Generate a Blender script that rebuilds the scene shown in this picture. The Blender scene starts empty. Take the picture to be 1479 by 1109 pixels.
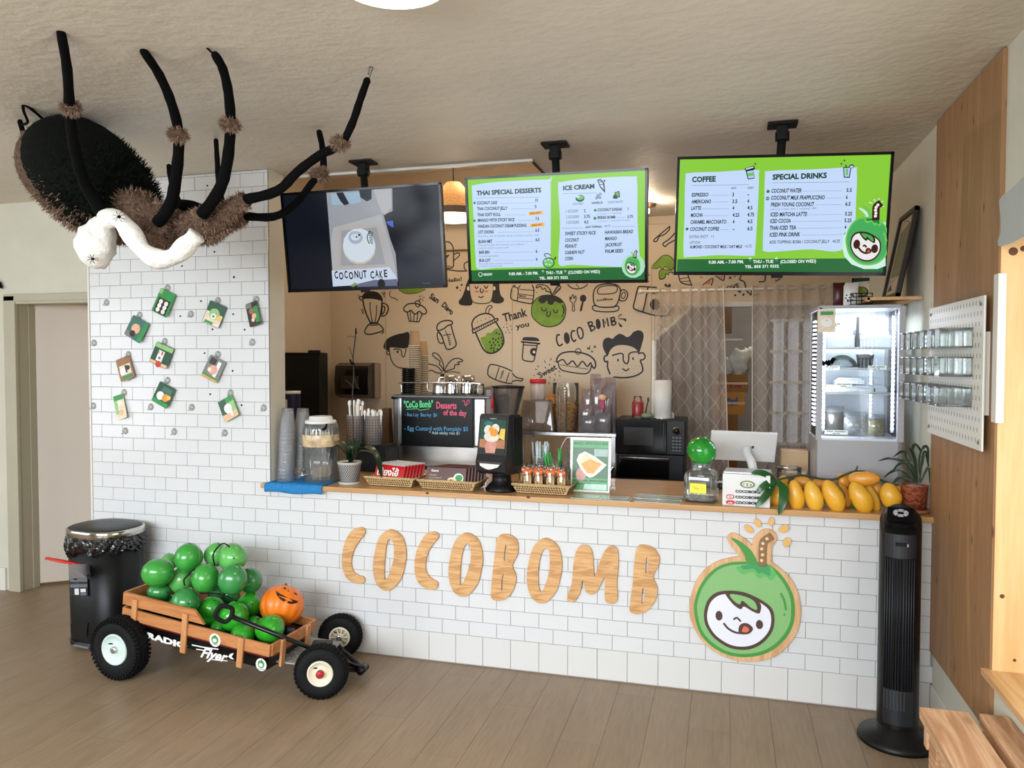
import bpy, bmesh, math, random
from mathutils import Matrix, Vector, Euler
R = math.radians
random.seed(7)
S = bpy.context.scene
COL = S.collection

# ------------------------------------------------------------------ camera
CAM = Vector((1.92, -3.847, 1.642)); FPX = 1105.0
YAW, PITCH, ROLL = R(-15.54), R(-1.875), R(0.05)
cd = bpy.data.cameras.new('camera'); cam = bpy.data.objects.new('camera', cd); COL.objects.link(cam)
cd.sensor_width = 36.0; cd.lens = FPX / 1479.0 * 36.0; cd.clip_start = 0.05; cd.clip_end = 200
fw = Vector((math.sin(YAW)*math.cos(PITCH), math.cos(YAW)*math.cos(PITCH), math.sin(PITCH)))
rt = Vector((math.cos(YAW), -math.sin(YAW), 0)); up = rt.cross(fw)
rt2 = rt*math.cos(ROLL)+up*math.sin(ROLL); up2 = -rt*math.sin(ROLL)+up*math.cos(ROLL)
cam.matrix_world = Matrix(((rt2.x, up2.x, -fw.x, CAM.x), (rt2.y, up2.y, -fw.y, CAM.y), (rt2.z, up2.z, -fw.z, CAM.z), (0, 0, 0, 1)))
S.camera = cam

# ------------------------------------------------------------------ world, windows' daylight, exposure
S.cycles.transparent_max_bounces = 40; S.cycles.max_bounces = 10; S.cycles.sample_clamp_indirect = 6.0
S.view_settings.view_transform = 'Standard'; S.view_settings.look = 'None'
S.view_settings.exposure = 0.0; S.view_settings.gamma = 1.0; S.view_settings.use_curve_mapping = False
w = bpy.data.worlds.new('world'); S.world = w; w.use_nodes = True
wn = w.node_tree; bg = wn.nodes['Background']
tc = wn.nodes.new('ShaderNodeTexCoord'); sx = wn.nodes.new('ShaderNodeSeparateXYZ'); cr_ = wn.nodes.new('ShaderNodeValToRGB')
wn.links.new(tc.outputs['Generated'], sx.inputs[0]); wn.links.new(sx.outputs['Z'], cr_.inputs[0]); wn.links.new(cr_.outputs[0], bg.inputs[0])
cr_.color_ramp.elements[0].color = (0.55, 0.56, 0.56, 1); cr_.color_ramp.elements[0].position = 0.0
cr_.color_ramp.elements[1].color = (0.62, 0.78, 1.0, 1); cr_.color_ramp.elements[1].position = 0.6
bg.inputs[1].default_value = 1.6

def area(name, loc, aim, sx_, sy_, power, col, spread=180):
 l = bpy.data.lights.new(name, 'AREA'); l.shape = 'RECTANGLE'; l.size = sx_; l.size_y = sy_; l.energy = power; l.color = col; l.spread = R(spread)
 o = bpy.data.objects.new(name, l); COL.objects.link(o); o.location = loc
 o.rotation_euler = (Vector(aim)-Vector(loc)).to_track_quat('-Z', 'Y').to_euler(); return o
# daylight entering by the shop front behind the camera, by the window in the right wall, by the left side windows
area('shopfront_daylight', (-0.4, -6.35, 2.0), (-0.2, -2.2, 0), 4.8, 1.6, 196, (0.86, 0.93, 1.0), 120)
area('side_window_daylight', (3.12, -2.1, 1.35), (0.0, -2.1, 1.2), 2.2, 1.5, 24, (0.93, 0.97, 1.0))
area('left_window_daylight', (-4.55, -2.6, 1.5), (0.0, -1.6, 1.0), 2.4, 1.6, 38, (0.90, 0.96, 1.0))

# ------------------------------------------------------------------ pixel of the photo -> point on a known plane
def ray(px, py): return fw + rt2*((px-739.5)/FPX) - up2*((py-554.5)/FPX)
def at(px, py, ax, val):
 d = ray(px, py); i = 'xyz'.index(ax); t = (val-CAM[i])/d[i]; return CAM + d*t
def pw(npx, p): return npx/FPX*(Vector(p)-CAM).dot(fw)      # width in metres of npx pixels at point p

# ------------------------------------------------------------------ materials
def lin(c):
 o = []
 for x in c:
  x = x/255.0; o.append(x/12.92 if x <= 0.04045 else ((x+0.055)/1.055)**2.4)
 return (*o, 1.0)
MATS = {}
def mat(name, col=None, rough=0.5, metal=0.0, var=0.06, vs=6.0, bump=0.0, bs=60.0, spec=0.5, coat=0.0, emis=None, estr=1.0, stretch=(1, 1, 1), sub=0.0):
 if name in MATS: return MATS[name]
 m = bpy.data.materials.new(name); m.use_nodes = True; nt = m.node_tree; b = nt.nodes['Principled BSDF']
 b.inputs['Roughness'].default_value = rough; b.inputs['Metallic'].default_value = metal
 b.inputs['Specular IOR Level'].default_value = spec; b.inputs['Coat Weight'].default_value = coat
 co = nt.nodes.new('ShaderNodeTexCoord'); mp = nt.nodes.new('ShaderNodeMapping'); nt.links.new(co.outputs['Object'], mp.inputs[0]); mp.inputs['Scale'].default_value = stretch
 c = lin(col)
 n = nt.nodes.new('ShaderNodeTexNoise'); n.inputs['Scale'].default_value = vs; n.inputs['Detail'].default_value = 3; nt.links.new(mp.outputs[0], n.inputs['Vector'])
 r = nt.nodes.new('ShaderNodeValToRGB'); nt.links.new(n.outputs['Fac'], r.inputs[0])
 r.color_ramp.elements[0].position = .3; r.color_ramp.elements[1].position = .7
 r.color_ramp.elements[0].color = (*[max(0, x*(1-var)) for x in c[:3]], 1); r.color_ramp.elements[1].color = (*[min(1, x*(1+var)) for x in c[:3]], 1)
 nt.links.new(r.outputs[0], b.inputs['Base Color'])
 if bump:
  n2 = nt.nodes.new('ShaderNodeTexNoise'); n2.inputs['Scale'].default_value = bs; n2.inputs['Detail'].default_value = 4; nt.links.new(mp.outputs[0], n2.inputs['Vector'])
  bp = nt.nodes.new('ShaderNodeBump'); bp.inputs['Strength'].default_value = bump; bp.inputs['Distance'].default_value = 0.01
  nt.links.new(n2.outputs['Fac'], bp.inputs['Height']); nt.links.new(bp.outputs[0], b.inputs['Normal'])
 if emis: b.inputs['Emission Color'].default_value = lin(emis); b.inputs['Emission Strength'].default_value = estr
 if sub: b.inputs['Subsurface Weight'].default_value = sub; b.inputs['Subsurface Radius'].default_value = (.02, .01, .005)
 MATS[name] = m; return m
def wood(name, c1, c2, axis='z', rough=0.5, scale=1.0, knots=None, kd=2.0, rings=9.0, streak=0.5, coat=0.0, contrast=1.0):
 """long-grained timber: grain stretched along one axis, optional knots"""
 if name in MATS: return MATS[name]
 m = bpy.data.materials.new(name); m.use_nodes = True; nt = m.node_tree; b = nt.nodes['Principled BSDF']; L = nt.links.new
 b.inputs['Roughness'].default_value = rough; b.inputs['Coat Weight'].default_value = coat
 co = nt.nodes.new('ShaderNodeTexCoord'); mp = nt.nodes.new('ShaderNodeMapping'); L(co.outputs['Object'], mp.inputs[0])
 sc = [scale*6]*3; sc['xyz'.index(axis)] = scale*0.55; mp.inputs['Scale'].default_value = sc
 n1 = nt.nodes.new('ShaderNodeTexNoise'); n1.inputs['Scale'].default_value = 1.6; n1.inputs['Detail'].default_value = 3; n1.inputs['Distortion'].default_value = .8; L(mp.outputs[0], n1.inputs['Vector'])
 mm = nt.nodes.new('ShaderNodeMath'); mm.operation = 'MULTIPLY'; mm.inputs[1].default_value = rings; L(n1.outputs['Fac'], mm.inputs[0])
 fr = nt.nodes.new('ShaderNodeMath'); fr.operation = 'PINGPONG'; fr.inputs[1].default_value = 1.0; L(mm.outputs[0], fr.inputs[0])
 n2 = nt.nodes.new('ShaderNodeTexNoise'); n2.inputs['Scale'].default_value = 14; n2.inputs['Detail'].default_value = 5; L(mp.outputs[0], n2.inputs['Vector'])
 mx = nt.nodes.new('ShaderNodeMix'); mx.data_type = 'FLOAT'; mx.inputs[0].default_value = streak; L(fr.outputs[0], mx.inputs[2]); L(n2.outputs['Fac'], mx.inputs[3])
 r = nt.nodes.new('ShaderNodeValToRGB'); L(mx.outputs[0], r.inputs[0]); a, bb = lin(c1), lin(c2)
 r.color_ramp.elements[0].position = .5-.3/contrast; r.color_ramp.elements[1].position = .5+.3/contrast
 r.color_ramp.elements[0].color = a; r.color_ramp.elements[1].color = bb
 out = r.outputs[0]
 if knots:
  mk = nt.nodes.new('ShaderNodeMapping'); L(co.outputs['Object'], mk.inputs[0]); sk = [kd*2.4]*3; sk['xyz'.index(axis)] = kd; mk.inputs['Scale'].default_value = sk
  vo = nt.nodes.new('ShaderNodeTexVoronoi'); vo.inputs['Scale'].default_value = 1.0; vo.inputs['Randomness'].default_value = 1.0; L(mk.outputs[0], vo.inputs['Vector'])
  rk = nt.nodes.new('ShaderNodeValToRGB'); rk.color_ramp.elements[0].position = .05; rk.color_ramp.elements[1].position = .15
  rk.color_ramp.elements[0].color = (1, 1, 1, 1); rk.color_ramp.elements[1].color = (0, 0, 0, 1); L(vo.outputs['Distance'], rk.inputs[0])
  mk2 = nt.nodes.new('ShaderNodeMix'); mk2.data_type = 'RGBA'; L(rk.outputs[0], mk2.inputs[0]); L(out, mk2.inputs[6]); mk2.inputs[7].default_value = lin(knots); out = mk2.outputs[2]
 L(out, b.inputs['Base Color'])
 bp = nt.nodes.new('ShaderNodeBump'); bp.inputs['Strength'].default_value = .15; bp.inputs['Distance'].default_value = .004; L(n2.outputs['Fac'], bp.inputs['Height']); L(bp.outputs[0], b.inputs['Normal'])
 MATS[name] = m; return m
def clear(name, tint=(235, 240, 240), refl=1.0, rough=0.03, haze=0.0, hazecol=(230, 232, 235)):
 """thin clear glass or plastic: see-through with a fresnel sheen and a little haze"""
 if name in MATS: return MATS[name]
 m = bpy.data.materials.new(name); m.use_nodes = True; nt = m.node_tree; L = nt.links.new
 for n in list(nt.nodes):
  if n.type != 'OUTPUT_MATERIAL': nt.nodes.remove(n)
 out = [n for n in nt.nodes if n.type == 'OUTPUT_MATERIAL'][0]
 t = nt.nodes.new('ShaderNodeBsdfTransparent'); t.inputs[0].default_value = lin(tint)
 g = nt.nodes.new('ShaderNodeBsdfGlossy'); g.inputs['Roughness'].default_value = rough; g.inputs[0].default_value = (.9, .9, .9, 1)
 fz = nt.nodes.new('ShaderNodeFresnel'); fz.inputs[0].default_value = 1.5
 mu = nt.nodes.new('ShaderNodeMath'); mu.operation = 'MULTIPLY'; mu.inputs[1].default_value = refl; mu.use_clamp = True; L(fz.outputs[0], mu.inputs[0])
 mx = nt.nodes.new('ShaderNodeMixShader'); L(mu.outputs[0], mx.inputs[0])
 if haze:
  d = nt.nodes.new('ShaderNodeBsdfDiffuse'); d.inputs[0].default_value = lin(hazecol); tr = nt.nodes.new('ShaderNodeBsdfTranslucent'); tr.inputs[0].default_value = lin(hazecol)
  a = nt.nodes.new('ShaderNodeAddShader'); m0 = nt.nodes.new('ShaderNodeMixShader'); m0.inputs[0].default_value = .5; L(d.outputs[0], m0.inputs[1]); L(tr.outputs[0], m0.inputs[2])
  n = nt.nodes.new('ShaderNodeTexNoise'); n.inputs['Scale'].default_value = 30
  co = nt.nodes.new('ShaderNodeTexCoord'); L(co.outputs['Object'], n.inputs['Vector'])
  hm = nt.nodes.new('ShaderNodeMapRange'); hm.inputs[3].default_value = haze*.7; hm.inputs[4].default_value = min(1, haze*1.3); L(n.outputs['Fac'], hm.inputs[0])
  m1 = nt.nodes.new('ShaderNodeMixShader'); L(hm.outputs[0], m1.inputs[0]); L(t.outputs[0], m1.inputs[1]); L(m0.outputs[0], m1.inputs[2]); L(m1.outputs[0], mx.inputs[1])
  nt.nodes.remove(a)
 else: L(t.outputs[0], mx.inputs[1])
 L(g.outputs[0], mx.inputs[2]); L(mx.outputs[0], out.inputs[0]); MATS[name] = m; return m
def screen(name, col, k=1.0):
 """a lit patch of a display: emits its own colour under a glossy black front"""
 return mat('screen_'+name, (5, 5, 6), rough=.2, spec=.15, var=0, emis=col, estr=k)

# ------------------------------------------------------------------ mesh builder
WM = {}
def world_of(o):
 M = Matrix.Identity(4)
 while o is not None: M = Matrix(WM[o.name]) @ M if o.name in WM else M; o = o.parent
 return M
class MB:
 def __init__(s, xf=None): s.v = []; s.f = []; s.m = []; s.sm = []; s.mats = []; s.xf = xf
 def mi(s, m):
  if m not in s.mats: s.mats.append(m)
  return s.mats.index(m)
 def add(s, vs, fs, m, smooth=False, xf=None):
  X = s.xf @ xf if (s.xf is not None and xf is not None) else (s.xf if s.xf is not None else xf)
  k = len(s.v); s.v += [tuple(X @ Vector(p)) for p in vs] if X is not None else [tuple(p) for p in vs]
  i = s.mi(m)
  for f in fs: s.f.append([q+k for q in f]); s.m.append(i); s.sm.append(smooth)
  return s
 def box(s, c, d, m, rot=None, bev=0.0, taper=None):
  x, y, z = [q/2 for q in d]; X = Matrix.Translation(c)
  if rot: X = X @ Euler([R(a) for a in rot]).to_matrix().to_4x4()
  if bev <= 0:
   V = [(sx_*x*(taper if taper and sz > 0 else 1), sy_*y*(taper if taper and sz > 0 else 1), sz*z) for sz in (-1, 1) for sy_ in (-1, 1) for sx_ in (-1, 1)]
   F = [(0, 2, 3, 1), (4, 5, 7, 6), (0, 1, 5, 4), (1, 3, 7, 5), (3, 2, 6, 7), (2, 0, 4, 6)]
   return s.add(V, F, m, xf=X)
  bm = bmesh.new(); bmesh.ops.create_cube(bm, size=1)
  for v in bm.verts:
   k = taper if taper and v.co.z > 0 else 1
   v.co = Vector((v.co.x*2*x*k, v.co.y*2*y*k, v.co.z*2*z))
  bmesh.ops.bevel(bm, geom=bm.edges[:], offset=min(bev, x*.95, y*.95, z*.95), segments=2, affect='EDGES', profile=.6)
  bm.verts.index_update(); s.add([v.co[:] for v in bm.verts], [[v.index for v in f.verts] for f in bm.faces], m, False, X); bm.free(); return s
 def tube(s, pts, r, m, seg=8, caps=True, closed=False, smooth=True, flat=1.0):
  pts = [Vector(p) for p in pts]; n = len(pts); rr = r if isinstance(r, (list, tuple)) else [r]*n
  V = []; prev = None
  for i in range(n):
   a = pts[(i-1) % n] if (closed or i > 0) else pts[i]; b = pts[(i+1) % n] if (closed or i < n-1) else pts[i]
   t = (b-a).normalized() if (b-a).length > 1e-9 else Vector((0, 0, 1))
   if prev is None:
    h = Vector((0, 0, 1)) if abs(t.z) < .9 else Vector((1, 0, 0)); u = t.cross(h).normalized()
   else: u = (prev - t*prev.dot(t)); u = u.normalized() if u.length > 1e-6 else t.orthogonal().normalized()
   w_ = t.cross(u); prev = u
   for k in range(seg):
    a_ = 2*math.pi*k/seg; V.append(pts[i]+u*math.cos(a_)*rr[i]+w_*math.sin(a_)*rr[i]*flat)
  F = []
  for i in range(n if closed else n-1):
   j = (i+1) % n
   for k in range(seg): F.append((i*seg+k, i*seg+(k+1) % seg, j*seg+(k+1) % seg, j*seg+k))
  if caps and not closed: F.append(list(range(seg))[::-1]); F.append([(n-1)*seg+k for k in range(seg)])
  return s.add(V, F, m, smooth)
 def lathe(s, prof, c, m, seg=24, xf=None, smooth=True, sy=1.0, cap=True):
  V = []; F = []; n = len(prof)
  for (r, z) in prof:
   for k in range(seg):
    a = 2*math.pi*k/seg; V.append((r*math.cos(a), r*math.sin(a)*sy, z))
  for i in range(n-1):
   for k in range(seg): F.append((i*seg+k, i*seg+(k+1) % seg, (i+1)*seg+(k+1) % seg, (i+1)*seg+k))
  if cap:
   if prof[0][0] > 1e-6: F.append(list(range(seg))[::-1])
   if prof[-1][0] > 1e-6: F.append([(n-1)*seg+k for k in range(seg)])
  X = Matrix.Translation(c)
  if xf is not None: X = X @ xf
  return s.add(V, F, m, smooth, X)
 def ell(s, c, rad, m, rot=None, seg=16, rings=10, fn=None, smooth=True):
  V = []; F = []
  for i in range(rings+1):
   th = math.pi*i/rings
   for k in range(seg):
    a = 2*math.pi*k/seg; p = Vector((math.sin(th)*math.cos(a), math.sin(th)*math.sin(a), -math.cos(th)))
    if fn: p = fn(p)
    V.append((p.x*rad[0], p.y*rad[1], p.z*rad[2]))
  for i in range(rings):
   for k in range(seg): F.append((i*seg+k, i*seg+(k+1) % seg, (i+1)*seg+(k+1) % seg, (i+1)*seg+k))
  X = Matrix.Translation(c)
  if rot: X = X @ Euler([R(a) for a in rot]).to_matrix().to_4x4()
  return s.add(V, F, m, smooth, X)
 def prism(s, poly, z0, z1, m, xf=None, smooth=False):
  n = len(poly); V = [(x, y, z0) for x, y in poly]+[(x, y, z1) for x, y in poly]
  F = [list(range(n))[::-1], [n+i for i in range(n)]]+[(i, (i+1) % n, n+(i+1) % n, n+i) for i in range(n)]
  return s.add(V, F, m, smooth, xf)
 def sheet(s, grid, m, smooth=True, thick=0.0):
  h = len(grid); w_ = len(grid[0]); V = [p for row in grid for p in row]
  F = [(i*w_+j, i*w_+j+1, (i+1)*w_+j+1, (i+1)*w_+j) for i in range(h-1) for j in range(w_-1)]
  return s.add(V, F, m, smooth)
 def build(s, name, parent=None, local=False, solid=0.0):
  me = bpy.data.meshes.new(name)
  vs = s.v
  if parent is not None and not local:
   I = world_of(parent).inverted(); vs = [tuple(I @ Vector(p)) for p in vs]
  me.from_pydata(vs, [], s.f)
  for m in s.mats: me.materials.append(m)
  me.polygons.foreach_set('material_index', s.m); me.polygons.foreach_set('use_smooth', s.sm); me.update()
  o = bpy.data.objects.new(name, me); COL.objects.link(o)
  if parent is not None: o.parent = parent
  if solid: md = o.modifiers.new('thickness', 'SOLIDIFY'); md.thickness = solid; md.offset = 0
  return o
def recenter(o):
 """put a top-level mesh's origin at its base centre"""
 me = o.data; n = len(me.vertices); xs = [v.co for v in me.vertices]
 c = Vector(((min(v.x for v in xs)+max(v.x for v in xs))/2, (min(v.y for v in xs)+max(v.y for v in xs))/2, min(v.z for v in xs)))
 me.transform(Matrix.Translation(-c)); o.location = c; WM[o.name] = Matrix.Translation(c); return o
def tag(o, label, cat, group=None, kind=None):
 o['label'] = label; o['category'] = cat
 if group: o['group'] = group
 if kind: o['kind'] = kind
 return o
def struct(o, label=None):
 o['kind'] = 'structure'
 if label: o['label'] = label
 return o
def thing(name, label, cat, loc=(0, 0, 0), rot=None, group=None, mtx=None):
 o = bpy.data.objects.new(name, None); COL.objects.link(o); o.empty_display_size = .05
 M = mtx if mtx is not None else Matrix.Translation(loc) @ (Euler([R(a) for a in rot]).to_matrix().to_4x4() if rot else Matrix.Identity(4))
 o.matrix_world = M; WM[o.name] = M.copy(); tag(o, label, cat, group); return o
def solo(mb, name, label, cat, group=None, solid=0.0):
 o = mb.build(name, solid=solid); recenter(o); return tag(o, label, cat, group)
def kids(o): return [c for c in o.children]
def dup(root, M, label=None, group=None):
 r = root.copy(); COL.objects.link(r); r.matrix_world = M; WM[r.name] = M.copy()
 if label: r['label'] = label
 if group: r['group'] = group
 for ch in list(root.children):
  c = ch.copy(); COL.objects.link(c); c.parent = r
  for g in list(ch.children):
   d = g.copy(); COL.objects.link(d); d.parent = c
 return r
def T(x, y, z): return Matrix.Translation((x, y, z))
def RZ(a): return Matrix.Rotation(R(a), 4, 'Z')
def RX(a): return Matrix.Rotation(R(a), 4, 'X')
def RY(a): return Matrix.Rotation(R(a), 4, 'Y')
def cr(pts, n=5, closed=False):
 """smooth curve through points"""
 P = [Vector(p) for p in pts]; N = len(P); out = []
 for i in range(N if closed else N-1):
  p0 = P[(i-1) % N] if (closed or i > 0) else P[i]; p1 = P[i]; p2 = P[(i+1) % N]; p3 = P[(i+2) % N] if (closed or i < N-2) else p2
  for k in range(n):
   t = k/n; out.append(.5*((2*p1)+(-p0+p2)*t+(2*p0-5*p1+4*p2-p3)*t*t+(-p0+3*p1-3*p2+p3)*t*t*t))
 if not closed: out.append(P[-1])
 return out

# ------------------------------------------------------------------ flat artwork on a real surface (prints, screens, painted mural)
class Surf:
 """local x to the right, local z up, local -y towards the room"""
 def __init__(s, M, crop=None): s.M = M; s.I = M.inverted(); s.crop = crop; s.lay = 0
 def zoom(s, x0, y0, k): s.crop = (x0, y0, k); return s
 def px(s, x, y):
  if s.crop: x0, y0, k = s.crop; x, y = x0+x/k, y0+y/k
  o = s.I @ CAM; d = s.I.to_3x3() @ ray(x, y); t = -o.y/d.y; q = o+d*t; return Vector((q.x, q.z))
class Art:
 def __init__(s, surf, off=0.0006, step=0.00025): s.s = surf; s.mb = MB(); s.off = off; s.step = step; s.n = 0
 def y(s): s.n += 1; return -(s.off+s.step*s.n)
 def poly(s, pts, m, px=True, smooth=False, n=5, lay=None):
  q = [s.s.px(*p) for p in pts] if px else [Vector(p) for p in pts]
  if smooth: q = cr(q, n, True)
  y = s.y() if lay is None else -(s.off+s.step*lay)
  a = sum(q[i].x*q[(i+1) % len(q)].y-q[(i+1) % len(q)].x*q[i].y for i in range(len(q)))
  if a < 0: q = q[::-1]
  s.mb.add([(p.x, y, p.y) for p in q], [list(range(len(q)))], m); return s
 def line(s, pts, w, m, px=True, smooth=True, closed=False, n=4):
  q = [s.s.px(*p) for p in pts] if px else [Vector(p) for p in pts]
  if smooth and len(q) > 2: q = cr(q, n, closed)
  y = s.y(); N = len(q); V = []; F = []
  for i in range(N):
   a = q[(i-1) % N] if (closed or i > 0) else q[i]; b = q[(i+1) % N] if (closed or i < N-1) else q[i]
   d = b-a; d = d.normalized() if d.length > 1e-9 else Vector((1, 0)); nn = Vector((-d.y, d.x))*w/2
   p = q[i]
   if not closed and i == 0: p = p-d*w*.35
   if not closed and i == N-1: p = p+d*w*.35
   V += [(p.x+nn.x, y, p.y+nn.y), (p.x-nn.x, y, p.y-nn.y)]
  for i in range(N if closed else N-1): j = (i+1) % N; F.append((2*i+1, 2*j+1, 2*j, 2*i))
  s.mb.add(V, F, m); return s
 def dot(s, c, r, m, px=True, sy=1.0, rot=0, n=14, wpx=True):
  if px: c0 = s.s.px(*c); r = (s.s.px(c[0]+r, c[1])-c0).length if wpx else r
  else: c0 = Vector(c)
  ca, sa = math.cos(R(rot)), math.sin(R(rot)); P = []
  for k in range(n):
   a = 2*math.pi*k/n; x, z = r*math.cos(a), r*sy*math.sin(a); P.append((c0.x+x*ca-z*sa, c0.y+x*sa+z*ca))
  return s.poly(P, m, px=False)
 def text(s, body, a, b, h, m, px=True, bold=0.0, slant=0.0, capscale=1.0, hpx=True):
  A, B = (s.s.px(*a), s.s.px(*b)) if px else (Vector(a), Vector(b))
  if px and hpx: h = (s.s.px(a[0], a[1]-h)-A).length
  V, F, wd = glyphs(body, bold, slant)
  if not V: return s
  u = (B-A); kx = u.length/max(wd, 1e-4); u = u.normalized(); n_ = Vector((-u.y, u.x)); y = s.y(); k = h/.72
  s.mb.add([(A.x+u.x*x*kx+n_.x*z*k, y, A.y+u.y*x*kx+n_.y*z*k) for x, z in V], F, m); return s
 def build(s, name, parent, xf=None):
  if parent is not None: s.mb.v = [tuple(world_of(parent).inverted() @ s.s.M @ Vector(p)) for p in s.mb.v]
  return s.mb.build(name, parent, local=True)
GC = {}
def glyphs(body, bold=0.0, slant=0.0):
 key = (body, bold, slant)
 if key in GC: return GC[key]
 c = bpy.data.curves.new('lettering', 'FONT'); c.body = body; c.resolution_u = 2; c.offset = bold; c.shear = slant; c.dimensions = '2D'; c.fill_mode = 'BOTH'
 o = bpy.data.objects.new('lettering', c); COL.objects.link(o)
 dg = bpy.context.evaluated_depsgraph_get(); me = bpy.data.meshes.new_from_object(o.evaluated_get(dg))
 V = [(v.co.x, v.co.y) for v in me.vertices]; F = [list(p.vertices) for p in me.polygons]
 # a clockwise face would turn its back to the room: keep one winding
 G = []
 for f in F:
  a = sum(V[f[i]][0]*V[f[(i+1) % len(f)]][1]-V[f[(i+1) % len(f)]][0]*V[f[i]][1] for i in range(len(f))); G.append(f if a > 0 else f[::-1])
 x0 = min([v[0] for v in V] or [0]); x1 = max([v[0] for v in V] or [1]); V = [(x-x0, y) for x, y in V]
 bpy.data.objects.remove(o); bpy.data.curves.remove(c); bpy.data.meshes.remove(me)
 GC[key] = (V, G, x1-x0); return GC[key]
def cutout(outlines, depth, bevel, m, surf, yback=0.0, res=1):
 """a board sawn to the given outlines (first the edge, then the holes), standing `depth` proud of the surface"""
 c = bpy.data.curves.new('outline', 'CURVE'); c.dimensions = '2D'; c.fill_mode = 'BOTH'; c.extrude = depth/2-bevel; c.bevel_depth = bevel; c.bevel_resolution = 1
 c.offset = -bevel
 for o_ in outlines:
  sp = c.splines.new('POLY'); sp.points.add(len(o_)-1); sp.use_cyclic_u = True
  for i, p in enumerate(o_): sp.points[i].co = (p[0], p[1], 0, 1)
 o = bpy.data.objects.new('outline', c); COL.objects.link(o)
 dg = bpy.context.evaluated_depsgraph_get(); me = bpy.data.meshes.new_from_object(o.evaluated_get(dg))
 V = [v.co.copy() for v in me.vertices]; F = [list(p.vertices) for p in me.polygons]
 bpy.data.objects.remove(o); bpy.data.curves.remove(c); bpy.data.meshes.remove(me)
 mb = MB(); mb.add([surf.M @ Vector((v.x, -(depth/2)-yback-v.z, v.y)) for v in V], F, m)
 return mb
# ------------------------------------------------------------------ palette
WHITE = mat('painted_wall', (206, 202, 186), rough=.75, var=.03, bump=.15, bs=90)
WHITE2 = mat('painted_white_trim', (222, 218, 208), rough=.45, var=.02)
CEIL = mat('textured_ceiling', (222, 213, 197), rough=.6, var=.04, vs=3, bump=.5, bs=19, stretch=(1, 1.15, 1))
MURAL = mat('mural_wall_paint', (197, 177, 150), rough=.55, var=.03, vs=2)
KWALL = mat('kitchen_wall_paint', (192, 173, 148), rough=.7, var=.03)
TILE = mat('glazed_white_tile', (216, 217, 217), rough=.16, var=.015, vs=3, spec=.5, bump=.02, bs=12)
TILE_B = mat('glazed_base_tile', (216, 215, 212), rough=.22, var=.02, vs=3, bump=.03, bs=12)
GROUT = mat('grey_grout', (150, 146, 138), rough=.9, var=.1, vs=20)
FLOORS = [wood('floor_plank_%d' % i, c1, c2, 'y', rough=.42, scale=.9, rings=3, streak=.8, contrast=.62) for i, (c1, c2) in enumerate([((120, 99, 76), (160, 137, 110)), ((119, 98, 75), (158, 135, 108)), ((122, 101, 78), (161, 138, 111))])]
BLACK = mat('black_plastic', (11, 11, 12), rough=.42, var=.05, spec=.3)
BLACKM = mat('black_matte', (15, 15, 16), rough=.7, var=.08, spec=.25)
BLACKG = mat('black_gloss', (7, 7, 8), rough=.15, var=.02, spec=.3)
GREY = mat('grey_plastic', (120, 120, 122), rough=.5)
DGREY = mat('dark_grey_plastic', (52, 54, 58), rough=.5)
STEEL = mat('brushed_steel', (212, 212, 214), rough=.3, metal=1, var=.05, vs=30, stretch=(1, 1, .1))
CHROME = mat('chrome', (215, 215, 218), rough=.08, metal=1, var=.02)
PLY = wood('plywood_panel', (138, 100, 64), (174, 132, 90), 'z', rough=.6, scale=1.2, knots=(92, 58, 32), kd=5.6, rings=4, streak=.5, contrast=.75)
PINE = wood('pale_pine', (212, 164, 104), (230, 188, 132), 'z', rough=.5, scale=1.0, rings=6, contrast=.8)
OAK = wood('counter_oak', (178, 132, 82), (204, 160, 108), 'x', rough=.38, scale=1.2, rings=6, streak=.6, contrast=.8, coat=.2)
SIGNWOOD = wood('sign_plywood', (188, 136, 82), (222, 176, 120), 'x', rough=.5, scale=2.4, rings=10, streak=.35, contrast=.8)

CZ = 2.72; BY = 2.05; RXW = 2.85; LX = -4.6; FY = -6.5
# ------------------------------------------------------------------ floor
b = MB(); b.box((-0.8, -2.2, -.06), (7.6, 8.6, .1), FLOORS[0]); floor = struct(b.build('floor'))
pi_ = 0; W_ = .178
for ci, k in enumerate(range(-18, 17)):
 x0 = k*W_; y = -3.0+((k*7) % 5)*.26
 if x0 > RXW: break
 while y < 2.0:
  x1 = min(x0+W_, RXW); b = MB(); yy = min(y+1.3, 2.0)
  b.box(((x0+x1)/2, (y+yy)/2, -.0045), (x1-x0-.0012, yy-y-.0012, .009), FLOORS[(k*5+int(y*3)+40) % 3]); b.build('floor_plank', floor); y += 1.3; pi_ += 1
# ------------------------------------------------------------------ ceiling with the recessed light well over the kitchen's left half
b = MB()
WELL = (-1.33, .2, .90, 1.95)   # x0, y0, x1, y1
x0, y0, x1, y1 = WELL
b.box(((LX+2.95)/2, (FY+y0)/2, CZ+.05), (2.95-LX, y0-FY, .1), CEIL)
b.box(((x1+2.95)/2, (y0+2.4)/2, CZ+.05), (2.95-x1, 2.4-y0, .1), CEIL)
b.box(((LX+x0)/2, (y0+2.4)/2, CZ+.05), (x0-LX, 2.4-y0, .1), CEIL)
b.box(((x0+x1)/2, 2.2, CZ+.05), (x1-x0, .5, .1), CEIL)
b.box(((x0+x1)/2, (y0+y1)/2, CZ+.45), (x1-x0+.1, y1-y0+.1, .06), CEIL)
for c, d in [(((x0+x1)/2, y0-.025, CZ+.27), (x1-x0+.1, .05, .34)), (((x0+x1)/2, y1+.025, CZ+.27), (x1-x0+.1, .05, .34)), ((x1+.025, (y0+y1)/2, CZ+.27), (.05, y1-y0, .34))]: b.box(c, d, KWALL)
ceiling = struct(b.build('ceiling'))
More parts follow.
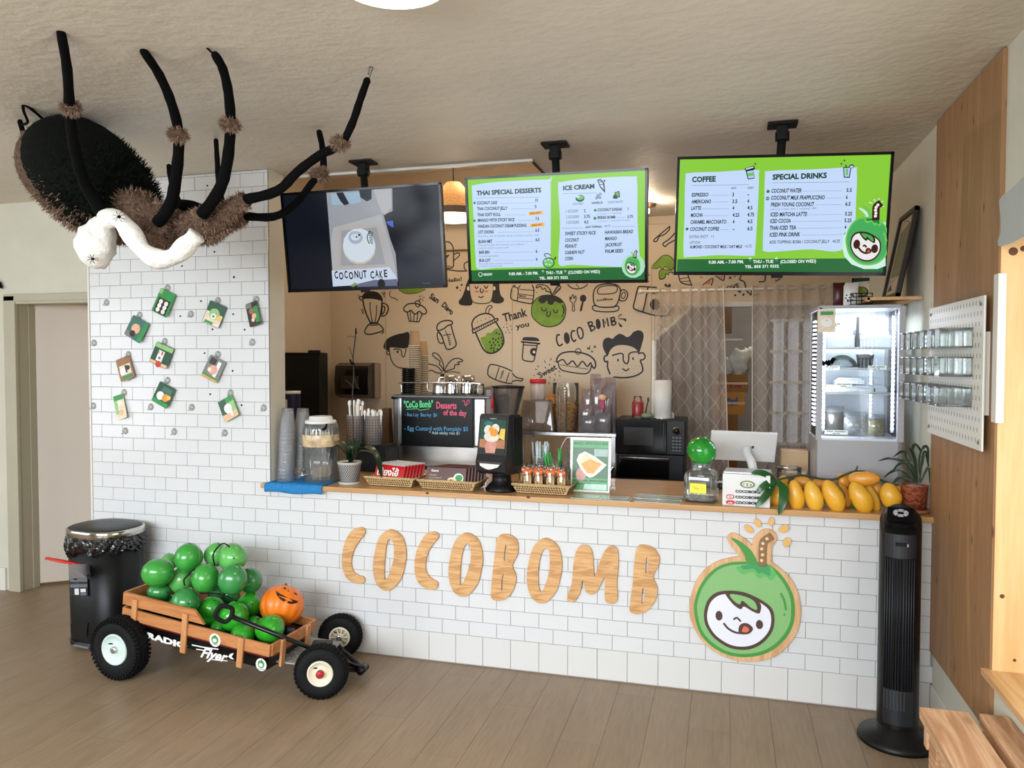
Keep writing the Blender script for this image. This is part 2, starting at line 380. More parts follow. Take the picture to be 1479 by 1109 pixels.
b = MB(); b.box((.16, y0, CZ-.006), (1.5, .022, .014), WHITE2); struct(b.build('trim_1'))
b = MB(); b.box((x1, y0+.17, CZ-.004), (.012, .34, .008), BLACKM); struct(b.build('trim_2'))
# ------------------------------------------------------------------ walls of the front room
b = MB(); b.box(((LX+2.95)/2, FY-.05, .5), (2.95-LX, .1, 1.0), WHITE); b.box(((LX+2.95)/2, FY-.05, 2.6), (2.95-LX, .1, .3), WHITE)
b.box((-3.9, FY-.05, 1.7), (1.4, .1, 1.6), WHITE); b.box((2.4, FY-.05, 1.7), (1.1, .1, 1.6), WHITE); struct(b.build('wall_rear'))
b = MB()
for c, d in [((LX-.05, -1.2, .4), (.1, 10.6, .8)), ((LX-.05, -1.2, 2.56), (.1, 10.6, .36)), ((LX-.05, -5.2, 1.6), (.1, 2.6, 1.7)), ((LX-.05, .6, 1.6), (.1, 4.0, 1.7))]: b.box(c, d, WHITE)
struct(b.build('wall_left'))
# right wall: solid past the window's far jamb, open at the window
JY = -.80; SZ = .52; WT = 2.08
b = MB(); b.box((2.95, (JY+2.4)/2, CZ/2), (.2, 2.4-JY, CZ), WHITE); b.box((2.95, (JY+FY)/2, SZ/2), (.2, JY-FY, SZ), WHITE)
b.box((2.95, (JY+FY)/2, (WT+CZ)/2), (.2, JY-FY, CZ-WT), WHITE); b.box((2.95, -4.9, (SZ+WT)/2), (.2, 3.2, WT-SZ), WHITE)
wall_right = struct(b.build('wall_right'))
# kitchen left wall, and its plank seams
b = MB(); b.box((-1.38, 1.2, CZ/2+.22), (.1, 2.2, CZ+.44), KWALL); struct(b.build('wall_kitchen_left'))
# entry wall with the door opening
EY = .38
b = MB(); b.box((-3.78, EY+.06, CZ/2), (1.71, .12, CZ), WHITE); b.box((-2.3575, EY+.06, (2.085+CZ)/2), (1.135, .12, CZ-2.085), WHITE); struct(b.build('wall_entry'))
b = MB(); b.box((-3.8, EY-.008, .08), (1.65, .014, .16), WHITE2); struct(b.build('baseboard_entry'))
FRM = mat('door_frame_paint', (176, 170, 148), rough=.5, var=.03)
b = MB(); b.box((-2.88, EY-.012, 1.04), (.10, .03, 2.08), FRM, bev=.006); b.box((-2.86, EY+.06, 1.02), (.05, .16, 2.04), FRM, bev=.004); b.box((-2.845, EY+.11, 1.02), (.03, .05, 2.04), FRM)
b.box((-2.36, EY-.012, 2.063), (1.14, .03, .05), FRM, bev=.006); b.box((-2.34, EY+.06, 2.035), (1.06, .16, .03), FRM); struct(b.build('trim_3'))
# open door leaf swinging into the lit room beyond
DOORP = mat('door_paint', (204, 192, 178), rough=.55, var=.04, vs=1.5)
H0 = at(47.6, 845, 'z', 0.01); D = Vector((.80, .60, 0)).normalized()
Md = Matrix.Translation((H0.x+.004, H0.y, 0)) @ Matrix.Rotation(math.atan2(D.y, D.x), 4, 'Z')
b = MB(Md); b.box((.42, .022, 1.025), (.84, .04, 2.01), DOORP, bev=.004); door = struct(b.build('door_1'))
HNG = mat('hinge_steel', (84, 84, 84), rough=.4, metal=.6)
for zc in (1.78, 1.04, .20):
 b = MB(Md); b.box((-.022, -.004, zc), (.055, .006, .10), HNG, bev=.001); b.tube([(0, -.008, zc-.05), (0, -.008, zc+.05)], .007, HNG, 8); h = b.build('hinge', door)
b = MB(Md); b.box((.004, 0, 1.5), (.006, .03, .12), BLACKM); b.build('latch_plate', door)
# lit passage beyond the door
b = MB(); b.box((-3.0, 2.6, CZ/2), (3.2, .1, CZ), WHITE); b.box((-1.9, 1.5, CZ/2), (.1, 2.2, CZ), WHITE); struct(b.build('wall_passage'))
l = bpy.data.lights.new('passage_lamp', 'POINT'); l.energy = 16; l.color = (1, .72, .45); l.shadow_soft_size = .12; lo = bpy.data.objects.new('passage_lamp', l); COL.objects.link(lo); lo.location = (-2.5, 1.7, 2.45)
# ------------------------------------------------------------------ tiled pier and tiled counter front
TW, TH, BZ = .1535, .077, .16; JT = .0022
b = MB(); b.box(((-1.84-.59)/2, .085, CZ/2), (1.25, .15, CZ), WHITE); b.box(((-1.84-.59)/2, .0035, CZ/2), (1.248, .008, CZ), GROUT); pier = struct(b.build('wall_pier'))
b = MB(); b.box(((-.59+RXW)/2, .065, .45), (RXW+.59, .11, .90), WHITE); b.box(((-.59+RXW)/2, .0035, .45), (RXW+.588, .008, .90), GROUT); cwall = struct(b.build('wall_counter'))
tcache = {}
def tile_mesh(w_, h_, m):
 k = (round(w_, 4), round(h_, 4), m.name)
 if k not in tcache:
  t = MB(); x, z = w_/2-JT/2, h_/2-JT/2; e = .0016; d = .008
  V = [(-x, d, -z), (x, d, -z), (x, d, z), (-x, d, z), (-x, e, -z), (x, e, -z), (x, e, z), (-x, e, z), (-x+e, 0, -z+e), (x-e, 0, -z+e), (x-e, 0, z-e), (-x+e, 0, z-e)]
  F = [(0, 1, 5, 4), (1, 2, 6, 5), (2, 3, 7, 6), (3, 0, 4, 7), (4, 5, 9, 8), (5, 6, 10, 9), (6, 7, 11, 10), (7, 4, 8, 11), (8, 9, 10, 11)]
  me = bpy.data.meshes.new('tile'); me.from_pydata(V, [], F); me.materials.append(m); me.update(); tcache[k] = me
 return tcache[k]
def tile(xa, xb, za, zb, parent, m=TILE):
 o = bpy.data.objects.new('tile', tile_mesh(xb-xa, zb-za, m)); COL.objects.link(o); o.parent = parent
 o.location = ((xa+xb)/2, -.004+random.uniform(-.0004, .0004), (za+zb)/2); o.rotation_euler = (R(random.uniform(-.25, .25)), 0, R(random.uniform(-.2, .2)))
JX = -.59   # where pier and counter meet: below the counter the bond runs on across it
def cut(x, off, low): return (round(x/TW-off)+off)*TW if (low and abs(x-JX) < .001) else x
def tiles(xl_, xr_, top, parent):
 k0, k1 = int(xl_/TW)-2, int(xr_/TW)+2
 xl, xr = cut(xl_, .5, True), cut(xr_, .5, True)
 for k in range(k0, k1):
  xa, xb = max(xl, (k+.5)*TW), min(xr, (k+1.5)*TW)
  if xb-xa > .012: tile(xa, xb, .004, BZ, parent, TILE_B)
 r = 0
 while BZ+r*TH < top-.005:
  za, zb = BZ+r*TH, min(top, BZ+(r+1)*TH); off = .5 if r % 2 else 0; low = za < .84
  xl, xr = cut(xl_, off, low), cut(xr_, off, low)
  for k in range(k0, k1):
   xa, xb = max(xl, (k+off)*TW), min(xr, (k+1+off)*TW)
   if xb-xa > .012: tile(xa, xb, za, zb, parent)
  r += 1
tiles(-1.84, -.59, 2.715, pier); tiles(-.59, RXW, .9, cwall)
b = MB(); b.box((-1.846, .05, CZ/2), (.012, .115, CZ), WHITE2); b.build('edge_trim', pier)
DOT = mat('black_plug', (12, 12, 12), rough=.5)
PS = Surf(T(0, -.0045, 0)); CT = (120, 400, 3.467)
for i, (x, y) in enumerate([(755, 2), (591, 121), (487, 196), (752, 186), (648, 262), (809, 264), (609, 381), (749, 470), (637, 587), (794, 642)]):
 q = PS.zoom(*CT).px(x, y); m_ = MB(); m_.lathe([(.0055, 0), (.0055, .002), (.003, .004), (0, .0045)], (q.x, -.0045, q.y), DOT, 10, xf=RX(90)); m_.build('wall_plug', pier)
for x, y in [(868, 210), (912, 625), (709, 714), (1036, 782)]:
 q = PS.zoom(100, 220, 4.35).px(x, y); m_ = MB(); m_.lathe([(.0055, 0), (.0055, .002), (.003, .004), (0, .0045)], (q.x, -.0045, q.y), DOT, 10, xf=RX(90)); m_.build('wall_plug', pier)
# ------------------------------------------------------------------ counter top and the working surfaces behind it
def slab(x0, x1, y0, y1, z0, z1, m, name, label, cat, bev=.004, kind=None):
 b = MB(); b.box(((x0+x1)/2, (y0+y1)/2, (z0+z1)/2), (x1-x0, y1-y0, z1-z0), m, bev=bev); return solo(b, name, label, cat)
ctop = slab(-.635, 2.846, -.035, .70, .902, .93, OAK, 'countertop', 'long oak plank countertop on the white tiled counter front', 'countertop')
m_ = MB(); KN = mat('wood_knot', (70, 36, 18), rough=.6)
for x, y in [(617, 711), (763, 717)]:
 q = at(x, y, 'y', -.036); m_.ell((q.x, -.0352, q.z-.004), (.010, .0012, .006), KN, seg=10, rings=6)
k_ = m_.build('knot', ctop)
# ------------------------------------------------------------------ right wall: plywood panel, white baseboard, window jamb, sill, blind
b = MB(); b.box((RXW-.008, (-.815+0)/2+.02, (.31+2.715)/2), (.016, .855, 2.405), PLY, bev=.001); struct(b.build('wall_panel'))
b = MB(); b.box((RXW-.007, -.47, .08), (.014, .90, .155), WHITE2, bev=.003); struct(b.build('baseboard_right'))
win = struct(MB().box((3.04, JY-.011, 1.30), (.40, .022, 1.56), PINE, bev=.002).build('window_1'))
sill = MB(); SW = wood('sill_board', (186, 138, 86), (214, 172, 118), 'y', rough=.45, scale=1.2, rings=6, contrast=.8)
sill.box((3.03, JY-1.35, SZ+.012), (.44, 2.7, .024), SW, bev=.003); sill.build('window_sill', win)
fr = MB(); fr.box((2.842, JY-.012, 1.68), (.026, .05, .52), WHITE2, bev=.003); fr.build('window_trim', win)
fr = MB(); fr.box((3.2, JY-1.35, 1.30), (.05, .06, 1.54), WHITE2); fr.box((3.2, JY-1.35, 2.05), (.05, 2.7, .06), WHITE2); fr.box((3.2, JY-1.35, .57), (.05, 2.7, .06), WHITE2); fr.build('window_frame', win)
fr = MB(); fr.box((3.2, JY-1.35, 1.30), (.006, 2.66, 1.46), clear('window_glass')); fr.build('pane', win)
KN2 = mat('pine_knot', (96, 50, 24), rough=.6)
for x, y, rr in [(1463.5, 363, 6), (1478, 359, 4), (1447.5, 861, 3.2), (1465.5, 953.5, 2.2)]:
 q = at(x, y, 'y', JY-.023); kb = MB(); s_ = pw(rr, q); kb.ell(q, (s_, .0015, s_), KN2, seg=10, rings=6); kb.build('knot', win)
# ------------------------------------------------------------------ back wall of the kitchen (doorway with a clipped corner), storeroom behind
DX0, DX1, DT = at(945, 490, 'y', BY).x, at(1186, 443, 'y', BY).x, 2.03
b = MB(); b.box(((-1.43+DX0)/2, BY+.05, 1.52), (DX0+1.43, .1, 3.04), MURAL); b.box(((DX0+2.95)/2, BY+.05, (DT+3.04)/2), (2.95-DX0, .1, 3.04-DT), MURAL)
b.box(((DX1+2.95)/2, BY+.05, DT/2), (2.95-DX1, .1, DT), MURAL)
dc = at(945, 492, 'y', BY); dd = at(1000, 443, 'y', BY)
b.add([(DX0-.001, BY, dc.z), (DX0-.001, BY, DT+.001), (dd.x, BY, DT+.001), (DX0-.001, BY+.1, dc.z), (DX0-.001, BY+.1, DT+.001), (dd.x, BY+.1, DT+.001)], [(0, 2, 1), (3, 4, 5), (0, 3, 5, 2)], MURAL)
wall_back = struct(b.build('wall_back'))
b = MB(); b.tube([(DX0+.0, BY-.012, dc.z-.005), (dd.x, BY-.012, DT+.0)], .016, WHITE2, 4); b.box((DX0, BY-.01, dc.z/2), (.03, .03, dc.z), WHITE2); b.box(((dd.x+DX1)/2, BY-.01, DT+.014), (DX1-dd.x, .03, .032), WHITE2); b.box((DX1, BY-.01, DT/2), (.035, .03, DT), WHITE2); struct(b.build('door_2'))
b = MB(); q = at(955, 307, 'y', BY-.01); b.box((1.9, BY-.012, q.z), (1.9, .02, .018), BLACKM); struct(b.build('trim_4'))
b = MB(); q = at(955, 323, 'y', BY); b.box((1.9, BY-.004, q.z), (1.9, .008, .006), KWALL); struct(b.build('trim_5'))
b = MB(); q = at(655, 362, 'y', BY); b.box((-.2, BY-.006, q.z), (2.26, .012, .014), mat('dark_batten', (92, 72, 50), rough=.7)); struct(b.build('trim_6'))
SEAM = mat('panel_seam', (160, 138, 112), rough=.8)
for px_ in (557, 740, 941):
 q = at(px_, 460, 'y', BY); b = MB(); b.box((q.x, BY-.001, 1.2), (.004, .003, 2.3), SEAM); b.build('panel_seam', wall_back)
STORE = mat('storeroom_wall', (176, 170, 162), rough=.8)
b = MB(); b.box((1.9, 4.55, 1.4), (3.2, .1, 2.8), STORE); b.box((.7, 3.35, 1.4), (.1, 2.4, 2.8), STORE); b.box((3.3, 3.35, 1.4), (.1, 2.4, 2.8), STORE); b.box((2.0, 3.35, 2.75), (2.7, 2.5, .1), STORE); b.box((2.0, 3.35, -.03), (2.7, 2.5, .06), mat('storeroom_floor', (120, 100, 80), rough=.6)); struct(b.build('wall_storeroom'))
l = bpy.data.lights.new('storeroom_lamp', 'POINT'); l.energy = 13; l.color = (1, .93, .85); l.shadow_soft_size = .15; lo = bpy.data.objects.new('storeroom_lamp', l); COL.objects.link(lo); lo.location = (2.2, 3.2, 2.4)
# ------------------------------------------------------------------ ceiling lights
b = MB(); LAMPC = mat('lamp_diffuser', (250, 248, 240), rough=.5, emis=(255, 250, 238), estr=3.0)
t = thing('ceiling_light', 'round flush ceiling light just inside the top edge of the photo', 'ceiling light', (1.02, -1.86, CZ))
b.lathe([(.17, 0), (.17, -.03), (.155, -.04)], (1.02, -1.86, CZ), WHITE2, 32, cap=False); b.build('frame', t)
b = MB(); b.lathe([(0, -.045), (.1, -.044), (.155, -.036), (.158, -.02)][::-1], (1.02, -1.86, CZ), LAMPC, 32); b.build('diffuser', t)
l = bpy.data.lights.new('ceiling_lamp', 'AREA'); l.shape = 'DISK'; l.size = .3; l.energy = 7; l.color = (1, .95, .86); lo = bpy.data.objects.new('ceiling_lamp', l); COL.objects.link(lo); lo.location = (1.02, -1.86, CZ-.06)
# woven pendant lamp hanging in the light well
P = at(655, 314, 'y', 1.15)
t = thing('pendant_lamp', 'woven cone pendant lamp glowing between the first two hanging screens', 'pendant lamp', (P.x, P.y, P.z-.03))
SHADE = mat('woven_shade', (196, 140, 76), rough=.8, var=.25, vs=60, bump=.6, bs=120, emis=(235, 160, 80), estr=.30)
b = MB(); b.lathe([(.205, .045), (.15, .12), (.05, .235), (.02, .24)], (P.x, P.y, P.z), SHADE, 32, cap=False); b.build('shade', t)
b = MB(); b.lathe([(.205, .0), (.207, .045)], (P.x, P.y, P.z), mat('lamp_band', (120, 104, 84), rough=.5, var=.3, vs=80), 32, cap=False); b.build('band', t)
b = MB(); b.lathe([(0, -.03), (.1, -.026), (.17, -.012), (.2, .0)], (P.x, P.y, P.z), mat('pendant_diffuser', (255, 240, 215), emis=(255, 240, 214), estr=2.4), 32, cap=False); b.build('diffuser', t)
b = MB(); b.tube([(P.x, P.y, P.z+.23), (P.x, P.y, CZ+.42)], .005, BLACKM, 6); b.build('cord', t)
l = bpy.data.lights.new('pendant_bulb', 'POINT'); l.energy = 8; l.color = (1, .78, .54); l.shadow_soft_size = .12; lo = bpy.data.objects.new('pendant_bulb', l); COL.objects.link(lo); lo.location = (P.x, P.y, P.z-.1)
l = bpy.data.lights.new('pendant_uplight', 'POINT'); l.energy = 5; l.color = (1, .86, .68); l.shadow_soft_size = .08; lo = bpy.data.objects.new('pendant_uplight', l); COL.objects.link(lo); lo.location = (P.x+.1, P.y, P.z+.3)
# small twin spotlight between the second and third screen
P = at(934, 300, 'y', 1.55); zt = CZ
t = thing('spotlight', 'small ceiling spotlight with two bulbs beside the middle screen', 'spotlight', (P.x, P.y, zt))
b = MB(); b.lathe([(.06, 0), (.06, -.02), (.02, -.03)], (P.x, P.y, zt), mat('bronze', (60, 44, 30), rough=.4, metal=.5), 20); b.tube([(P.x, P.y, zt-.02), (P.x, P.y, P.z+.05)], .01, MATS['bronze'], 8); b.build('base', t)
BULB = mat('bulb_glow', (255, 240, 210), emis=(255, 236, 200), estr=6)
for dz in (.03, -.025):
 b = MB(); b.ell((P.x, P.y-.01, P.z+dz), (.024, .024, .026), BULB, seg=12, rings=8); b.build('bulb', t)
l = bpy.data.lights.new('kitchen_spot', 'POINT'); l.energy = 10; l.color = (1, .82, .6); l.shadow_soft_size = .05; lo = bpy.data.objects.new('kitchen_spot', l); COL.objects.link(lo); lo.location = (P.x, P.y-.08, P.z-.02)
l = bpy.data.lights.new('kitchen_fill', 'AREA'); l.shape = 'DISK'; l.size = .5; l.energy = 6; l.color = (1, .88, .7); lo = bpy.data.objects.new('kitchen_fill', l); COL.objects.link(lo); lo.location = (-.3, 1.1, CZ+.3)  # added warm fill light brightening the kitchen, no fixture hangs here

# ------------------------------------------------------------------ the three hanging screens
KT = .957
def tvm(c, yw, pt, rl): return Matrix.Translation(CAM+(Vector(c)-CAM)*KT) @ RZ(yw) @ RX(pt) @ RY(rl)
def tv(name, label, c, yw, pt, rl, mount):
 M = tvm(c, yw, pt, rl); w_, h_ = .97*KT, .5626*KT
 t = thing(name, label, 'screen', mtx=M, group=None)
 b = MB(M); e = .012
 b.box((0, .02, 0), (w_, .03, h_), BLACKG, bev=.004); b.box((0, .045, -.02), (w_*.8, .04, h_*.75), BLACK, bev=.01); b.build('housing', t)
 b = MB(M)
 b.box((0, .001, h_/2-e/2), (w_, .012, e), BLACKG); b.box((0, .001, -h_/2+.008), (w_, .012, .016), BLACKG); b.box((-w_/2+e/2, .001, 0), (e, .012, h_), BLACKG); b.box((w_/2-e/2, .001, 0), (e, .012, h_), BLACKG); b.box((0.0, .004, -h_/2-.006), (.05, .012, .012), BLACKG)
 b.build('bezel', t)
 top = at(*mount, 'z', CZ); hub = M @ Vector((0, .07, .05))
 b = MB(); b.box((top.x, top.y, CZ-.008), (.13, .10, .012), BLACKM, bev=.003); b.box((top.x, top.y, CZ-.045), (.05, .06, .07), BLACKM, bev=.01); b.tube([(top.x, top.y, CZ-.05), (hub.x, hub.y, hub.z+.1)], .02, BLACKM, 10); b.tube([(top.x-.03, top.y, CZ-.06), (top.x+.03, top.y, CZ-.06)], .022, BLACKM, 10); b.build('ceiling_mount', t)
 b = MB(); b.tube([(hub.x, hub.y, hub.z+.14), (hub.x, hub.y, hub.z-.02)], .026, BLACKM, 10); q = M @ Vector((0, .062, 0)); b.box(hub, (.2, .03, .2), BLACKM, rot=(pt, 0, yw)); b.build('bracket', t)
 return t, M, Surf(M)
# first screen: a cake in its box
t1, M1, s1 = tv('display_screen', 'dark hanging screen showing a white cake in an open box', (-.045, .076, 2.309), .507, 7.361, -.375, (525, 233))
s1.zoom(380, 200, 4.35); a = Art(s1, -.0050, .00025)
DK = screen('navy', (17, 20, 30)); DK2 = screen('navy_haze', (28, 32, 43)); BXC = screen('box_grey', (150, 154, 160)); BXI = screen('box_inner', (172, 172, 174)); BXW = screen('box_light', (192, 196, 204)); CK = screen('cake_white', (206, 216, 226)); CKS = screen('cake_shade', (158, 176, 194)); PK = screen('box_pinkish', (176, 168, 164)); LF = screen('leaf', (16, 66, 34)); LB = screen('label_white', (196, 208, 226)); LK = screen('ink', (8, 8, 12))
W2, H2 = .97*KT/2-.012, .5626*KT/2-.012
a.poly([(-W2, -H2), (W2, -H2), (W2, H2), (-W2, H2)], DK, px=False)
a.poly([(850, 705), (960, 690), (1120, 760), (1135, 905), (850, 925)], DK2)
a.poly([(395, 340), (810, 312), (812, 490), (845, 900), (440, 930), (410, 520)], BXC)
a.poly([(755, 480), (812, 455), (845, 760), (800, 640)], DK); a.poly([(770, 522), (815, 515), (818, 560), (790, 545)], screen('blue_light', (70, 100, 190)))
a.poly([(402, 342), (806, 314), (806, 440), (740, 480), (745, 545), (440, 560), (436, 520), (410, 530)], BXC, lay=4); a.poly([(690, 320), (800, 314), (806, 430), (765, 480), (742, 460)], BXI)
a.poly([(425, 345), (610, 335), (612, 400), (560, 412), (430, 418)], screen('reflection', (150, 176, 196)))
a.poly([(456, 340), (500, 336), (540, 410), (510, 420), (485, 395)], DK2); a.poly([(600, 320), (680, 318), (680, 380), (650, 395), (610, 370)], DK2)
a.poly([(440, 560), (740, 478), (790, 640), (838, 860), (440, 925), (425, 640)], BXI)
a.poly([(470, 562), (726, 540), (790, 800), (466, 818)], PK); a.poly([(490, 580), (712, 556), (768, 790), (486, 800)], BXC)
a.dot((603, 690), 104, screen('board', (190, 184, 170)), sy=.9); a.dot((602, 672), 103, CK, sy=.95); a.dot((580, 622), 46, CKS, sy=.8); a.dot((580, 618), 30, CK, sy=.7)
for q in ([(560, 610), (580, 598), (600, 612), (590, 630)], [(548, 630), (575, 645), (612, 632)], [(570, 615), (585, 622)]): a.line(q, .003, CKS)
a.dot((587, 618), 5, LK); a.dot((604, 606), 6, LK)
for k in range(7): a.line([(662+k*2, 585+k*11), (690, 590+k*12)], .004, LF)
a.line([(672, 580), (655, 620), (668, 660)], .005, LF)
a.poly([(432, 830), (795, 808), (845, 880), (720, 892), (600, 920), (440, 930)], LB)
a.poly([(600, 912), (700, 888), (845, 884), (845, 925), (590, 932)], screen('fold', (96, 100, 128))); a.dot((745, 915), 24, LK, sy=1.3); a.poly([(545, 925), (580, 905), (600, 915), (570, 932)], screen('leaf_edge', (120, 150, 90)))
for i, (ch, x0, x1) in enumerate([('C', 452, 474), ('O', 480, 508), ('C', 514, 534), ('O', 542, 570), ('N', 578, 602), ('U', 608, 630), ('T', 632, 655), ('C', 678, 702), ('A', 708, 730), ('K', 736, 756), ('E', 764, 784)]):
 dy = (882-(x0-452)*.03)+(4 if i % 2 else -3); a.text(ch, (x0, dy), (x1, dy-1), 46, LK, bold=.03)
a.text('live preview', (1008, 912), (1055, 911), 7, screen('dim_text', (110, 120, 130)))
a.build('screen_picture', t1)

GR = screen('menu_green', (136, 204, 58)); GD = screen('menu_dark_green', (34, 104, 52)); PB = screen('menu_panel', (196, 218, 250)); PB2 = screen('menu_panel2', (184, 206, 246)); TX = screen('menu_ink', (14, 22, 34)); TG = screen('menu_title', (14, 62, 36)); WH = screen('menu_white', (226, 240, 232)); TY = screen('menu_grey', (104, 124, 158)); OR = screen('menu_orange', (246, 180, 50)); CG = screen('logo_green', (70, 172, 92)); CGD = screen('logo_dark', (26, 128, 60)); BR = screen('logo_brown', (60, 26, 18)); FC = screen('logo_face', (236, 234, 232)); RD = screen('logo_red', (206, 70, 46)); LG2 = screen('logo_lime', (110, 196, 88))
def mascot(a, fx, lw, C):
 """the shop's round green emblem, drawn in the frame of its big counter sign: fx maps sign pixels to surface points"""
 P_ = lambda pts: [fx(*p) for p in pts]
 g, gd, lt, br, fc, rd, st = C
 a.poly(P_([(40, 690), (48, 600), (85, 500), (150, 410), (240, 345), (350, 318), (520, 318), (600, 335), (680, 390), (750, 480), (795, 580), (806, 680), (795, 790), (745, 890), (650, 980), (540, 1028), (400, 1042), (270, 1015), (150, 940), (75, 840)]), gd, px=False, smooth=True)
 a.poly(P_([(64, 690), (72, 605), (108, 510), (170, 425), (250, 365), (352, 340), (520, 340), (590, 357), (662, 408), (726, 492), (768, 585), (778, 680), (768, 780), (722, 870), (636, 955), (530, 1003), (400, 1017), (280, 992), (170, 922), (98, 830)]), g, px=False, smooth=True)
 a.poly(P_([(322, 134), (370, 150), (430, 190), (480, 240), (518, 320), (438, 312), (424, 270), (380, 200), (335, 155)]), gd, px=False, smooth=True, n=3)
 a.poly(P_([(372, 352), (600, 345), (660, 400), (655, 432), (625, 458), (600, 440), (572, 430), (545, 445), (515, 432), (495, 395), (450, 402), (410, 412), (385, 395)]), lt, px=False, smooth=True, n=3)
 a.poly(P_([(405, 345), (590, 340), (620, 400), (610, 425), (560, 400), (530, 405), (495, 370), (440, 375), (410, 372)]), st, px=False, smooth=True, n=3)
 a.line(P_([(700, 560), (725, 610), (738, 680)]), lw*.7, gd, px=False); a.dot(fx(727, 718), lw*.35, gd, px=False)
 # stem
 a.line(P_([(560, 330), (562, 230), (570, 165), (615, 130)]), lw*2.5, br if C[5] is not rd else br, px=False)
 for q in [(553, 305), (560, 262), (554, 217), (563, 176), (594, 140)]: a.dot(fx(*q), lw*.55, fc, px=False, n=8)
 # face
 F_ = [(118, 760), (120, 680), (150, 600), (215, 548), (310, 535), (420, 548), (520, 590), (600, 640), (640, 690), (650, 770), (630, 850), (570, 925), (490, 972), (400, 985), (300, 965), (200, 900), (145, 830)]
 a.poly(P_(F_), br, px=False, smooth=True)
 cx, cy = 384, 760
 a.poly(P_([(cx+(x-cx)*.91, cy+(y-cy)*.89) for x, y in F_]), fc, px=False, smooth=True)
 a.poly(P_([(280, 548), (410, 552), (500, 592), (548, 640), (545, 690), (530, 710), (480, 690), (420, 655), (400, 675), (370, 665), (320, 620)]), br, px=False, smooth=True, n=3)
 a.poly(P_([(312, 562), (400, 572), (480, 602), (512, 640), (516, 682), (470, 662), (425, 622), (402, 612), (386, 640), (340, 610)]), g, px=False, smooth=True, n=3)
 a.dot(fx(230, 725), lw*1.15, br, px=False, sy=1.45); a.dot(fx(537, 792), lw*1.15, br, px=False, sy=1.35)
 a.line(P_([(343, 752), (365, 740), (392, 765)]), lw*.6, br, px=False)
 a.line(P_([(268, 785), (300, 822), (350, 850), (400, 858)]), lw*.7, br, px=False)
 a.poly(P_([(380, 850), (385, 800), (420, 780), (460, 790), (488, 825), (460, 860), (410, 866)]), br, px=False, smooth=True); a.poly(P_([(402, 840), (420, 805), (450, 815), (458, 835), (440, 850), (412, 848)]), rd, px=False, smooth=True)
def panel(a, pts, m): a.poly(pts, m, smooth=True, n=4)
def leader(a, x0, x1, y, m=None): a.line([(x0, y), (x1, y-(x1-x0)*.012)], .0011, m or TY, smooth=False)
# second screen: desserts and ice cream
t2, M2, s2 = tv('display_screen', 'hanging menu screen listing Thai special desserts and ice cream', (1.058, .06, 2.317), -3.455, 10.2, 1.411, (802, 207))
s2.zoom(660, 240, 5.282); a = Art(s2, -.0050, .0002)
a.poly([(-W2, -H2), (W2, -H2), (W2, H2), (-W2, H2)], GR, px=False); a.poly([(98, 795), (700, 780), (1440, 768), (1440, 880), (100, 886)], GD)
panel(a, [(112, 170), (130, 145), (300, 120), (690, 102), (712, 130), (712, 700), (700, 760), (560, 770), (300, 775), (160, 785), (140, 700), (125, 400)], PB)
panel(a, [(770, 150), (800, 120), (1000, 95), (1330, 78), (1372, 110), (1376, 400), (1388, 640), (1380, 760), (1150, 765), (880, 752), (790, 760), (772, 700), (785, 450)], PB)
a.text('THAI SPECIAL DESSERTS', (148, 222), (642, 198), 34, TG, bold=.045); leader(a, 148, 632, 242, TX)
rows = [('COCONUT CAKE', 150, 292, 306, '10', 596, 616, 272), ('THAI COCONUT JELLY', 152, 336, 385, '5', 593, 606, 320), ('THAI SOFT ROLL', 154, 382, 332, '', 0, 0, 366), ('MANGO WITH STICKY RICE', 158, 424, 438, '7.5', 598, 626, 412), ('PANDAN COCONUT CREAM PUDDING', 160, 470, 530, '', 0, 0, 455), ('LOT CHONG', 162, 514, 280, '6.5', 598, 628, 500), ('BUAH MIT', 164, 586, 270, '6.5', 600, 630, 572), ('BAR BIN', 168, 668, 248, '6', 602, 614, 660), ('BUA LOY', 170, 730, 258, '6', 604, 616, 720)]
for s_, x, y, xe, pr_, p0, p1, py in rows:
 a.text(s_, (x, y), (xe, y-(xe-x)*.02), 24, TX, slant=.1, bold=.03); leader(a, xe+30, 590 if pr_ else 520, y-10)
 if pr_: a.text(pr_, (p0, py), (p1, py-1), 24, TX, bold=.028)
for y in (280, 416): a.dot((135, y), 9, CGD)
for (x, y) in [(546, 350), (560, 440)]: a.poly([(x, y), (x+106, y-10), (x+108, y+16), (x+2, y+26)], OR); a.text('SOLD OUT', (x+14, y+18), (x+92, y+10), 14, TX, bold=.028)
for s_, x, y, xe in [('Rice flour jelly in pandan syrup in sweet coconut milk', 160, 540, 628), ('Thai tapioca jelly with coconut, corn, jackfruit', 162, 608, 512), ('mixed in sweet coconut milk', 164, 630, 398), ('Coconut pancakes', 166, 692, 316), ('Rice balls with coconut and taro', 170, 750, 430), ('in sweet coconut milk', 172, 768, 345)]: a.text(s_, (x, y), (xe, y-(xe-x)*.022), 12, TY)
a.text('ICE CREAM', (812, 184), (1050, 168), 34, TG, bold=.045); leader(a, 812, 1068, 208, TX)
a.poly([(1070, 105), (1098, 98), (1125, 130), (1132, 205), (1095, 165)], TX); a.poly([(1080, 112), (1096, 108), (1115, 132), (1122, 180), (1098, 155)], PB); a.line([(1085, 122), (1112, 118)], .003, TX); a.line([(1092, 142), (1120, 138)], .003, TX); a.dot((1126, 112), 7, TX)
a.dot((940, 245), 34, TG, sy=.75); a.dot((942, 240), 27, LG2, sy=.6); a.dot((925, 232), 16, PB, sy=.6)
for x, y in [(1075, 222), (1095, 212), (1066, 244), (1092, 240), (1080, 232)]: a.dot((x, y), 9, TX); a.dot((x, y), 5, PB)
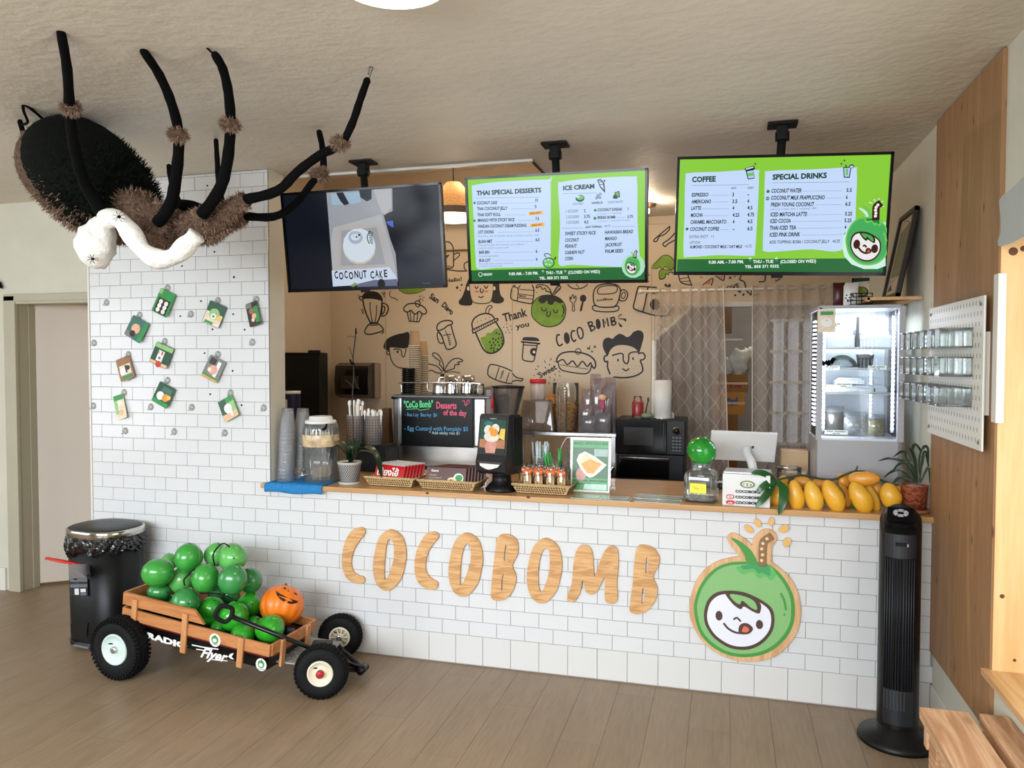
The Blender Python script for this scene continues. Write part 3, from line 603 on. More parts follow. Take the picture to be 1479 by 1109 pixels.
a.poly([(1205, 200), (1240, 188), (1246, 235), (1200, 250)], TX); a.poly([(1210, 205), (1234, 196), (1238, 230), (1208, 240)], LG2); a.poly([(1195, 222), (1225, 215), (1224, 250), (1192, 246)], TG)
a.text('COCONUT', (884, 297), (970, 293), 18, TX, slant=.1); a.text('VANILLA', (1030, 290), (1114, 284), 18, TX, slant=.1, bold=.028); a.text('CHOCOLATE', (1155, 284), (1266, 278), 18, TX, slant=.1)
for s_, y, p_ in [('1 SCOOP', 354, '2'), ('2 SCOOPS', 398, '3.75'), ('3 SCOOPS', 440, '4.5')]: a.text(s_, (836, y), (926+(8 if 'S' in s_[-1] else 0), y-2), 22, TX, slant=.1); a.text(p_, (973, y-3), (973+11*len(p_), y-4), 24, TX, bold=.028)
a.text('COCONUT SUNDAE', (1076, 344), (1262, 338), 22, TX, slant=.1, bold=.03); a.text('7', (1302, 338), (1314, 338), 22, TX); a.dot((1058, 336), 10, CGD); a.dot((1056, 397), 11, CGD); a.text('BREAD BOMB', (1076, 402), (1212, 398), 22, TX, slant=.1, bold=.03); leader(a, 1222, 1292, 392); a.text('3.75', (1303, 395), (1346, 393), 22, TX, bold=.028)
a.text('(1 scoop + 1 topping)', (1072, 368), (1256, 360), 12, TY); a.text('(1 scoop + 1 topping in bread)', (1074, 424), (1320, 415), 12, TY)
leader(a, 805, 968, 472, TX); leader(a, 1185, 1362, 460, TX); a.text('ADD TOPPING', (982, 472), (1108, 468), 16, TX, slant=.1, bold=.028); a.text('+0.75', (1128, 466), (1174, 464), 18, TX)
for s_, x, y, xe in [('SWEET STICKY RICE', 830, 526, 1064), ('COCONUT', 830, 576, 936), ('PEANUT', 830, 622, 920), ('CASHEW NUT', 830, 670, 980), ('CORN', 830, 716, 892), ('HAWAIIAN BREAD', 1132, 516, 1348), ('MANGO', 1134, 564, 1224), ('JACKFRUIT', 1134, 612, 1264), ('PALM SEED', 1134, 660, 1272)]: a.text(s_, (x, y), (xe, y-(xe-x)*.03), 26, TX, slant=.12, bold=.028)
a.dot((705, 735), 46, TG, sy=.85); a.dot((704, 735), 40, LG2, sy=.83)
for x, y in [(680, 720), (705, 712), (728, 722), (690, 745), (715, 748)]: a.dot((x, y), 9, PB, sy=.7)
a.line([(685, 690), (672, 672), (700, 665), (722, 680)], .004, TG); a.line([(745, 710), (762, 690), (755, 712)], .004, TG)
a.text('VEGAN', (208, 834), (276, 830), 18, WH, bold=.035); a.dot((188, 824), 16, WH); a.dot((188, 823), 12, GD)
a.text('9.00 AM. - 7.00 PM.', (404, 830), (628, 824), 22, WH, bold=.035); a.text('THU - TUE', (686, 822), (812, 818), 22, WH, bold=.035); a.text('(CLOSED ON WED)', (856, 818), (1096, 812), 22, WH, bold=.035); a.text('TEL. 858 371 9332', (636, 862), (854, 856), 20, WH, bold=.035)
for x in (664, 834): a.text('*', (x-8, 832), (x+8, 832), 40, WH, bold=.035)
def fx2(x, y): return s2.px(1340+(x-400)*.155, 762+(y-690)*.2)
a.dot((1350, 760), 90, screen('halo', (170, 222, 190)), sy=1.0)
mascot(a, fx2, .0055, (CG, LG2, LG2, BR, FC, RD, CGD)); a.build('screen_menu', t2)
# third screen: coffee and special drinks
t3, M3, s3 = tv('display_screen', 'hanging menu screen listing coffee and special drinks', (2.165, .013, 2.323), 4.418, 5.713, 1.384, (1130, 178))
s3.zoom(970, 210, 4.482); a = Art(s3, -.0050, .0002)
a.poly([(-W2, -H2), (W2, -H2), (W2, H2), (-W2, H2)], GR, px=False); a.poly([(38, 736), (1396, 730), (1394, 826), (34, 822)], GD)
panel(a, [(90, 210), (115, 178), (300, 170), (540, 158), (566, 190), (556, 450), (540, 690), (520, 714), (300, 710), (110, 722), (78, 700), (84, 450)], PB)
panel(a, [(606, 195), (630, 165), (900, 155), (1170, 142), (1200, 165), (1196, 350), (1180, 560), (1095, 680), (900, 672), (720, 684), (605, 686), (592, 640), (600, 400)], PB)
a.text('COFFEE', (132, 236), (286, 232), 34, TG, bold=.045); leader(a, 130, 500, 258, TX); a.text('HOT', (386, 282), (420, 280), 12, TX, bold=.02); a.text('ICED', (492, 280), (530, 278), 12, TX, bold=.02)
for s_, x, y, xe, h_, i_ in [('ESPRESSO', 130, 331, 238, '3', '-'), ('AMERICANO', 128, 375, 256, '3.5', '4'), ('LATTE', 126, 418, 192, '4', '4.5'), ('MOCHA', 124, 463, 202, '4.25', '4.75'), ('CARAMEL MACCHIATO', 122, 507, 354, '4', '4.5'), ('COCONUT COFFEE', 120, 553, 308, '-', '6.5')]:
 a.text(s_, (x, y), (xe, y-2), 24, TX, slant=.12, bold=.03); leader(a, xe+8, 370, y-8)
 a.text(h_, (392-(x-130)*.3, y-2), (392-(x-130)*.3+(12 if len(h_) < 2 else 11*len(h_)), y-2), 24, TX, bold=.028); a.text(i_, (490, y-4), (490+(12 if len(i_) < 2 else 11*len(i_)), y-4), 24, TX, bold=.028)
a.text('EXTRA SHOT   +1', (116, 601), (272, 598), 20, TX, slant=.12); a.text('OPTION:', (116, 638), (186, 636), 18, TX, slant=.12); a.text('ALMOND / COCONUT MILK / OAT MILK', (116, 666), (458, 664), 20, TX, slant=.12, bold=.028); a.text('+0.75', (474, 662), (518, 661), 20, TX)
a.dot((100, 541), 10, CGD); a.dot((624, 298), 11, CGD); a.dot((621, 344), 12, CGD); a.line([(614, 344), (628, 344)], .003, PB)
a.text('SPECIAL DRINKS', (652, 222), (1004, 210), 34, TG, bold=.045); leader(a, 650, 1150, 243, TX)
for s_, x, y, xe, p_, px0 in [('COCONUT WATER', 645, 307, 840, '5.5', 1130), ('COCONUT MILK FRAPPUCCINO', 642, 352, 990, '6', 1126), ('FRESH YOUNG COCONUT', 641, 396, 922, '6.5', 1122), ('ICED MATCHA LATTE', 638, 460, 876, '5.25', 1120), ('ICED COCOA', 636, 503, 770, '5.25', 1116), ('THAI ICED TEA', 634, 547, 804, '4', 1116), ('ICED PINK DRINK', 632, 591, 830, '4', 1112)]:
 a.text(s_, (x, y), (xe, y-3), 26, TX, slant=.12, bold=.03); leader(a, xe+10, 1100, y-10); a.text(p_, (px0, y-6), (px0+(12 if len(p_) < 2 else 11.5*len(p_)), y-6), 24, TX, bold=.028)
a.text('add ice cream and 1 topping +$4', (638, 420), (934, 413), 13, TY); a.text('ADD TOPPING: BOBA / COCONUT JELLY   +0.75', (630, 636), (1086, 630), 20, TX, slant=.12, bold=.015)
a.poly([(472, 150), (532, 132), (540, 152), (528, 160), (536, 215), (492, 222), (480, 172)], TX); a.poly([(480, 150), (528, 138), (530, 146), (482, 160)], PB); a.poly([(486, 170), (526, 162), (532, 210), (496, 216)], PB2); a.poly([(488, 182), (528, 176), (531, 196), (492, 202)], LG2)
a.poly([(1108, 142), (1162, 138), (1150, 212), (1112, 210)], TX); a.poly([(1114, 148), (1155, 145), (1145, 205), (1117, 204)], PB2); a.poly([(1124, 152), (1140, 150), (1138, 196), (1124, 196)], LG2); a.dot((1162, 138), 17, TX, sy=.8); a.dot((1162, 140), 12, PB2, sy=.7); a.line([(1130, 145), (1124, 128)], .004, TX)
for x, y in [(540, 122), (1115, 100), (1096, 122)]: a.line([(x-7, y), (x+7, y)], .0025, TG); a.line([(x, y-7), (x, y+7)], .0025, TG)
a.text('9.00 AM. - 7.00 PM.', (238, 766), (466, 762), 20, WH, bold=.035); a.text('THU - TUE', (524, 762), (656, 760), 20, WH, bold=.035); a.text('(CLOSED ON WED)', (702, 762), (932, 758), 20, WH, bold=.035); a.text('TEL. 858 371 9332', (472, 794), (692, 790), 18, WH, bold=.035)
for x in (505, 674): a.text('*', (x-10, 772), (x+10, 772), 46, WH, bold=.035)
HAL = screen('halo2', (206, 240, 226))
a.poly([(1100, 660), (1108, 590), (1140, 530), (1200, 490), (1290, 480), (1382, 500), (1380, 780), (1330, 800), (1240, 800), (1160, 770), (1115, 720)], HAL)
a.poly([(1205, 405), (1245, 420), (1280, 455), (1300, 495), (1255, 490), (1250, 450)], HAL, smooth=True); a.line([(1318, 490), (1315, 430), (1345, 390)], .016, HAL)
for q in [[(1275, 370), (1292, 376)], [(1308, 350), (1312, 364)], [(1338, 345), (1334, 360)], [(1362, 362), (1348, 374)], [(1368, 395), (1352, 396)]]: a.line(q, .004, HAL)
def fx3(x, y): x_ = 1256+(x-400)*.375; return s3.px(min(x_, 1386), 660+(y-770)*.432)
mascot(a, fx3, .0125, (CG, LG2, LG2, BR, FC, RD, CGD)); a.build('screen_menu', t3)

# ------------------------------------------------------------------ wooden letters and round sign on the counter front
LT = Surf(T(0, -.0045, 0)).zoom(480, 700, 2.712)
def outline(pts, n=5): return [(p.x, p.y) for p in cr([LT.px(*q) for q in pts], n, True)]
C1 = [(110, 165), (130, 172), (131, 190), (112, 215), (88, 255), (78, 300), (85, 335), (105, 352), (126, 358), (130, 375), (118, 385), (90, 382), (60, 362), (44, 325), (42, 275), (55, 220), (78, 180)]
def O_(x0, y0, x1, y1): cx, cy = (x0+x1)/2, (y0+y1)/2; rx, ry = (x1-x0)/2, (y1-y0)/2; return [(cx+.18*rx, cy-ry), (cx+.78*rx, cy-.76*ry), (cx+rx, cy-.3*ry), (cx+.95*rx, cy+.1*ry), (cx+.7*rx, cy+.6*ry), (cx+.15*rx, cy+.95*ry), (cx-.35*rx, cy+.98*ry), (cx-.8*rx, cy+.75*ry), (cx-rx, cy+.3*ry), (cx-.93*rx, cy-.15*ry), (cx-.7*rx, cy-.65*ry), (cx-.3*rx, cy-.93*ry)]
def C_(dx, dy, k=1.0): return [(dx+(x-42)*k, dy+(y-165)*k) for x, y in C1]
LETTERS = [('C', [C1]), ('O', [O_(163, 174, 292, 413), [(232, 212), (244, 235), (243, 290), (226, 345), (210, 370), (207, 330), (212, 260), (220, 220)]]),
 ('C', [[(400, 182), (418, 190), (418, 206), (395, 235), (375, 272), (368, 320), (378, 352), (400, 370), (415, 380), (415, 398), (400, 409), (370, 404), (340, 380), (326, 335), (328, 280), (345, 230), (370, 192)]]),
 ('O', [O_(458, 187, 591, 436), [(530, 230), (542, 236), (545, 290), (528, 350), (508, 390), (503, 370), (508, 290), (518, 245)]]),
 ('B', [[(680, 191), (710, 200), (728, 225), (728, 270), (708, 315), (722, 355), (715, 400), (690, 438), (655, 452), (628, 444), (624, 415), (632, 330), (642, 250), (652, 202)], [(681, 236), (684, 240), (680, 290), (675, 292), (677, 260)], [(670, 350), (672, 352), (669, 405), (665, 408), (666, 370)]]),
 ('O', [O_(764, 208, 901, 462), [(838, 248), (852, 262), (852, 330), (838, 385), (820, 417), (810, 390), (810, 320), (822, 265)]]),
 ('M', [[(985, 234), (1008, 240), (1022, 275), (1028, 355), (1045, 310), (1070, 255), (1095, 238), (1118, 252), (1122, 310), (1116, 380), (1118, 445), (1100, 463), (1075, 458), (1068, 430), (1068, 360), (1045, 405), (1020, 427), (995, 415), (982, 372), (972, 420), (952, 452), (930, 456), (922, 440), (940, 380), (945, 320), (955, 265), (968, 240)]]),
 ('B', [[(1215, 233), (1255, 243), (1280, 275), (1280, 310), (1258, 358), (1274, 400), (1268, 445), (1240, 485), (1205, 503), (1172, 498), (1166, 470), (1178, 380), (1184, 300), (1195, 245)], [(1232, 282), (1238, 300), (1234, 335), (1228, 340), (1229, 305)], [(1217, 402), (1224, 420), (1220, 455), (1213, 462), (1214, 425)]])]
LL = ['first wooden letter C of the shop name on the counter front', 'first wooden letter O, between the two Cs of the shop name', 'second wooden letter C, between the first two Os of the shop name', 'second wooden letter O, just before the middle B', 'wooden letter B in the middle of the shop name', 'third wooden letter O, between the middle B and the M', 'wooden letter M near the end of the shop name', 'last wooden letter B, hung lower with two carved slits']
for (ch, outs), lb in zip(LETTERS, LL):
 mb_ = cutout([outline(o_) for o_ in outs], .014, .0015, SIGNWOOD, LT, yback=0.0002); solo(mb_, 'wooden_letter', lb, 'letter', 'wooden letters of the shop sign on the counter')
SG = Surf(T(0, -.0045, 0)).zoom(995, 750, 5.282)
SIGNRIM = wood('sign_rim_wood', (196, 146, 98), (228, 186, 138), 'z', rough=.55, scale=2.2, rings=6, contrast=.8)
edge = [(6, 680), (15, 590), (50, 480), (120, 380), (220, 315), (330, 285), (385, 275), (350, 235), (305, 170), (292, 135), (310, 108), (345, 100), (400, 125), (450, 160), (482, 192), (490, 150), (520, 105), (570, 72), (620, 72), (660, 100), (670, 140), (655, 175), (636, 200), (630, 260), (630, 315), (690, 365), (770, 440), (825, 540), (850, 650), (850, 740), (825, 850), (760, 950), (670, 1030), (560, 1070), (440, 1080), (330, 1062), (210, 1010), (110, 930), (45, 830), (12, 750)]
sg_pts = [(p.x, p.y) for p in cr([SG.px(*q) for q in edge], 4, True)]
base = cutout([sg_pts], .014, .0015, SIGNRIM, SG, yback=.0002)
tsg = thing('logo_sign', 'round wooden sign of a smiling green coconut emblem', 'sign', tuple(at(1078, 950, 'y', -.006)))
base.build('board', tsg)
SC = [mat('sign_'+n, c, rough=.45, var=.02) for n, c in [('green', (134, 186, 118)), ('rim_green', (72, 148, 66)), ('mid_green', (98, 180, 96)), ('brown', (78, 54, 46)), ('face', (232, 234, 242)), ('tongue', (226, 112, 84)), ('leaf_green', (66, 154, 94))]]
a = Art(SG, .0148, .00025); mascot(a, lambda x, y: SG.px(x, y), .0145, (SC[0], SC[1], SC[2], SC[3], SC[4], SC[5], SC[6]))
a.line([(560, 325), (560, 230), (572, 165), (612, 132)], .036, mat('sign_stem', (142, 106, 66), rough=.5))
for q in [(553, 305), (560, 262), (554, 217), (563, 176), (594, 140)]: a.dot(q, 13, mat('sign_stem_dot', (226, 200, 160), rough=.5), n=10)
a.build('emblem_print', tsg)
for i, (x, y, rx, rr, rot, lb) in enumerate([(457, 70, 24, 40, 40, 'oval wooden spark at lower left of the sign stem'), (525, 25, 24, 36, 62, 'oval wooden spark leaning left above the sign stem'), (628, 15, 22, 34, 100, 'oval wooden spark upright above the sign stem'), (725, 68, 28, 42, 150, 'oval wooden spark leaning right of the sign stem'), (747, 172, 28, 40, 110, 'lowest oval wooden spark right of the sign stem')]):
 c = SG.px(x, y); s_ = pw(1, at(1080, 760, 'y', 0))/5.282; pts = []
 for k in range(18):
  an = 2*math.pi*k/18; ux, uz = rr*s_*math.cos(an), rx*s_*math.sin(an); ca, sa = math.cos(R(-rot)), math.sin(R(-rot)); pts.append((c.x+ux*ca-uz*sa, c.y+ux*sa+uz*ca))
 tt = thing('wooden_spark', lb, 'wall ornament', (c.x, -.005, c.y), group='wooden sparks around the sign stem'); cutout([pts], .012, .001, SIGNRIM, SG, yback=.0002).build('disc', tt)
 a = Art(SG, .0125); a.poly([(c.x+(p[0]-c.x)*.62, c.y+(p[1]-c.y)*.62) for p in pts], mat('spark_yellow', (222, 178, 92), rough=.5), px=False); a.build('yellow_print', tt)
# ------------------------------------------------------------------ photo cards and suction hooks on the tiled pier
CUP = clear('suction_cup', (246, 247, 246), refl=.45, rough=.15, haze=.10, hazecol=(240, 240, 236)); HOOK = clear('clear_hook', (236, 238, 236), refl=.5, rough=.15, haze=.2, hazecol=(235, 235, 230))
def suction(px_, py_, crop):
 q = PS.zoom(*crop).px(px_, py_); return q.x, q.y
def cup_mesh(b, x, z, y=-.0046):
 b.lathe([(.021, 0), (.020, .003), (.012, .007), (.006, .010), (.005, .014)], (x, y, z), CUP, 16, xf=RX(90)); b.tube([(x, y-.014, z), (x, y-.017, z-.010), (x, y-.020, z-.018), (x, y-.028, z-.017), (x, y-.030, z-.010)], .0022, HOOK, 6)
CT = (120, 400, 3.467)
PC = {n: mat('print_'+n, c, rough=.4, var=.12, vs=60, coat=.08) for n, c in dict(green=(46, 142, 70), dgreen=(30, 78, 52), cream=(226, 210, 184), white=(232, 230, 224), dark=(44, 34, 32), brown=(150, 108, 76), orange=(222, 150, 60), pink=(216, 160, 142), teal=(60, 110, 98), lime=(140, 190, 120), grey=(120, 120, 116), yellow=(230, 190, 80), peach=(226, 178, 140), red=(196, 60, 50)).items()}
CARDS = [
 (415, 130, 24, 78, 112, (424, 55), 'green', [('r', .1, .35, .9, .98, 'dark')]+[('d', .32+.36*(k % 2), .5+.18*(k//2), .12, 'white') for k in range(6)]+[('r', .0, .0, .2, .2, 'lime')], 'tilted green card showing six white cakes in a black tray'),
 (280, 262, 28, 84, 98, (284, 190), 'teal', [('r', .78, 0, 1, 1, 'green'), ('d', .45, .5, .24, 'peach'), ('r', .0, .75, .5, 1, 'grey'), ('d', .4, .78, .16, 'dark')], 'teal card with a round bread and a green side band'),
 (405, 392, 22, 84, 98, (410, 322), 'dgreen', [('r', 0, 0, 1, .22, 'lime'), ('r', .28, .3, .62, .82, 'white'), ('r', .0, .86, 1, 1, 'peach'), ('d', .5, .95, .16, 'red'), ('r', .3, .34, .36, .5, 'pink'), ('r', .46, .32, .54, .5, 'red'), ('d', .44, .66, .07, 'grey')], 'dark green card showing a white cup of pink sticks'),
 (668, 188, 22, 80, 104, (676, 118), 'dgreen', [('r', 0, .45, 1, 1, 'cream'), ('d', .5, .5, .3, 'lime'), ('d', .5, .6, .16, 'white'), ('r', .1, .86, .6, .98, 'green'), ('d', .5, .6, .07, 'grey'), ('r', .7, .5, .95, .7, 'yellow')], 'card with a flower shaped dessert on cream and green, under the upper hook'),
 (862, 186, -16, 60, 108, (868, 112), 'dark', [('r', .62, .2, 1, .9, 'green'), ('d', .4, .35, .22, 'brown'), ('d', .55, .6, .2, 'peach'), ('d', .4, .75, .14, 'cream'), ('r', 0, 0, .5, .2, 'grey')], 'narrow card of brown fried food, rightmost on the tiled pier'),
 (223, 458, -20, 66, 104, (228, 388), 'brown', [('r', 0, 0, 1, .3, 'brown'), ('r', .1, .32, .9, .78, 'cream'), ('d', .32, .6, .22, 'white'), ('d', .7, .5, .15, 'dark'), ('r', .5, .35, .62, .7, 'dark'), ('r', .2, .82, .9, .96, 'green')], 'brown topped card with a white bowl, leftmost of the upper cards'),
 (664, 460, 26, 78, 104, (676, 388), 'grey', [('r', .1, .05, .5, .35, 'dark'), ('r', .6, .1, .8, .9, 'white'), ('d', .5, .55, .26, 'pink'), ('r', 0, .82, 1, .92, 'green'), ('r', 0, .92, 1, 1, 'orange'), ('d', .3, .6, .12, 'cream')], 'grey and pink dessert card with a green band at the bottom'),
 (197, 648, -16, 46, 110, (206, 578), 'cream', [('r', 0, 0, 1, .22, 'green'), ('r', 0, .22, .3, .8, 'lime'), ('d', .55, .35, .2, 'white'), ('d', .55, .75, .24, 'peach')], 'narrow cream and green card, lowest at left on the pier'),
 (414, 590, 26, 80, 96, (424, 517), 'dgreen', [('r', .3, .1, .9, .35, 'teal'), ('d', .35, .6, .22, 'white'), ('d', .68, .58, .2, 'orange'), ('d', .85, .5, .12, 'yellow'), ('r', 0, .82, 1, 1, 'green')], 'dark card with white rice and orange mango, low middle of the pier'),
 (737, 657, -26, 78, 100, (739, 580), 'lime', [('r', 0, 0, .5, .7, 'dgreen'), ('r', 0, .72, 1, 1, 'peach'), ('d', .5, .5, .26, 'white'), ('r', .5, 0, 1, .25, 'green'), ('r', .55, .4, .7, .9, 'white')], 'green card with a white dessert over a peach stripe, lowest at right')]
for cx, cy, rot, cw, ch, (hx, hy), basec, items, lb in CARDS:
 q = PS.zoom(*CT).px(cx, cy); s_ = (PS.px(cx+10, cy)-q).length/10; sv = (PS.px(cx, cy+10)-q).length/10; ww, hh = cw*s_*1.05, ch*sv*1.12
 h = PS.px(hx, hy)
 t = thing('photo_card', lb, 'photo card', (q.x, -.02, q.y-hh/2), group='food photo cards hooked on the tiled pier')
 Mc = T(q.x, -.024, q.y) @ RY(rot) @ RX(-5) @ RZ(random.uniform(-6, 6))
 b = MB(Mc); P_ = []
 for (sx_, sz_, a0) in [(1, 1, 0), (-1, 1, 90), (-1, -1, 180), (1, -1, 270)]:
  for k in range(4): an = R(a0+k*30); P_.append((sx_*(ww/2-.008)+.008*math.cos(an), sz_*(hh/2-.008)+.008*math.sin(an)))
 n = len(P_); V = [(x, -.0005, z) for x, z in P_]+[(x, .0005, z) for x, z in P_]; b.add(V, [list(range(n)), list(range(2*n-1, n-1, -1))]+[(i, n+i, n+(i+1) % n, (i+1) % n) for i in range(n)], PC[basec]); b.build('card', t)
 sf = Surf(Mc); a = Art(sf, .0007, .00012)
 for it in items:
  if it[0] == 'r': x0, z0, x1, z1 = [(v-.5)*k*.96 for v, k in zip(it[1:5], (ww, hh, ww, hh))]; a.poly([(x0, -z1), (x1, -z1), (x1, -z0), (x0, -z0)], PC[it[5]], px=False)
  else: a.dot(((it[1]-.5)*ww*.96, -(it[2]-.5)*hh*.96), it[3]*ww, PC[it[4]], px=False)
 a.build('photo_print', t)
 b = MB(); b.tube([(h.x, -.03, h.y-.006), (q.x+math.sin(R(rot))*hh*.0, -.026, q.y+hh*.46)], .0012, HOOK, 5); b.build('loop', t)
 u = thing('suction_hook', 'clear suction hook holding the '+' '.join(lb.split(',')[0].split()[:9]), 'hook', (h.x, -.02, h.y-.02), group='clear suction hooks holding cards'); b = MB(); cup_mesh(b, h.x, h.y); b.build('hook_cup', u)
for x, y, lb in [(118, 128, 'upper left, left of the teal card'), (55, 330, 'at the left edge, below the upper left one'), (540, 186, 'right of the six cake card'), (848, 326, 'at the right edge'), (52, 645, 'at the left edge beside the lowest narrow card'), (545, 652, 'between the mango card and the lowest right card'), (340, 650, 'left of the mango card, broken off'), (457, 774, 'in the lowest pair, left one'), (710, 780, 'in the lowest pair, right one'), (905, 655, 'low near the right edge'), (212, 770, 'under the narrow cream card')]:
 h = PS.zoom(*CT).px(x, y); u = thing('suction_hook', 'empty clear suction hook on the pier, '+lb, 'hook', (h.x, -.02, h.y-.02), group='empty clear suction hooks'); b = MB(); cup_mesh(b, h.x, h.y); b.build('hook_cup', u)

# ------------------------------------------------------------------ giant hanging spider
def fur(points_normals, L, m, n_per=1, wd=.0025, droop=0.0):
 b = MB(); V = []; F = []
 for p, nrm in points_normals:
  for _ in range(n_per):
   d = (nrm+Vector((random.uniform(-1, 1), random.uniform(-1, 1), random.uniform(-1, 1)))*.7).normalized()*L*random.uniform(.6, 1.3)
   s_ = d.orthogonal().normalized()*wd; k = len(V); V += [p-s_, p+s_, p+d*.6+s_*.6, p+d+Vector((0, 0, -droop))]; F += [(k, k+1, k+2), (k, k+2, k+3)]
 b.add(V, F, m); return b
FURB = mat('black_fur', (9, 12, 9), rough=.95, var=.5, vs=60, bump=.8, bs=150, spec=.15); FURG = mat('black_green_fur', (20, 27, 19), rough=.95, var=.4, vs=50, spec=.1); VEL = mat('black_velvet', (7, 7, 8), rough=.9, var=.1, spec=.1)
FBR = mat('brown_fur', (98, 78, 64), rough=.95, var=.45, vs=70, bump=.8, bs=140, spec=.15); FBR2 = mat('brown_fur_tips', (134, 110, 94), rough=.95, var=.45, vs=60, spec=.1)
ac = at(137, 262, 'y', -1.0); SP = thing('giant_spider', 'giant furry black and brown spider hanging under the ceiling', 'spider', (ac.x, ac.y, 2.2))
lu = (rt*math.cos(R(-40))+up*math.sin(R(-40))).normalized(); lv = (rt*math.cos(R(50))+up*math.sin(R(50))).normalized(); lw_ = lu.cross(lv)
Mo = Matrix(((lu.x, lv.x, lw_.x, ac.x), (lu.y, lv.y, lw_.y, ac.y), (lu.z, lv.z, lw_.z, ac.z), (0, 0, 0, 1)))
def esamp(M, rad, n, cond=None):
 out = []
 I3 = M.to_3x3()
 while len(out) < n:
  d = Vector((random.gauss(0, 1), random.gauss(0, 1), random.gauss(0, 1))).normalized()
  if cond and not cond(d): continue
  p = M @ Vector((d.x*rad[0], d.y*rad[1], d.z*rad[2])); nr = (I3 @ Vector((d.x/rad[0], d.y/rad[1], d.z/rad[2]))).normalized(); out.append((p, nr))
 return out
AR = (.335, .215, .235)
egg = lambda p: Vector((p.x, p.y*(1-.22*p.x), p.z*(1-.22*p.x)))
b = MB(Mo); b.ell((0, 0, 0), AR, FURB, seg=32, rings=20, fn=egg); abd = b.build('abdomen', SP)
o = fur([(p, n_) for p, n_ in esamp(Mo, (.315, .2, .22), 5200)], .035, FURG, 1, .003); o = o.build('fur', abd); o['kind'] = 'stuff'
Mu = Mo @ T(-.022, -.028, -.012); b = MB(Mu); b.ell((0, 0, 0), (.330, .200, .225), FBR, seg=28, rings=16, fn=egg); bb_ = b.build('belly', SP)
o = fur(esamp(Mu, (.325, .2, .225), 1500, lambda d: d.y < -.35 or d.x < -.9), .028, FBR2, 1, .003).build('belly_fur', bb_); o['kind'] = 'stuff'
def blob(px_, py_, Y, rx, ry, rz, m, rot=0): # ellipsoid in the view's own orientation but standing at depth Y
 c = at(px_, py_, 'y', Y); k = pw(1, c); a_ = R(-rot); u_ = rt*math.cos(a_)+up*math.sin(a_); v_ = -rt*math.sin(a_)+up*math.cos(a_); w__ = u_.cross(v_)
 M = Matrix(((u_.x, v_.x, w__.x, c.x), (u_.y, v_.y, w__.y, c.y), (u_.z, v_.z, w__.z, c.z), (0, 0, 0, 1))); return M, (rx*k, ry*k, rz*k)
tb = MB(); ft = []
for args in [(205, 305, -1.05, 42, 26, 26, FBR, 30), (250, 322, -1.05, 52, 27, 30, FBR, 8), (225, 345, -1.12, 26, 20, 20, FBR, 20), (295, 325, -1.08, 38, 22, 24, FBR, -5), (235, 358, -1.05, 14, 10, 12, FBR, 20), (302, 338, -1.02, 22, 12, 14, FBR, -20)]:
 M, rd_ = blob(*args[:6], args[6], args[7]); b = MB(M); b.ell((0, 0, 0), rd_, FBR, seg=18, rings=12); tb.v_ = None
 k = len(tb.v); tb.v += b.v; mi_ = tb.mi(FBR); tb.f += [[q+k for q in f] for f in b.f]; tb.m += [mi_]*len(b.f); tb.sm += b.sm; ft += esamp(M, rd_, 620)
th_ = tb.build('thorax', SP); o = fur(ft, .022, FBR2, 1, .0022).build('thorax_fur', th_); o['kind'] = 'stuff'
M, rd_ = blob(270, 297, -1.08, 25, 8, 18, VEL, 5); b = MB(M); b.ell((0, 0, 0), rd_, VEL, seg=18, rings=10); b.build('fang_plate', SP)
LEGS = [
 ([(165, 331, -1.17), (140, 295, -1.23), (120, 258, -1.30), (106, 205, -1.44), (101, 160, -1.55), (97, 100, -1.68), (88, 47, -1.775)], 9.5, (102, 156, -1.56), (165, 345, -1.14)),
 ([(228, 322, -1.17), (246, 295, -1.2), (255, 250, -1.26), (258, 195, -1.33), (248, 150, -1.41), (230, 108, -1.50), (208, 75, -1.58)], 9, (257, 195, -1.34), (238, 335, -1.1)),
 ([(292, 310, -1.16), (316, 276, -1.2), (328, 235, -1.26), (333, 180, -1.33), (330, 135, -1.41), (322, 100, -1.48), (311, 80, -1.525)], 9, (332, 180, -1.34), (280, 330, -1.08)),
 ([(355, 288, -1.1), (400, 276, -1.1), (430, 248, -1.11), (462, 224, -1.13), (491, 209, -1.15), (508, 180, -1.17), (520, 145, -1.2), (530, 117, -1.22)], 7.5, (491, 207, -1.155), (310, 318, -1.08)),
 ([(353, 312, -.98), (395, 313, -.92), (425, 296, -.85), (450, 265, -.78), (466, 245, -.72), (466, 215, -.66), (461, 191, -.61)], 6.2, (461, 252, -.75), (300, 335, -1.0)),
 ([(322, 300, -.92), (316, 262, -.80), (314, 235, -.70), (312, 203, -.60)], 4.6, None, None),
 ([(60, 262, -.85), (45, 228, -.95), (36, 200, -1.02), (29, 176, -1.08)], 5.0, None, None),
 ([(260, 300, -.95), (248, 262, -.92), (244, 240, -.9)], 5.0, None, None)]
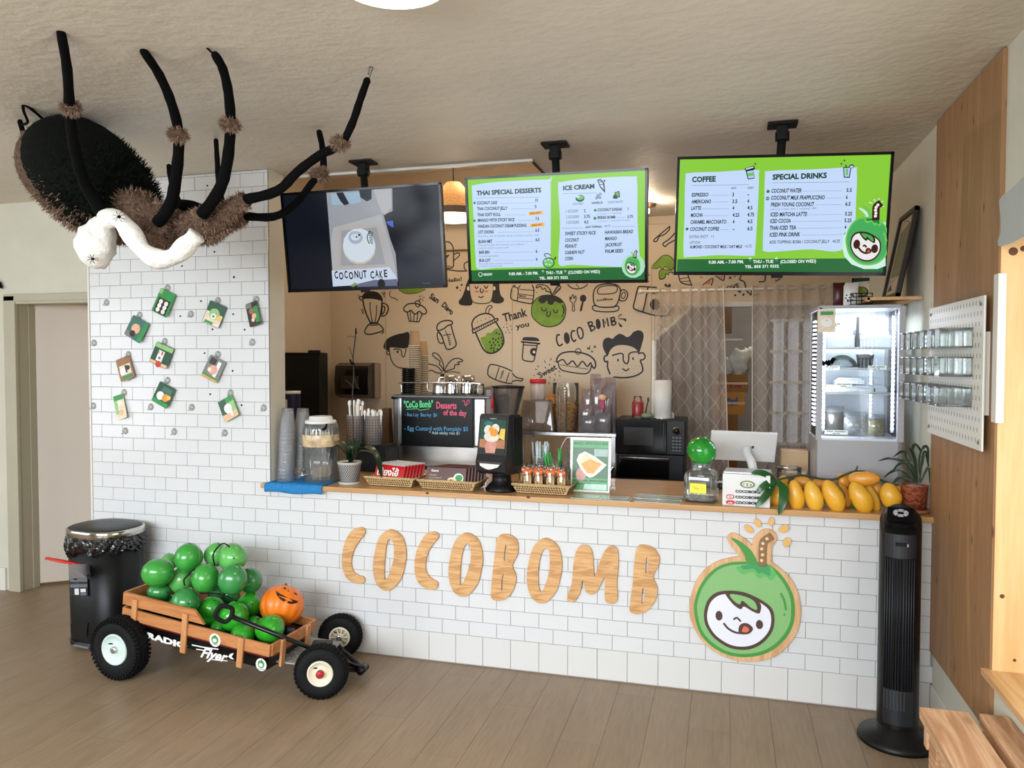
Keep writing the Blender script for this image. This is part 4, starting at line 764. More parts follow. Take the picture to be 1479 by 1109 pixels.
for pts, wr, band, coxa in LEGS:
 P3 = cr([at(x, y, 'y', Y) for x, y, Y in pts], 4); n = len(P3)
 rr = [pw(wr, p)*(1-.32*i/n)*(1+.05*math.sin(i*2.3)) for i, p in enumerate(P3)]
 b = MB(); b.tube(P3, rr, VEL, 10); e = P3[-1]; b.ell(e, (rr[-1],)*3, VEL, seg=10, rings=6); lg = b.build('leg', SP)
 if band:
  c = at(*band[:2], 'y', band[2]); k = pw(1, c); b = MB(); b.ell(c, (12.5*k, 12.5*k, 9.5*k), FBR, seg=14, rings=8); kn = b.build('knee_ruff', lg)
  o = fur(esamp(T(*c), (12.5*k, 12.5*k, 9.5*k), 420), .016, FBR2, 1, .0018).build('ruff_fur', SP); o['kind'] = 'stuff'
 if coxa:
  c0 = at(*coxa[:2], 'y', coxa[2]); k = pw(1, c0); b = MB(); p1 = P3[0]; q_ = c0+(p1-c0)*.5
  b.tube([c0, q_, p1], [14*k, 13.5*k, 11*k], FBR, 12); cx_ = b.build('hip', SP)
  pn = []
  for _ in range(520):
   tt_ = random.random(); ax = (p1-c0).normalized(); side = ax.orthogonal().normalized(); side.rotate(Matrix.Rotation(random.uniform(0, 6.28), 3, ax)); pn.append((c0+(p1-c0)*tt_+side*(13-2*tt_)*k, side))
  o = fur(pn, .018, FBR2, 1, .002).build('hip_fur', cx_); o['kind'] = 'stuff'
WIRE = mat('hook_wire', (90, 84, 74), rough=.4, metal=.7)
def cord(pts, r, m, parent, name='cord'): b = MB(); b.tube(cr(pts, 4), r, m, 6); return b.build(name, parent)
cord([at(533, 114, 'y', -1.22), at(536, 104, 'y', -1.225), at(538, 98, 'y', -1.23), at(534, 97, 'y', -1.23), at(532, 108, 'y', -1.225)], .0025, WIRE, SP, 'hook')
cord([at(311, 80, 'y', -1.525), at(305, 75, 'y', -1.53), at(299, 69, 'y', -1.535)], .004, VEL, SP)
cord([at(88, 196, 'y', -1.0), at(60, 170, 'y', -1.12), at(36, 151, 'y', -1.23), at(34, 160, 'y', -1.2), at(40, 176, 'y', -1.12), at(33, 180, 'y', -1.09)], .006, VEL, SP)
cord([at(134, 203, 'y', -1.0), at(133, 197, 'y', -1.01), at(137, 199, 'y', -1.0)], .003, VEL, SP)
# cotton cobweb draped on it
COT = mat('white_cotton', (236, 234, 228), rough=1, var=.05, vs=18, bump=.9, bs=45, spec=.1, sub=.2)
tc_ = thing('cotton_cobweb', 'white cotton wool cobweb draped under the hanging spider', 'cobweb', tuple(at(205, 370, 'y', -1.35)))
b = MB(); n = 9
pts = [at(x, y, 'y', -1.33) for x, y in [(150, 318), (170, 316), (188, 335), (205, 360), (228, 374), (252, 370), (272, 352), (284, 340)]]
P3 = cr(pts, 4); b.tube(P3, [pw(13.5, p)*(1+.12*math.sin(i*.9)) for i, p in enumerate(P3)], COT, 14)
b.build('strand', tc_)
M, rd_ = blob(138, 352, -1.34, 27, 36, 24, COT, 8); b = MB(M); b.ell((0, 0, 0), rd_, COT, seg=24, rings=16, fn=lambda p: p*(1+.09*math.sin(5*p.x+3*p.z)+.06*math.sin(9*p.y+4*p.x))); b.build('clump', tc_)
for (x, y, s_, lb) in [(172, 313, 7, 'tiny black plastic spider on top of the cotton strand'), (134, 374, 6, 'tiny black plastic spider at the bottom of the cotton clump')]:
 c = at(x, y, 'y', -1.385 if y < 350 else -1.40); t = thing('toy_spider', lb, 'toy spider', tuple(c)); k = pw(s_, c); b = MB(); b.ell(c, (k*.45, k*.3, k*.3), VEL, seg=8, rings=6); b.build('body', t)
 b = MB()
 for j in range(8):
  an = R(20+j*45+random.uniform(-10, 10)); b.tube([c, c+rt*math.cos(an)*k*.7+up*math.sin(an)*k*.7-fw*k*.3, c+rt*math.cos(an)*k*1.4+up*math.sin(an)*k*1.2], .0011, VEL, 4)
 o = b.build('legs', t); o['kind'] = 'stuff'

# ------------------------------------------------------------------ tower fan
fc_ = Vector((2.655, -.25, 0)); t = thing('tower_fan', 'tall black tower fan standing by the counter end', 'fan', tuple(fc_), rot=(0, 0, -8))
Mf = T(*fc_) @ RZ(-12)
b = MB(Mf); b.lathe([(.158, 0), (.158, .012), (.150, .028), (.085, .045), (.078, .07)], (0, -.02, 0), BLACK, 40, sy=.98); b.build('base', t)
FB = mat('fan_body', (13, 13, 15), rough=.38, var=.05, spec=.3)
b = MB(Mf); seg = 32; Vv = []
zs = [.06, .3, .6, .88, .93]
for z in zs:
 for k in range(seg): an = 2*math.pi*k/seg; Vv.append((.082*math.cos(an), .086*math.sin(an), z))
for k in range(seg): an = 2*math.pi*k/seg; y_ = math.sin(an); Vv.append((.080*math.cos(an), .084*y_, .955+.045*y_))
for k in range(seg): an = 2*math.pi*k/seg; y_ = math.sin(an); Vv.append((.062*math.cos(an), .066*y_, .972+.038*y_))
Fv = []
for i in range(6):
 for k in range(seg): Fv.append((i*seg+k, i*seg+(k+1) % seg, (i+1)*seg+(k+1) % seg, (i+1)*seg+k))
Fv.append([6*seg+k for k in range(seg)]); b.add(Vv, Fv, FB, True); body = b.build('body', t)
FG = mat('fan_grille', (30, 32, 38), rough=.5)
b = MB(Mf)
def onfan(deg, z, r=.0875): return (r*math.sin(R(deg)), -r*math.cos(R(deg)), z)
for nm, z0_, z1_, degs in [('slat', .245, .80, None)]:
 for j, dg in enumerate(range(-38, 44, 7)):
  b2 = MB(Mf); b2.tube([onfan(dg, z0_), onfan(dg, z1_)], .0032, FG if abs(dg+3) > 10 else BLACK, 6); b2.build('slat', t)
for z in (.34, .44, .54, .64, .73): b.tube([onfan(d_, z, .0865) for d_ in range(-38, 43, 8)], .002, BLACK, 5)
o = b.build('crossbar', t); o['kind'] = 'stuff'
PANM = mat('fan_panel', (26, 28, 33), rough=.45)
def curved(z0, z1, d0, d1, r, m, name):
 b = MB(Mf); n_ = 10; V = []; F = []
 for i in range(n_+1):
  d_ = d0+(d1-d0)*i/n_
  for (rr_, z) in ((r, z0), (r, z1), (.07, z1), (.07, z0)): V.append((rr_*math.sin(R(d_)), -rr_*math.cos(R(d_)), z))
 for i in range(n_):
  for k in range(4): F.append((i*4+k, (i+1)*4+k, (i+1)*4+(k+1) % 4, i*4+(k+1) % 4))
 F += [(0, 1, 2, 3), (n_*4+3, n_*4+2, n_*4+1, n_*4)]; b.add(V, F, m, False); return b.build(name, t)
curved(.805, .905, -42, 44, .089, PANM, 'upper_panel'); curved(.09, .24, -40, 42, .0885, PANM, 'lower_panel')
for j in range(7): d_ = -36+j*8.5; curved(.155, .24, d_, d_+3.5, .0905, DGREY, 'vent_rib')
b = MB(Mf);
# control dial on the sloped top
Mt = Mf @ T(0, -.012, .978) @ RX(30)
b = MB(Mt); b.box((0, -.005, .0035), (.105, .088, .006), BLACKG, bev=.002); b.build('control_panel', t)
b = MB(Mt)
for a0 in range(5, 360, 60):
 P_ = [(.030*math.cos(R(a0+k*12)), .024*math.sin(R(a0+k*12))) for k in range(5)]+[(.014*math.cos(R(a0+48-k*12)), .010*math.sin(R(a0+48-k*12))) for k in range(5)]
 b = MB(Mt); b.prism(P_, .006, .009, mat('silver_key', (176, 178, 182), rough=.35)); b.build('button', t)
b = MB(Mf); b.box(onfan(2, .865, .091), (.04, .004, .016), BLACKG); b.box(onfan(19, .862, .0905), (.004, .004, .012), MATS['silver_key']); b.build('display_window', t)
cb = MB(); cb.tube(cr([(2.70, -.16, .97), (2.72, -.13, 1.02), (2.735, -.10, 1.07), (2.74, -.06, 1.10)], 4), .006, BLACK, 6)
# ------------------------------------------------------------------ bench
BW = wood('bench_timber', (178, 130, 92), (214, 172, 132), 'y', rough=.6, scale=1.6, rings=10, streak=.3, knots=(92, 52, 36), kd=2.3, contrast=.9)
t = thing('timber_bench', 'low bench of thick pine boards, cut off by the lower right corner', 'bench', (2.71, -1.6, 0))
for x0, x1 in ((2.575, 2.726), (2.757, 2.846)): b = MB(); b.box(((x0+x1)/2, -1.68, .43), (x1-x0, 1.41, .040), BW, bev=.004); b.build('seat_board', t)
for y in (-1.04, -2.3): b = MB(); b.box((2.71, y, .375), (.26, .04, .07), BW, bev=.003); b.build('rail', t)
for y in (-1.10, -2.24):
 for x in (2.61, 2.81): b = MB(); b.box((x, y, .205), (.045, .09, .41), BW, bev=.003); b.build('leg', t)
# ------------------------------------------------------------------ pegboard with clear bins
PX = 2.805; pa, pb_, pc_ = at(1342.7, 445.4, 'x', PX), at(1421.7, 425.7, 'x', PX), at(1341, 625, 'x', PX)
y0p, y1p, z0p, z1p = pa.y, pb_.y, pc_.z, pa.z
PEG = mat('pegboard_white', (216, 214, 204), rough=.45, var=.02)
t = thing('pegboard', 'white pegboard mounted on the plywood wall panel', 'pegboard', (PX, (y0p+y1p)/2, z0p)); b = MB(); b.box((PX+.004, (y0p+y1p)/2, (z0p+z1p)/2), (.008, y0p-y1p, z1p-z0p), PEG, bev=.003); b.build('board', t)
sf = Surf(T(PX, 0, 0) @ RZ(-90)); a = Art(sf, .0003, 0); SLOT = mat('peg_slot', (128, 122, 110), rough=.8)
ny, nz = 20, 15
for j in range(nz):
 for i in range(ny):
  yy = y0p-.03-(i+.5*(j % 2))*.0385; zz = z0p+.035+j*.0385
  if yy > y1p+.02: a.poly([(-yy-.0035, zz-.008), (-yy+.0035, zz-.008), (-yy+.0035, zz+.008), (-yy-.0035, zz+.008)], SLOT, px=False, lay=1)
o = a.build('peg_slots', t); o['kind'] = 'stuff'
for yy, zz in [(y0p-.03, z0p+.03), (y1p+.03, z0p+.03), (y1p+.03, z1p-.03), (y0p-.03, z1p-.03)]: b = MB(); b.lathe([(.007, 0), (.007, .004), (0, .005)], (PX, yy, zz), GREY, 10, xf=RY(-90)); b.build('fixing', t)
for yy in (y0p-.03, y1p+.03): b = MB(); b.box((PX+.018, yy, (z0p+z1p)/2), (.02, .02, .3), PEG); b.build('standoff', t)
BIN = clear('bin_plastic', (246, 248, 247), refl=.9, rough=.04, haze=.03); BINR = clear('bin_rim', (214, 220, 218), refl=1.4, rough=.06, haze=.2)
rows_ = [(471, 500.6, 'top'), (517, 545.5, 'middle'), (562, 592.6, 'bottom')]
for r_, (ya, yb, rn) in enumerate(rows_):
 za, zb = at(1403, ya, 'x', PX-.06).z, at(1400, yb, 'x', PX-.06).z
 for i in range(6):
  w__ = .112; yc = y1p+.115+w__/2+i*(w__+.008)
  if i == 0: g0 = None
  if r_ == 0 and i == 0:
   t0 = thing('clear_bin', 'clear plastic bin', 'bin', (PX-.055, yc, zb))
   b = MB(); hw, hd, hh = w__/2, .052, za-zb; c = Vector((PX-.055, yc, zb)); P_ = [(-hd, -hw*.7), (-hd*.55, -hw), (hd, -hw), (hd, hw), (-hd*.55, hw), (-hd, hw*.7)]
   V = [(c.x+x, c.y+y, c.z) for x, y in P_]+[(c.x+x, c.y+y, c.z+hh) for x, y in P_]; b.add(V, [list(range(6))[::-1]]+[(k, (k+1) % 6, 6+(k+1) % 6, 6+k) for k in range(6)], BIN, False); b.build('walls', t0)
   b = MB(); b.tube([(c.x+x, c.y+y, c.z+hh) for x, y in P_], .0028, BINR, 5, closed=True); b.build('rim', t0)
   b = MB(); b.tube([(c.x+x, c.y+y, c.z+.003) for x, y in P_], .0022, BINR, 5, closed=True)
   for x, y in P_: b.tube([(c.x+x, c.y+y, c.z), (c.x+x, c.y+y, c.z+hh)], .0013, BINR, 4)
   o = b.build('edges', t0); o['kind'] = 'stuff'
   u = t0
  else: u = dup(t0, T(PX-.055, yc, zb))
  u['group'] = 'clear bins on the %s row of the pegboard' % rn
  u['label'] = ('clear plastic bin on the %s row of the pegboard, ' % rn)+['nearest the window', 'second from the window', 'third from the window', 'third from the kitchen', 'second from the kitchen', 'nearest the kitchen'][i]
# ------------------------------------------------------------------ grey cloth over the window
CL = mat('grey_cloth', (176, 180, 174), rough=.85, var=.03, bump=.2, bs=40)
pts2 = [(1479, 262), (1462, 272), (1447, 283), (1443, 290), (1445, 318), (1445, 336), (1441, 348), (1441, 354), (1445, 356), (1460, 351), (1479, 343)]
b = MB(); tp = [at(x, y, 'x', 2.815) for x, y in pts2]; tp[0].y = tp[-1].y = -1.6; tp[0].z += .1; tp[-1].z += .02; nn = len(tp)
b.add([tuple(p) for p in tp]+[(p.x+.006, p.y, p.z) for p in tp], [list(range(nn))[::-1], list(range(nn, 2*nn))]+[(i, (i+1) % nn, nn+(i+1) % nn, nn+i) for i in range(nn)], CL)
solo(b, 'window_valance', 'grey cut-out board with wavy edge over the window trim', 'valance')
b = MB(); q0 = at(0, 405, 'y', EY-.02); b.poly = None
pts3 = [at(x, y, 'y', EY-.02) for x, y in [(-14, 400), (-6, 404), (0, 407), (4, 417), (-3, 415), (-8, 420), (-12, 412), (-20, 416)]]
nn = len(pts3); b.add([tuple(p) for p in pts3]+[(p.x, p.y+.003, p.z) for p in pts3], [list(range(nn)), list(range(nn, 2*nn))[::-1]]+[(i, nn+i, nn+(i+1) % nn, (i+1) % nn) for i in range(nn)], VEL); solo(b, 'paper_bat', 'black paper bat on the left wall, cut off by the photo edge', 'decoration')
# ------------------------------------------------------------------ trash can
bc = Vector((-1.555, -.205)); t = thing('trash_can', 'tall black pedal trash can with a steel rim beside the tiled pier', 'trash can', (bc.x, bc.y, 0))
def sup(rx, ry, k, n=48, rot=-6):
 out = []
 for i in range(n):
  a_ = 2*math.pi*i/n; c_, s_ = math.cos(a_), math.sin(a_); x = rx*math.copysign(abs(c_)**(2/k), c_); y = ry*math.copysign(abs(s_)**(2/k), s_)
  ca, sa = math.cos(R(rot)), math.sin(R(rot)); out.append((bc.x+x*ca-y*sa, bc.y+x*sa+y*ca))
 return out
def loft(rings, m, mb, cap=(True, True), smooth=True):
 n = len(rings[0][0]); V = [(x, y, z) for P_, z in rings for x, y in P_]; F = []
 for i in range(len(rings)-1):
  for k in range(n): F.append((i*n+k, i*n+(k+1) % n, (i+1)*n+(k+1) % n, (i+1)*n+k))
 if cap[0]: F.append(list(range(n))[::-1])
 if cap[1]: F.append([(len(rings)-1)*n+k for k in range(n)])
 return mb.add(V, F, m, smooth)
CANM = mat('can_body', (12, 13, 15), rough=.42, var=.05, spec=.3)
b = loft([(sup(.185, .155, 2.8), .025), (sup(.186, .157, 2.8), .04), (sup(.195, .163, 2.8), .62)], CANM, MB(), smooth=True); b.build('body', t)
b = loft([(sup(.19, .16, 2.8), 0), (sup(.192, .162, 2.8), .022), (sup(.186, .156, 2.8), .026)], BLACK, MB()); b.build('foot', t)
b = loft([(sup(.200, .168, 2.7), .622), (sup(.2065, .174, 2.7), .628), (sup(.2065, .174, 2.7), .662), (sup(.203, .171, 2.7), .666), (sup(.196, .164, 2.7), .666)], mat('rim_steel', (200, 196, 188), rough=.14, metal=1, var=.05), MB(), (True, False)); b.build('rim', t)
b = loft([(sup(.196, .164, 2.7), .655), (sup(.196, .164, 2.7), .668), (sup(.185, .155, 2.7), .674), (sup(.10, .08, 2.4), .678)], mat('lid_grey', (36, 36, 38), rough=.45), MB(), (False, True)); b.build('lid', t)
# crumpled liner folded over the rim
LIN = mat('bin_liner', (10, 10, 12), rough=.16, var=.1, spec=.7, bump=.5, bs=30)
rings = []
for j in range(9):
 f = j/8; P_ = []
 base_ = sup(.200+.012*math.sin(f*3.1), .168+.012*math.sin(f*3.1), 2.7, 96)
 for i, (x, y) in enumerate(base_):
  an = 2*math.pi*i/96; k = 1+.030*math.sin(an*17+f*5)*f+.022*math.sin(an*29+f*9)+.012*math.sin(an*7+f*3); P_.append((bc.x+(x-bc.x)*k, bc.y+(y-bc.y)*k))
 rings.append((P_, None, f))
V = []; n = 96
for P_, _, f in rings:
 for i, (x, y) in enumerate(P_):
  an = 2*math.pi*i/n; deep = .085+.035*max(0, math.cos(an-R(215)))**2+.012*math.sin(an*9); V.append((x, y, .628-f*deep))
F = [(i*n+k, i*n+(k+1) % n, (i+1)*n+(k+1) % n, (i+1)*n+k) for i in range(8) for k in range(n)]
b = MB(); b.add(V, F, LIN, False); b.build('liner', t)
# red drawstring
p0 = at(122, 816, 'y', -.37); p1 = at(67, 806, 'y', -.42); p2 = at(92, 811, 'y', -.41)
b = MB(); b.tube([p0, p2, p1], [.010, .019, .015], mat('red_drawstring', (214, 44, 40), rough=.5, bump=.6, bs=60), 8, flat=.45); b.build('drawstring', t)
# labels, finger notch, pedal
def oncan(px_, py_, off=.003):
 # point on the can's front wall: march the view ray until inside the outline
 d = ray(px_, py_)
 for k in range(4000):
  p = CAM+d*(2.6+k*.0008); X = p.x-bc.x; Y = p.y-bc.y; ca, sa = math.cos(R(6)), math.sin(R(6)); x = X*ca-Y*sa; y = X*sa+Y*ca
  if (abs(x)/.193)**2.8+(abs(y)/.161)**2.8 <= 1: return p-d.normalized()*off
 return CAM+d*3.9
def patch(pts, m, off, mb): return mb.add([tuple(oncan(x, y, off)) for x, y in pts], [list(range(len(pts)))[::-1]], m)
z_ = lambda x, y: (x/5.04, 720+y/5.04)
LBW = mat('label_silver', (206, 206, 208), rough=.4); LBG = mat('label_grey', (96, 100, 108), rough=.4); LBK = mat('label_dark', (34, 36, 40), rough=.4)
b = MB(); patch([z_(498, 480), z_(632, 476), z_(636, 578), z_(505, 582)], LBW, .012, b); patch([z_(505, 580), z_(636, 578), z_(640, 708), z_(510, 706)], LBK, .0125, b)
patch([z_(528, 478), z_(580, 477), z_(582, 570), z_(532, 572)], CANM, .0135, b); patch([z_(507, 582), z_(634, 580), z_(636, 604), z_(509, 606)], LBG, .0135, b); patch([z_(510, 624), z_(636, 622), z_(637, 645), z_(512, 648)], LBG, .0135, b)
patch([z_(542, 655), z_(574, 655), z_(575, 700), z_(544, 700)], LBW, .0135, b); patch([z_(584, 656), z_(624, 655), z_(625, 680), z_(586, 682)], LBW, .0135, b); patch([z_(584, 686), z_(630, 684), z_(631, 704), z_(586, 704)], LBG, .014, b)
b.build('product_label', t)
b = MB(); c = [oncan(*z_(614+13*math.cos(k*.7), 556+13*math.sin(k*.7)), .015) for k in range(9)]; b.add([tuple(p) for p in c], [list(range(9))[::-1]], LBK); b.build('round_sticker', t)
q = at(124, 929, 'z', .03); b = MB(); b.box((q.x, q.y+.0, .022), (.12, .07, .012), mat('pedal_grey', (120, 122, 124), rough=.4, metal=.4), rot=(0, 0, -6), bev=.004); b.build('pedal', t)
b = MB(); patch([z_(512, 912), z_(640, 905), z_(628, 1005), z_(516, 1010)], BLACKG, .004, b); b.build('pedal_recess', t)

# ------------------------------------------------------------------ wagon
WB = T(-1.08, -.60, .297) @ RZ(-3) @ RY(5.8)
t = thing('pull_wagon', 'black and red pull wagon with slatted wooden sides and big tyres', 'wagon', (-.62, -.42, 0))
WD = wood('wagon_side_wood', (164, 100, 54), (200, 136, 82), 'x', rough=.45, scale=2.0, rings=6, streak=.55, contrast=.8, coat=.2)
WDL = wood('wagon_stake_wood', (176, 116, 68), (210, 152, 98), 'z', rough=.45, scale=2.0, rings=6, streak=.55, contrast=.8, coat=.2)
WRED = mat('wagon_red', (104, 22, 20), rough=.35, coat=.3); WBK = mat('wagon_black', (10, 9, 10), rough=.3, coat=.1, spec=.35)
def part(name, fn, parent=None, xf=WB): b = MB(xf); fn(b); return b.build(name, parent or t)
Lw, Ww = .905, .385
def tray(b):
 # pressed steel tray, narrowing towards its floor, rolled lip
 x0, x1, y0, y1 = .03, Lw-.01, .012, Ww-.012; zt, zb, s_ = .012, -.085, .02
 V = [(x0, y0, zt), (x1, y0, zt), (x1, y1, zt), (x0, y1, zt), (x0+s_, y0+s_, zb), (x1-s_, y0+s_, zb), (x1-s_, y1-s_, zb), (x0+s_, y1-s_, zb)]
 V += [(v[0]*.99+.005, v[1]*.985+.003, v[2]+.004) for v in V]
 F = [(0, 1, 5, 4), (1, 2, 6, 5), (2, 3, 7, 6), (3, 0, 4, 7), (4, 5, 6, 7), (8, 12, 13, 9), (9, 13, 14, 10), (10, 14, 15, 11), (11, 15, 12, 8), (12, 15, 14, 13)]
 b.add(V, F, WBK)
tr = part('tray', tray)
part('tray_lip', lambda b: b.tube([(.03, .010, -.004), (Lw-.03, .010, -.004), (Lw-.008, .035, -.004), (Lw-.008, Ww-.035, -.004), (Lw-.03, Ww-.010, -.004), (.03, Ww-.010, -.004), (.015, Ww-.035, -.004), (.015, .035, -.004)], .013, WRED, 10, closed=True, flat=.9), tr)
for side, yy in ((0, 0), (1, Ww)):
 part('side_slat', lambda b: b.box((Lw/2, yy, .029), (Lw, .014, .058), WD, bev=.002))
 P_ = [(0, .076), (.515, .076), (.455, .135), (.44, .138), (0, .138)]
 part('side_slat', lambda b: b.prism(P_, -.007, .007, WD, xf=T(0, yy, 0) @ RX(90)))
for xx, hi in ((.0, True), (Lw, False)):
 part('end_slat', lambda b: b.box((xx, Ww/2, .029), (.014, Ww-.016, .058), WD, bev=.002))
 if hi: part('end_slat', lambda b: b.box((xx, Ww/2, .107), (.014, Ww-.016, .062), WD, bev=.002))
for yy, o_ in ((0, -.013), (Ww, .013)):
 for xx, z0_, z1_ in ((.085, -.07, .118), (.405, -.09, .112), (.745, -.085, .062)): part('stake', lambda b: b.box((xx, yy+o_, (z0_+z1_)/2), (.032, .013, z1_-z0_), WDL, bev=.003))
for yy in (.085, .30): part('stake', lambda b: b.box((Lw+.013, yy, -.008), (.013, .032, .135), WDL, bev=.003))
part('rivet', lambda b: b.ell((.745, -.021, -.055), (.004, .003, .004), CHROME, seg=8, rings=6))
# lettering and stickers on the near side panel
SM = WB @ T(0, .008, 0); ws = Surf(SM).zoom(60, 720, 2.958); a = Art(ws, .0095, .0003); WLT = mat('wagon_lettering', (232, 230, 224), rough=.4)
def wtext(s_, p0, p1, h, bold=.05, slant=0): a.text(s_, p0, p1, h, WLT, bold=bold, slant=slant)
wtext('RADIO', (456, 592), (628, 640), 24, .06)
wtext('Flyer', (684, 672), (802, 696), 42, .03, .5)
a.line([(650, 622), (700, 632), (760, 640)], .006, WLT); a.line([(668, 640), (700, 645)], .005, WLT); a.line([(735, 684), (800, 690)], .004, WLT)
a.poly([(812, 660), (828, 656), (818, 672), (830, 684), (814, 680), (804, 671)], WLT); a.build('lettering', t)
STW = mat('sticker_white', (232, 232, 226), rough=.4)
for (cx, cy, rx_, off) in ((750, 600, 24, .0155), (944, 706, 23, .0105)):
 a = Art(Surf(SM).zoom(60, 720, 2.958), off, .0003); a.dot((cx, cy), rx_, STW, sy=1.0); a.dot((cx, cy-2), rx_*.62, SC[1], sy=1.0); a.dot((cx-1, cy+1), rx_*.36, SC[4], sy=.8); a.line([(cx, cy-14), (cx+4, cy-22)], .003, SC[3]); a.text('COCOBOMB', (cx-14, cy+19), (cx+14, cy+22), 5, SC[3]); a.build('round_sticker', t)
# deck plate, axles, steering yoke, handle
DPL = mat('diamond_plate', (172, 168, 162), rough=.4, metal=.4, var=.1, vs=40)
fa = Vector((-.02, -.362, .125))
def deck(b):
 q = [at(386, 971, 'y', -.59), at(425, 981, 'y', -.585)]
 Z0, Z1 = .155, .135
 V = [(-.30, -.56, .150), (.02, -.53, .135), (-.02, -.24, .150), (-.28, -.255, .165)]; V += [(x, y, z-.008) for x, y, z in V]; b.add(V, [(0, 1, 2, 3), (7, 6, 5, 4), (0, 4, 5, 1), (1, 5, 6, 2), (2, 6, 7, 3), (3, 7, 4, 0)], DPL)
dk = part('deck_plate', deck, xf=None)
b = MB()
for i in range(11):
 for j in range(9):
  u_, v_ = (i+.5)/11, (j+.5)/9; p = Vector((-.30, -.56, .150)).lerp(Vector((.02, -.53, .135)), u_).lerp(Vector((-.28, -.255, .165)).lerp(Vector((-.02, -.24, .150)), u_), v_); s_ = 1 if (i+j) % 2 else -1
  b.box((p.x, p.y, p.z+.0008), (.016, .004, .0025), DPL, rot=(0, 5, 40*s_))
o = b.build('plate_tread', dk); o['kind'] = 'stuff'
nw, fwc = Vector((.062, -.603, .128)), Vector((-.095, -.118, .119)); ax = (nw-fwc).normalized(); ax.z = 0; ax.normalize()
b = MB(); b.tube([nw-ax*.03, fwc+ax*.02], .013, WBK, 10); b.build('front_axle', t)
b = MB(); rw = Vector((-1.062, -.687, .160)); ra = Vector((math.sin(R(-3)), -math.cos(R(-3)), 0)).normalized(); ra = Vector((-.052, -.9986, 0)); b.tube([rw-ra*.03, rw-ra*.62], .014, WBK, 10); b.build('rear_axle', t)
b = MB(); b.box((rw.x+.1, -.42, .185), (.2, .12, .05), WBK, rot=(0, 0, -3), bev=.006); b.build('rear_bracket', t)
b = MB(); b.box((-.06, -.38, .155), (.1, .14, .05), WBK, rot=(0, 0, 18), bev=.006); b.build('steering_bracket', t)
hp = at(524, 966, 'y', -.33); b = MB(); b.tube([(fa.x, fa.y-.08, .13), (hp.x-.02, hp.y-.02, hp.z)], .013, WBK, 10); b.tube([(fa.x, fa.y+.10, .13), (hp.x-.02, hp.y+.015, hp.z)], .013, WBK, 10); b.tube([(hp.x, hp.y-.035, hp.z), (hp.x, hp.y+.035, hp.z)], .020, WBK, 12); b.box((hp.x-.05, hp.y, hp.z), (.12, .05, .03), WBK, bev=.008); b.build('yoke', t)
b = MB(); gp = at(334, 890, 'y', -.69); b.tube([hp, gp], .0115, WBK, 12); b.build('handle', t)
hd = (gp-hp).normalized(); sd = hd.cross(Vector((0, 0, 1))).normalized(); upv = sd.cross(hd)
b = MB(); g0 = gp; w2 = upv*.034
b.tube(cr([g0, g0+hd*.012+w2, g0+hd*.045+w2, g0+hd*.07+w2*.7, g0+hd*.07-w2*.7, g0+hd*.045-w2, g0+hd*.012-w2], 3, True), .0115, BLACKM, 8, closed=True); b.build('grip', t)
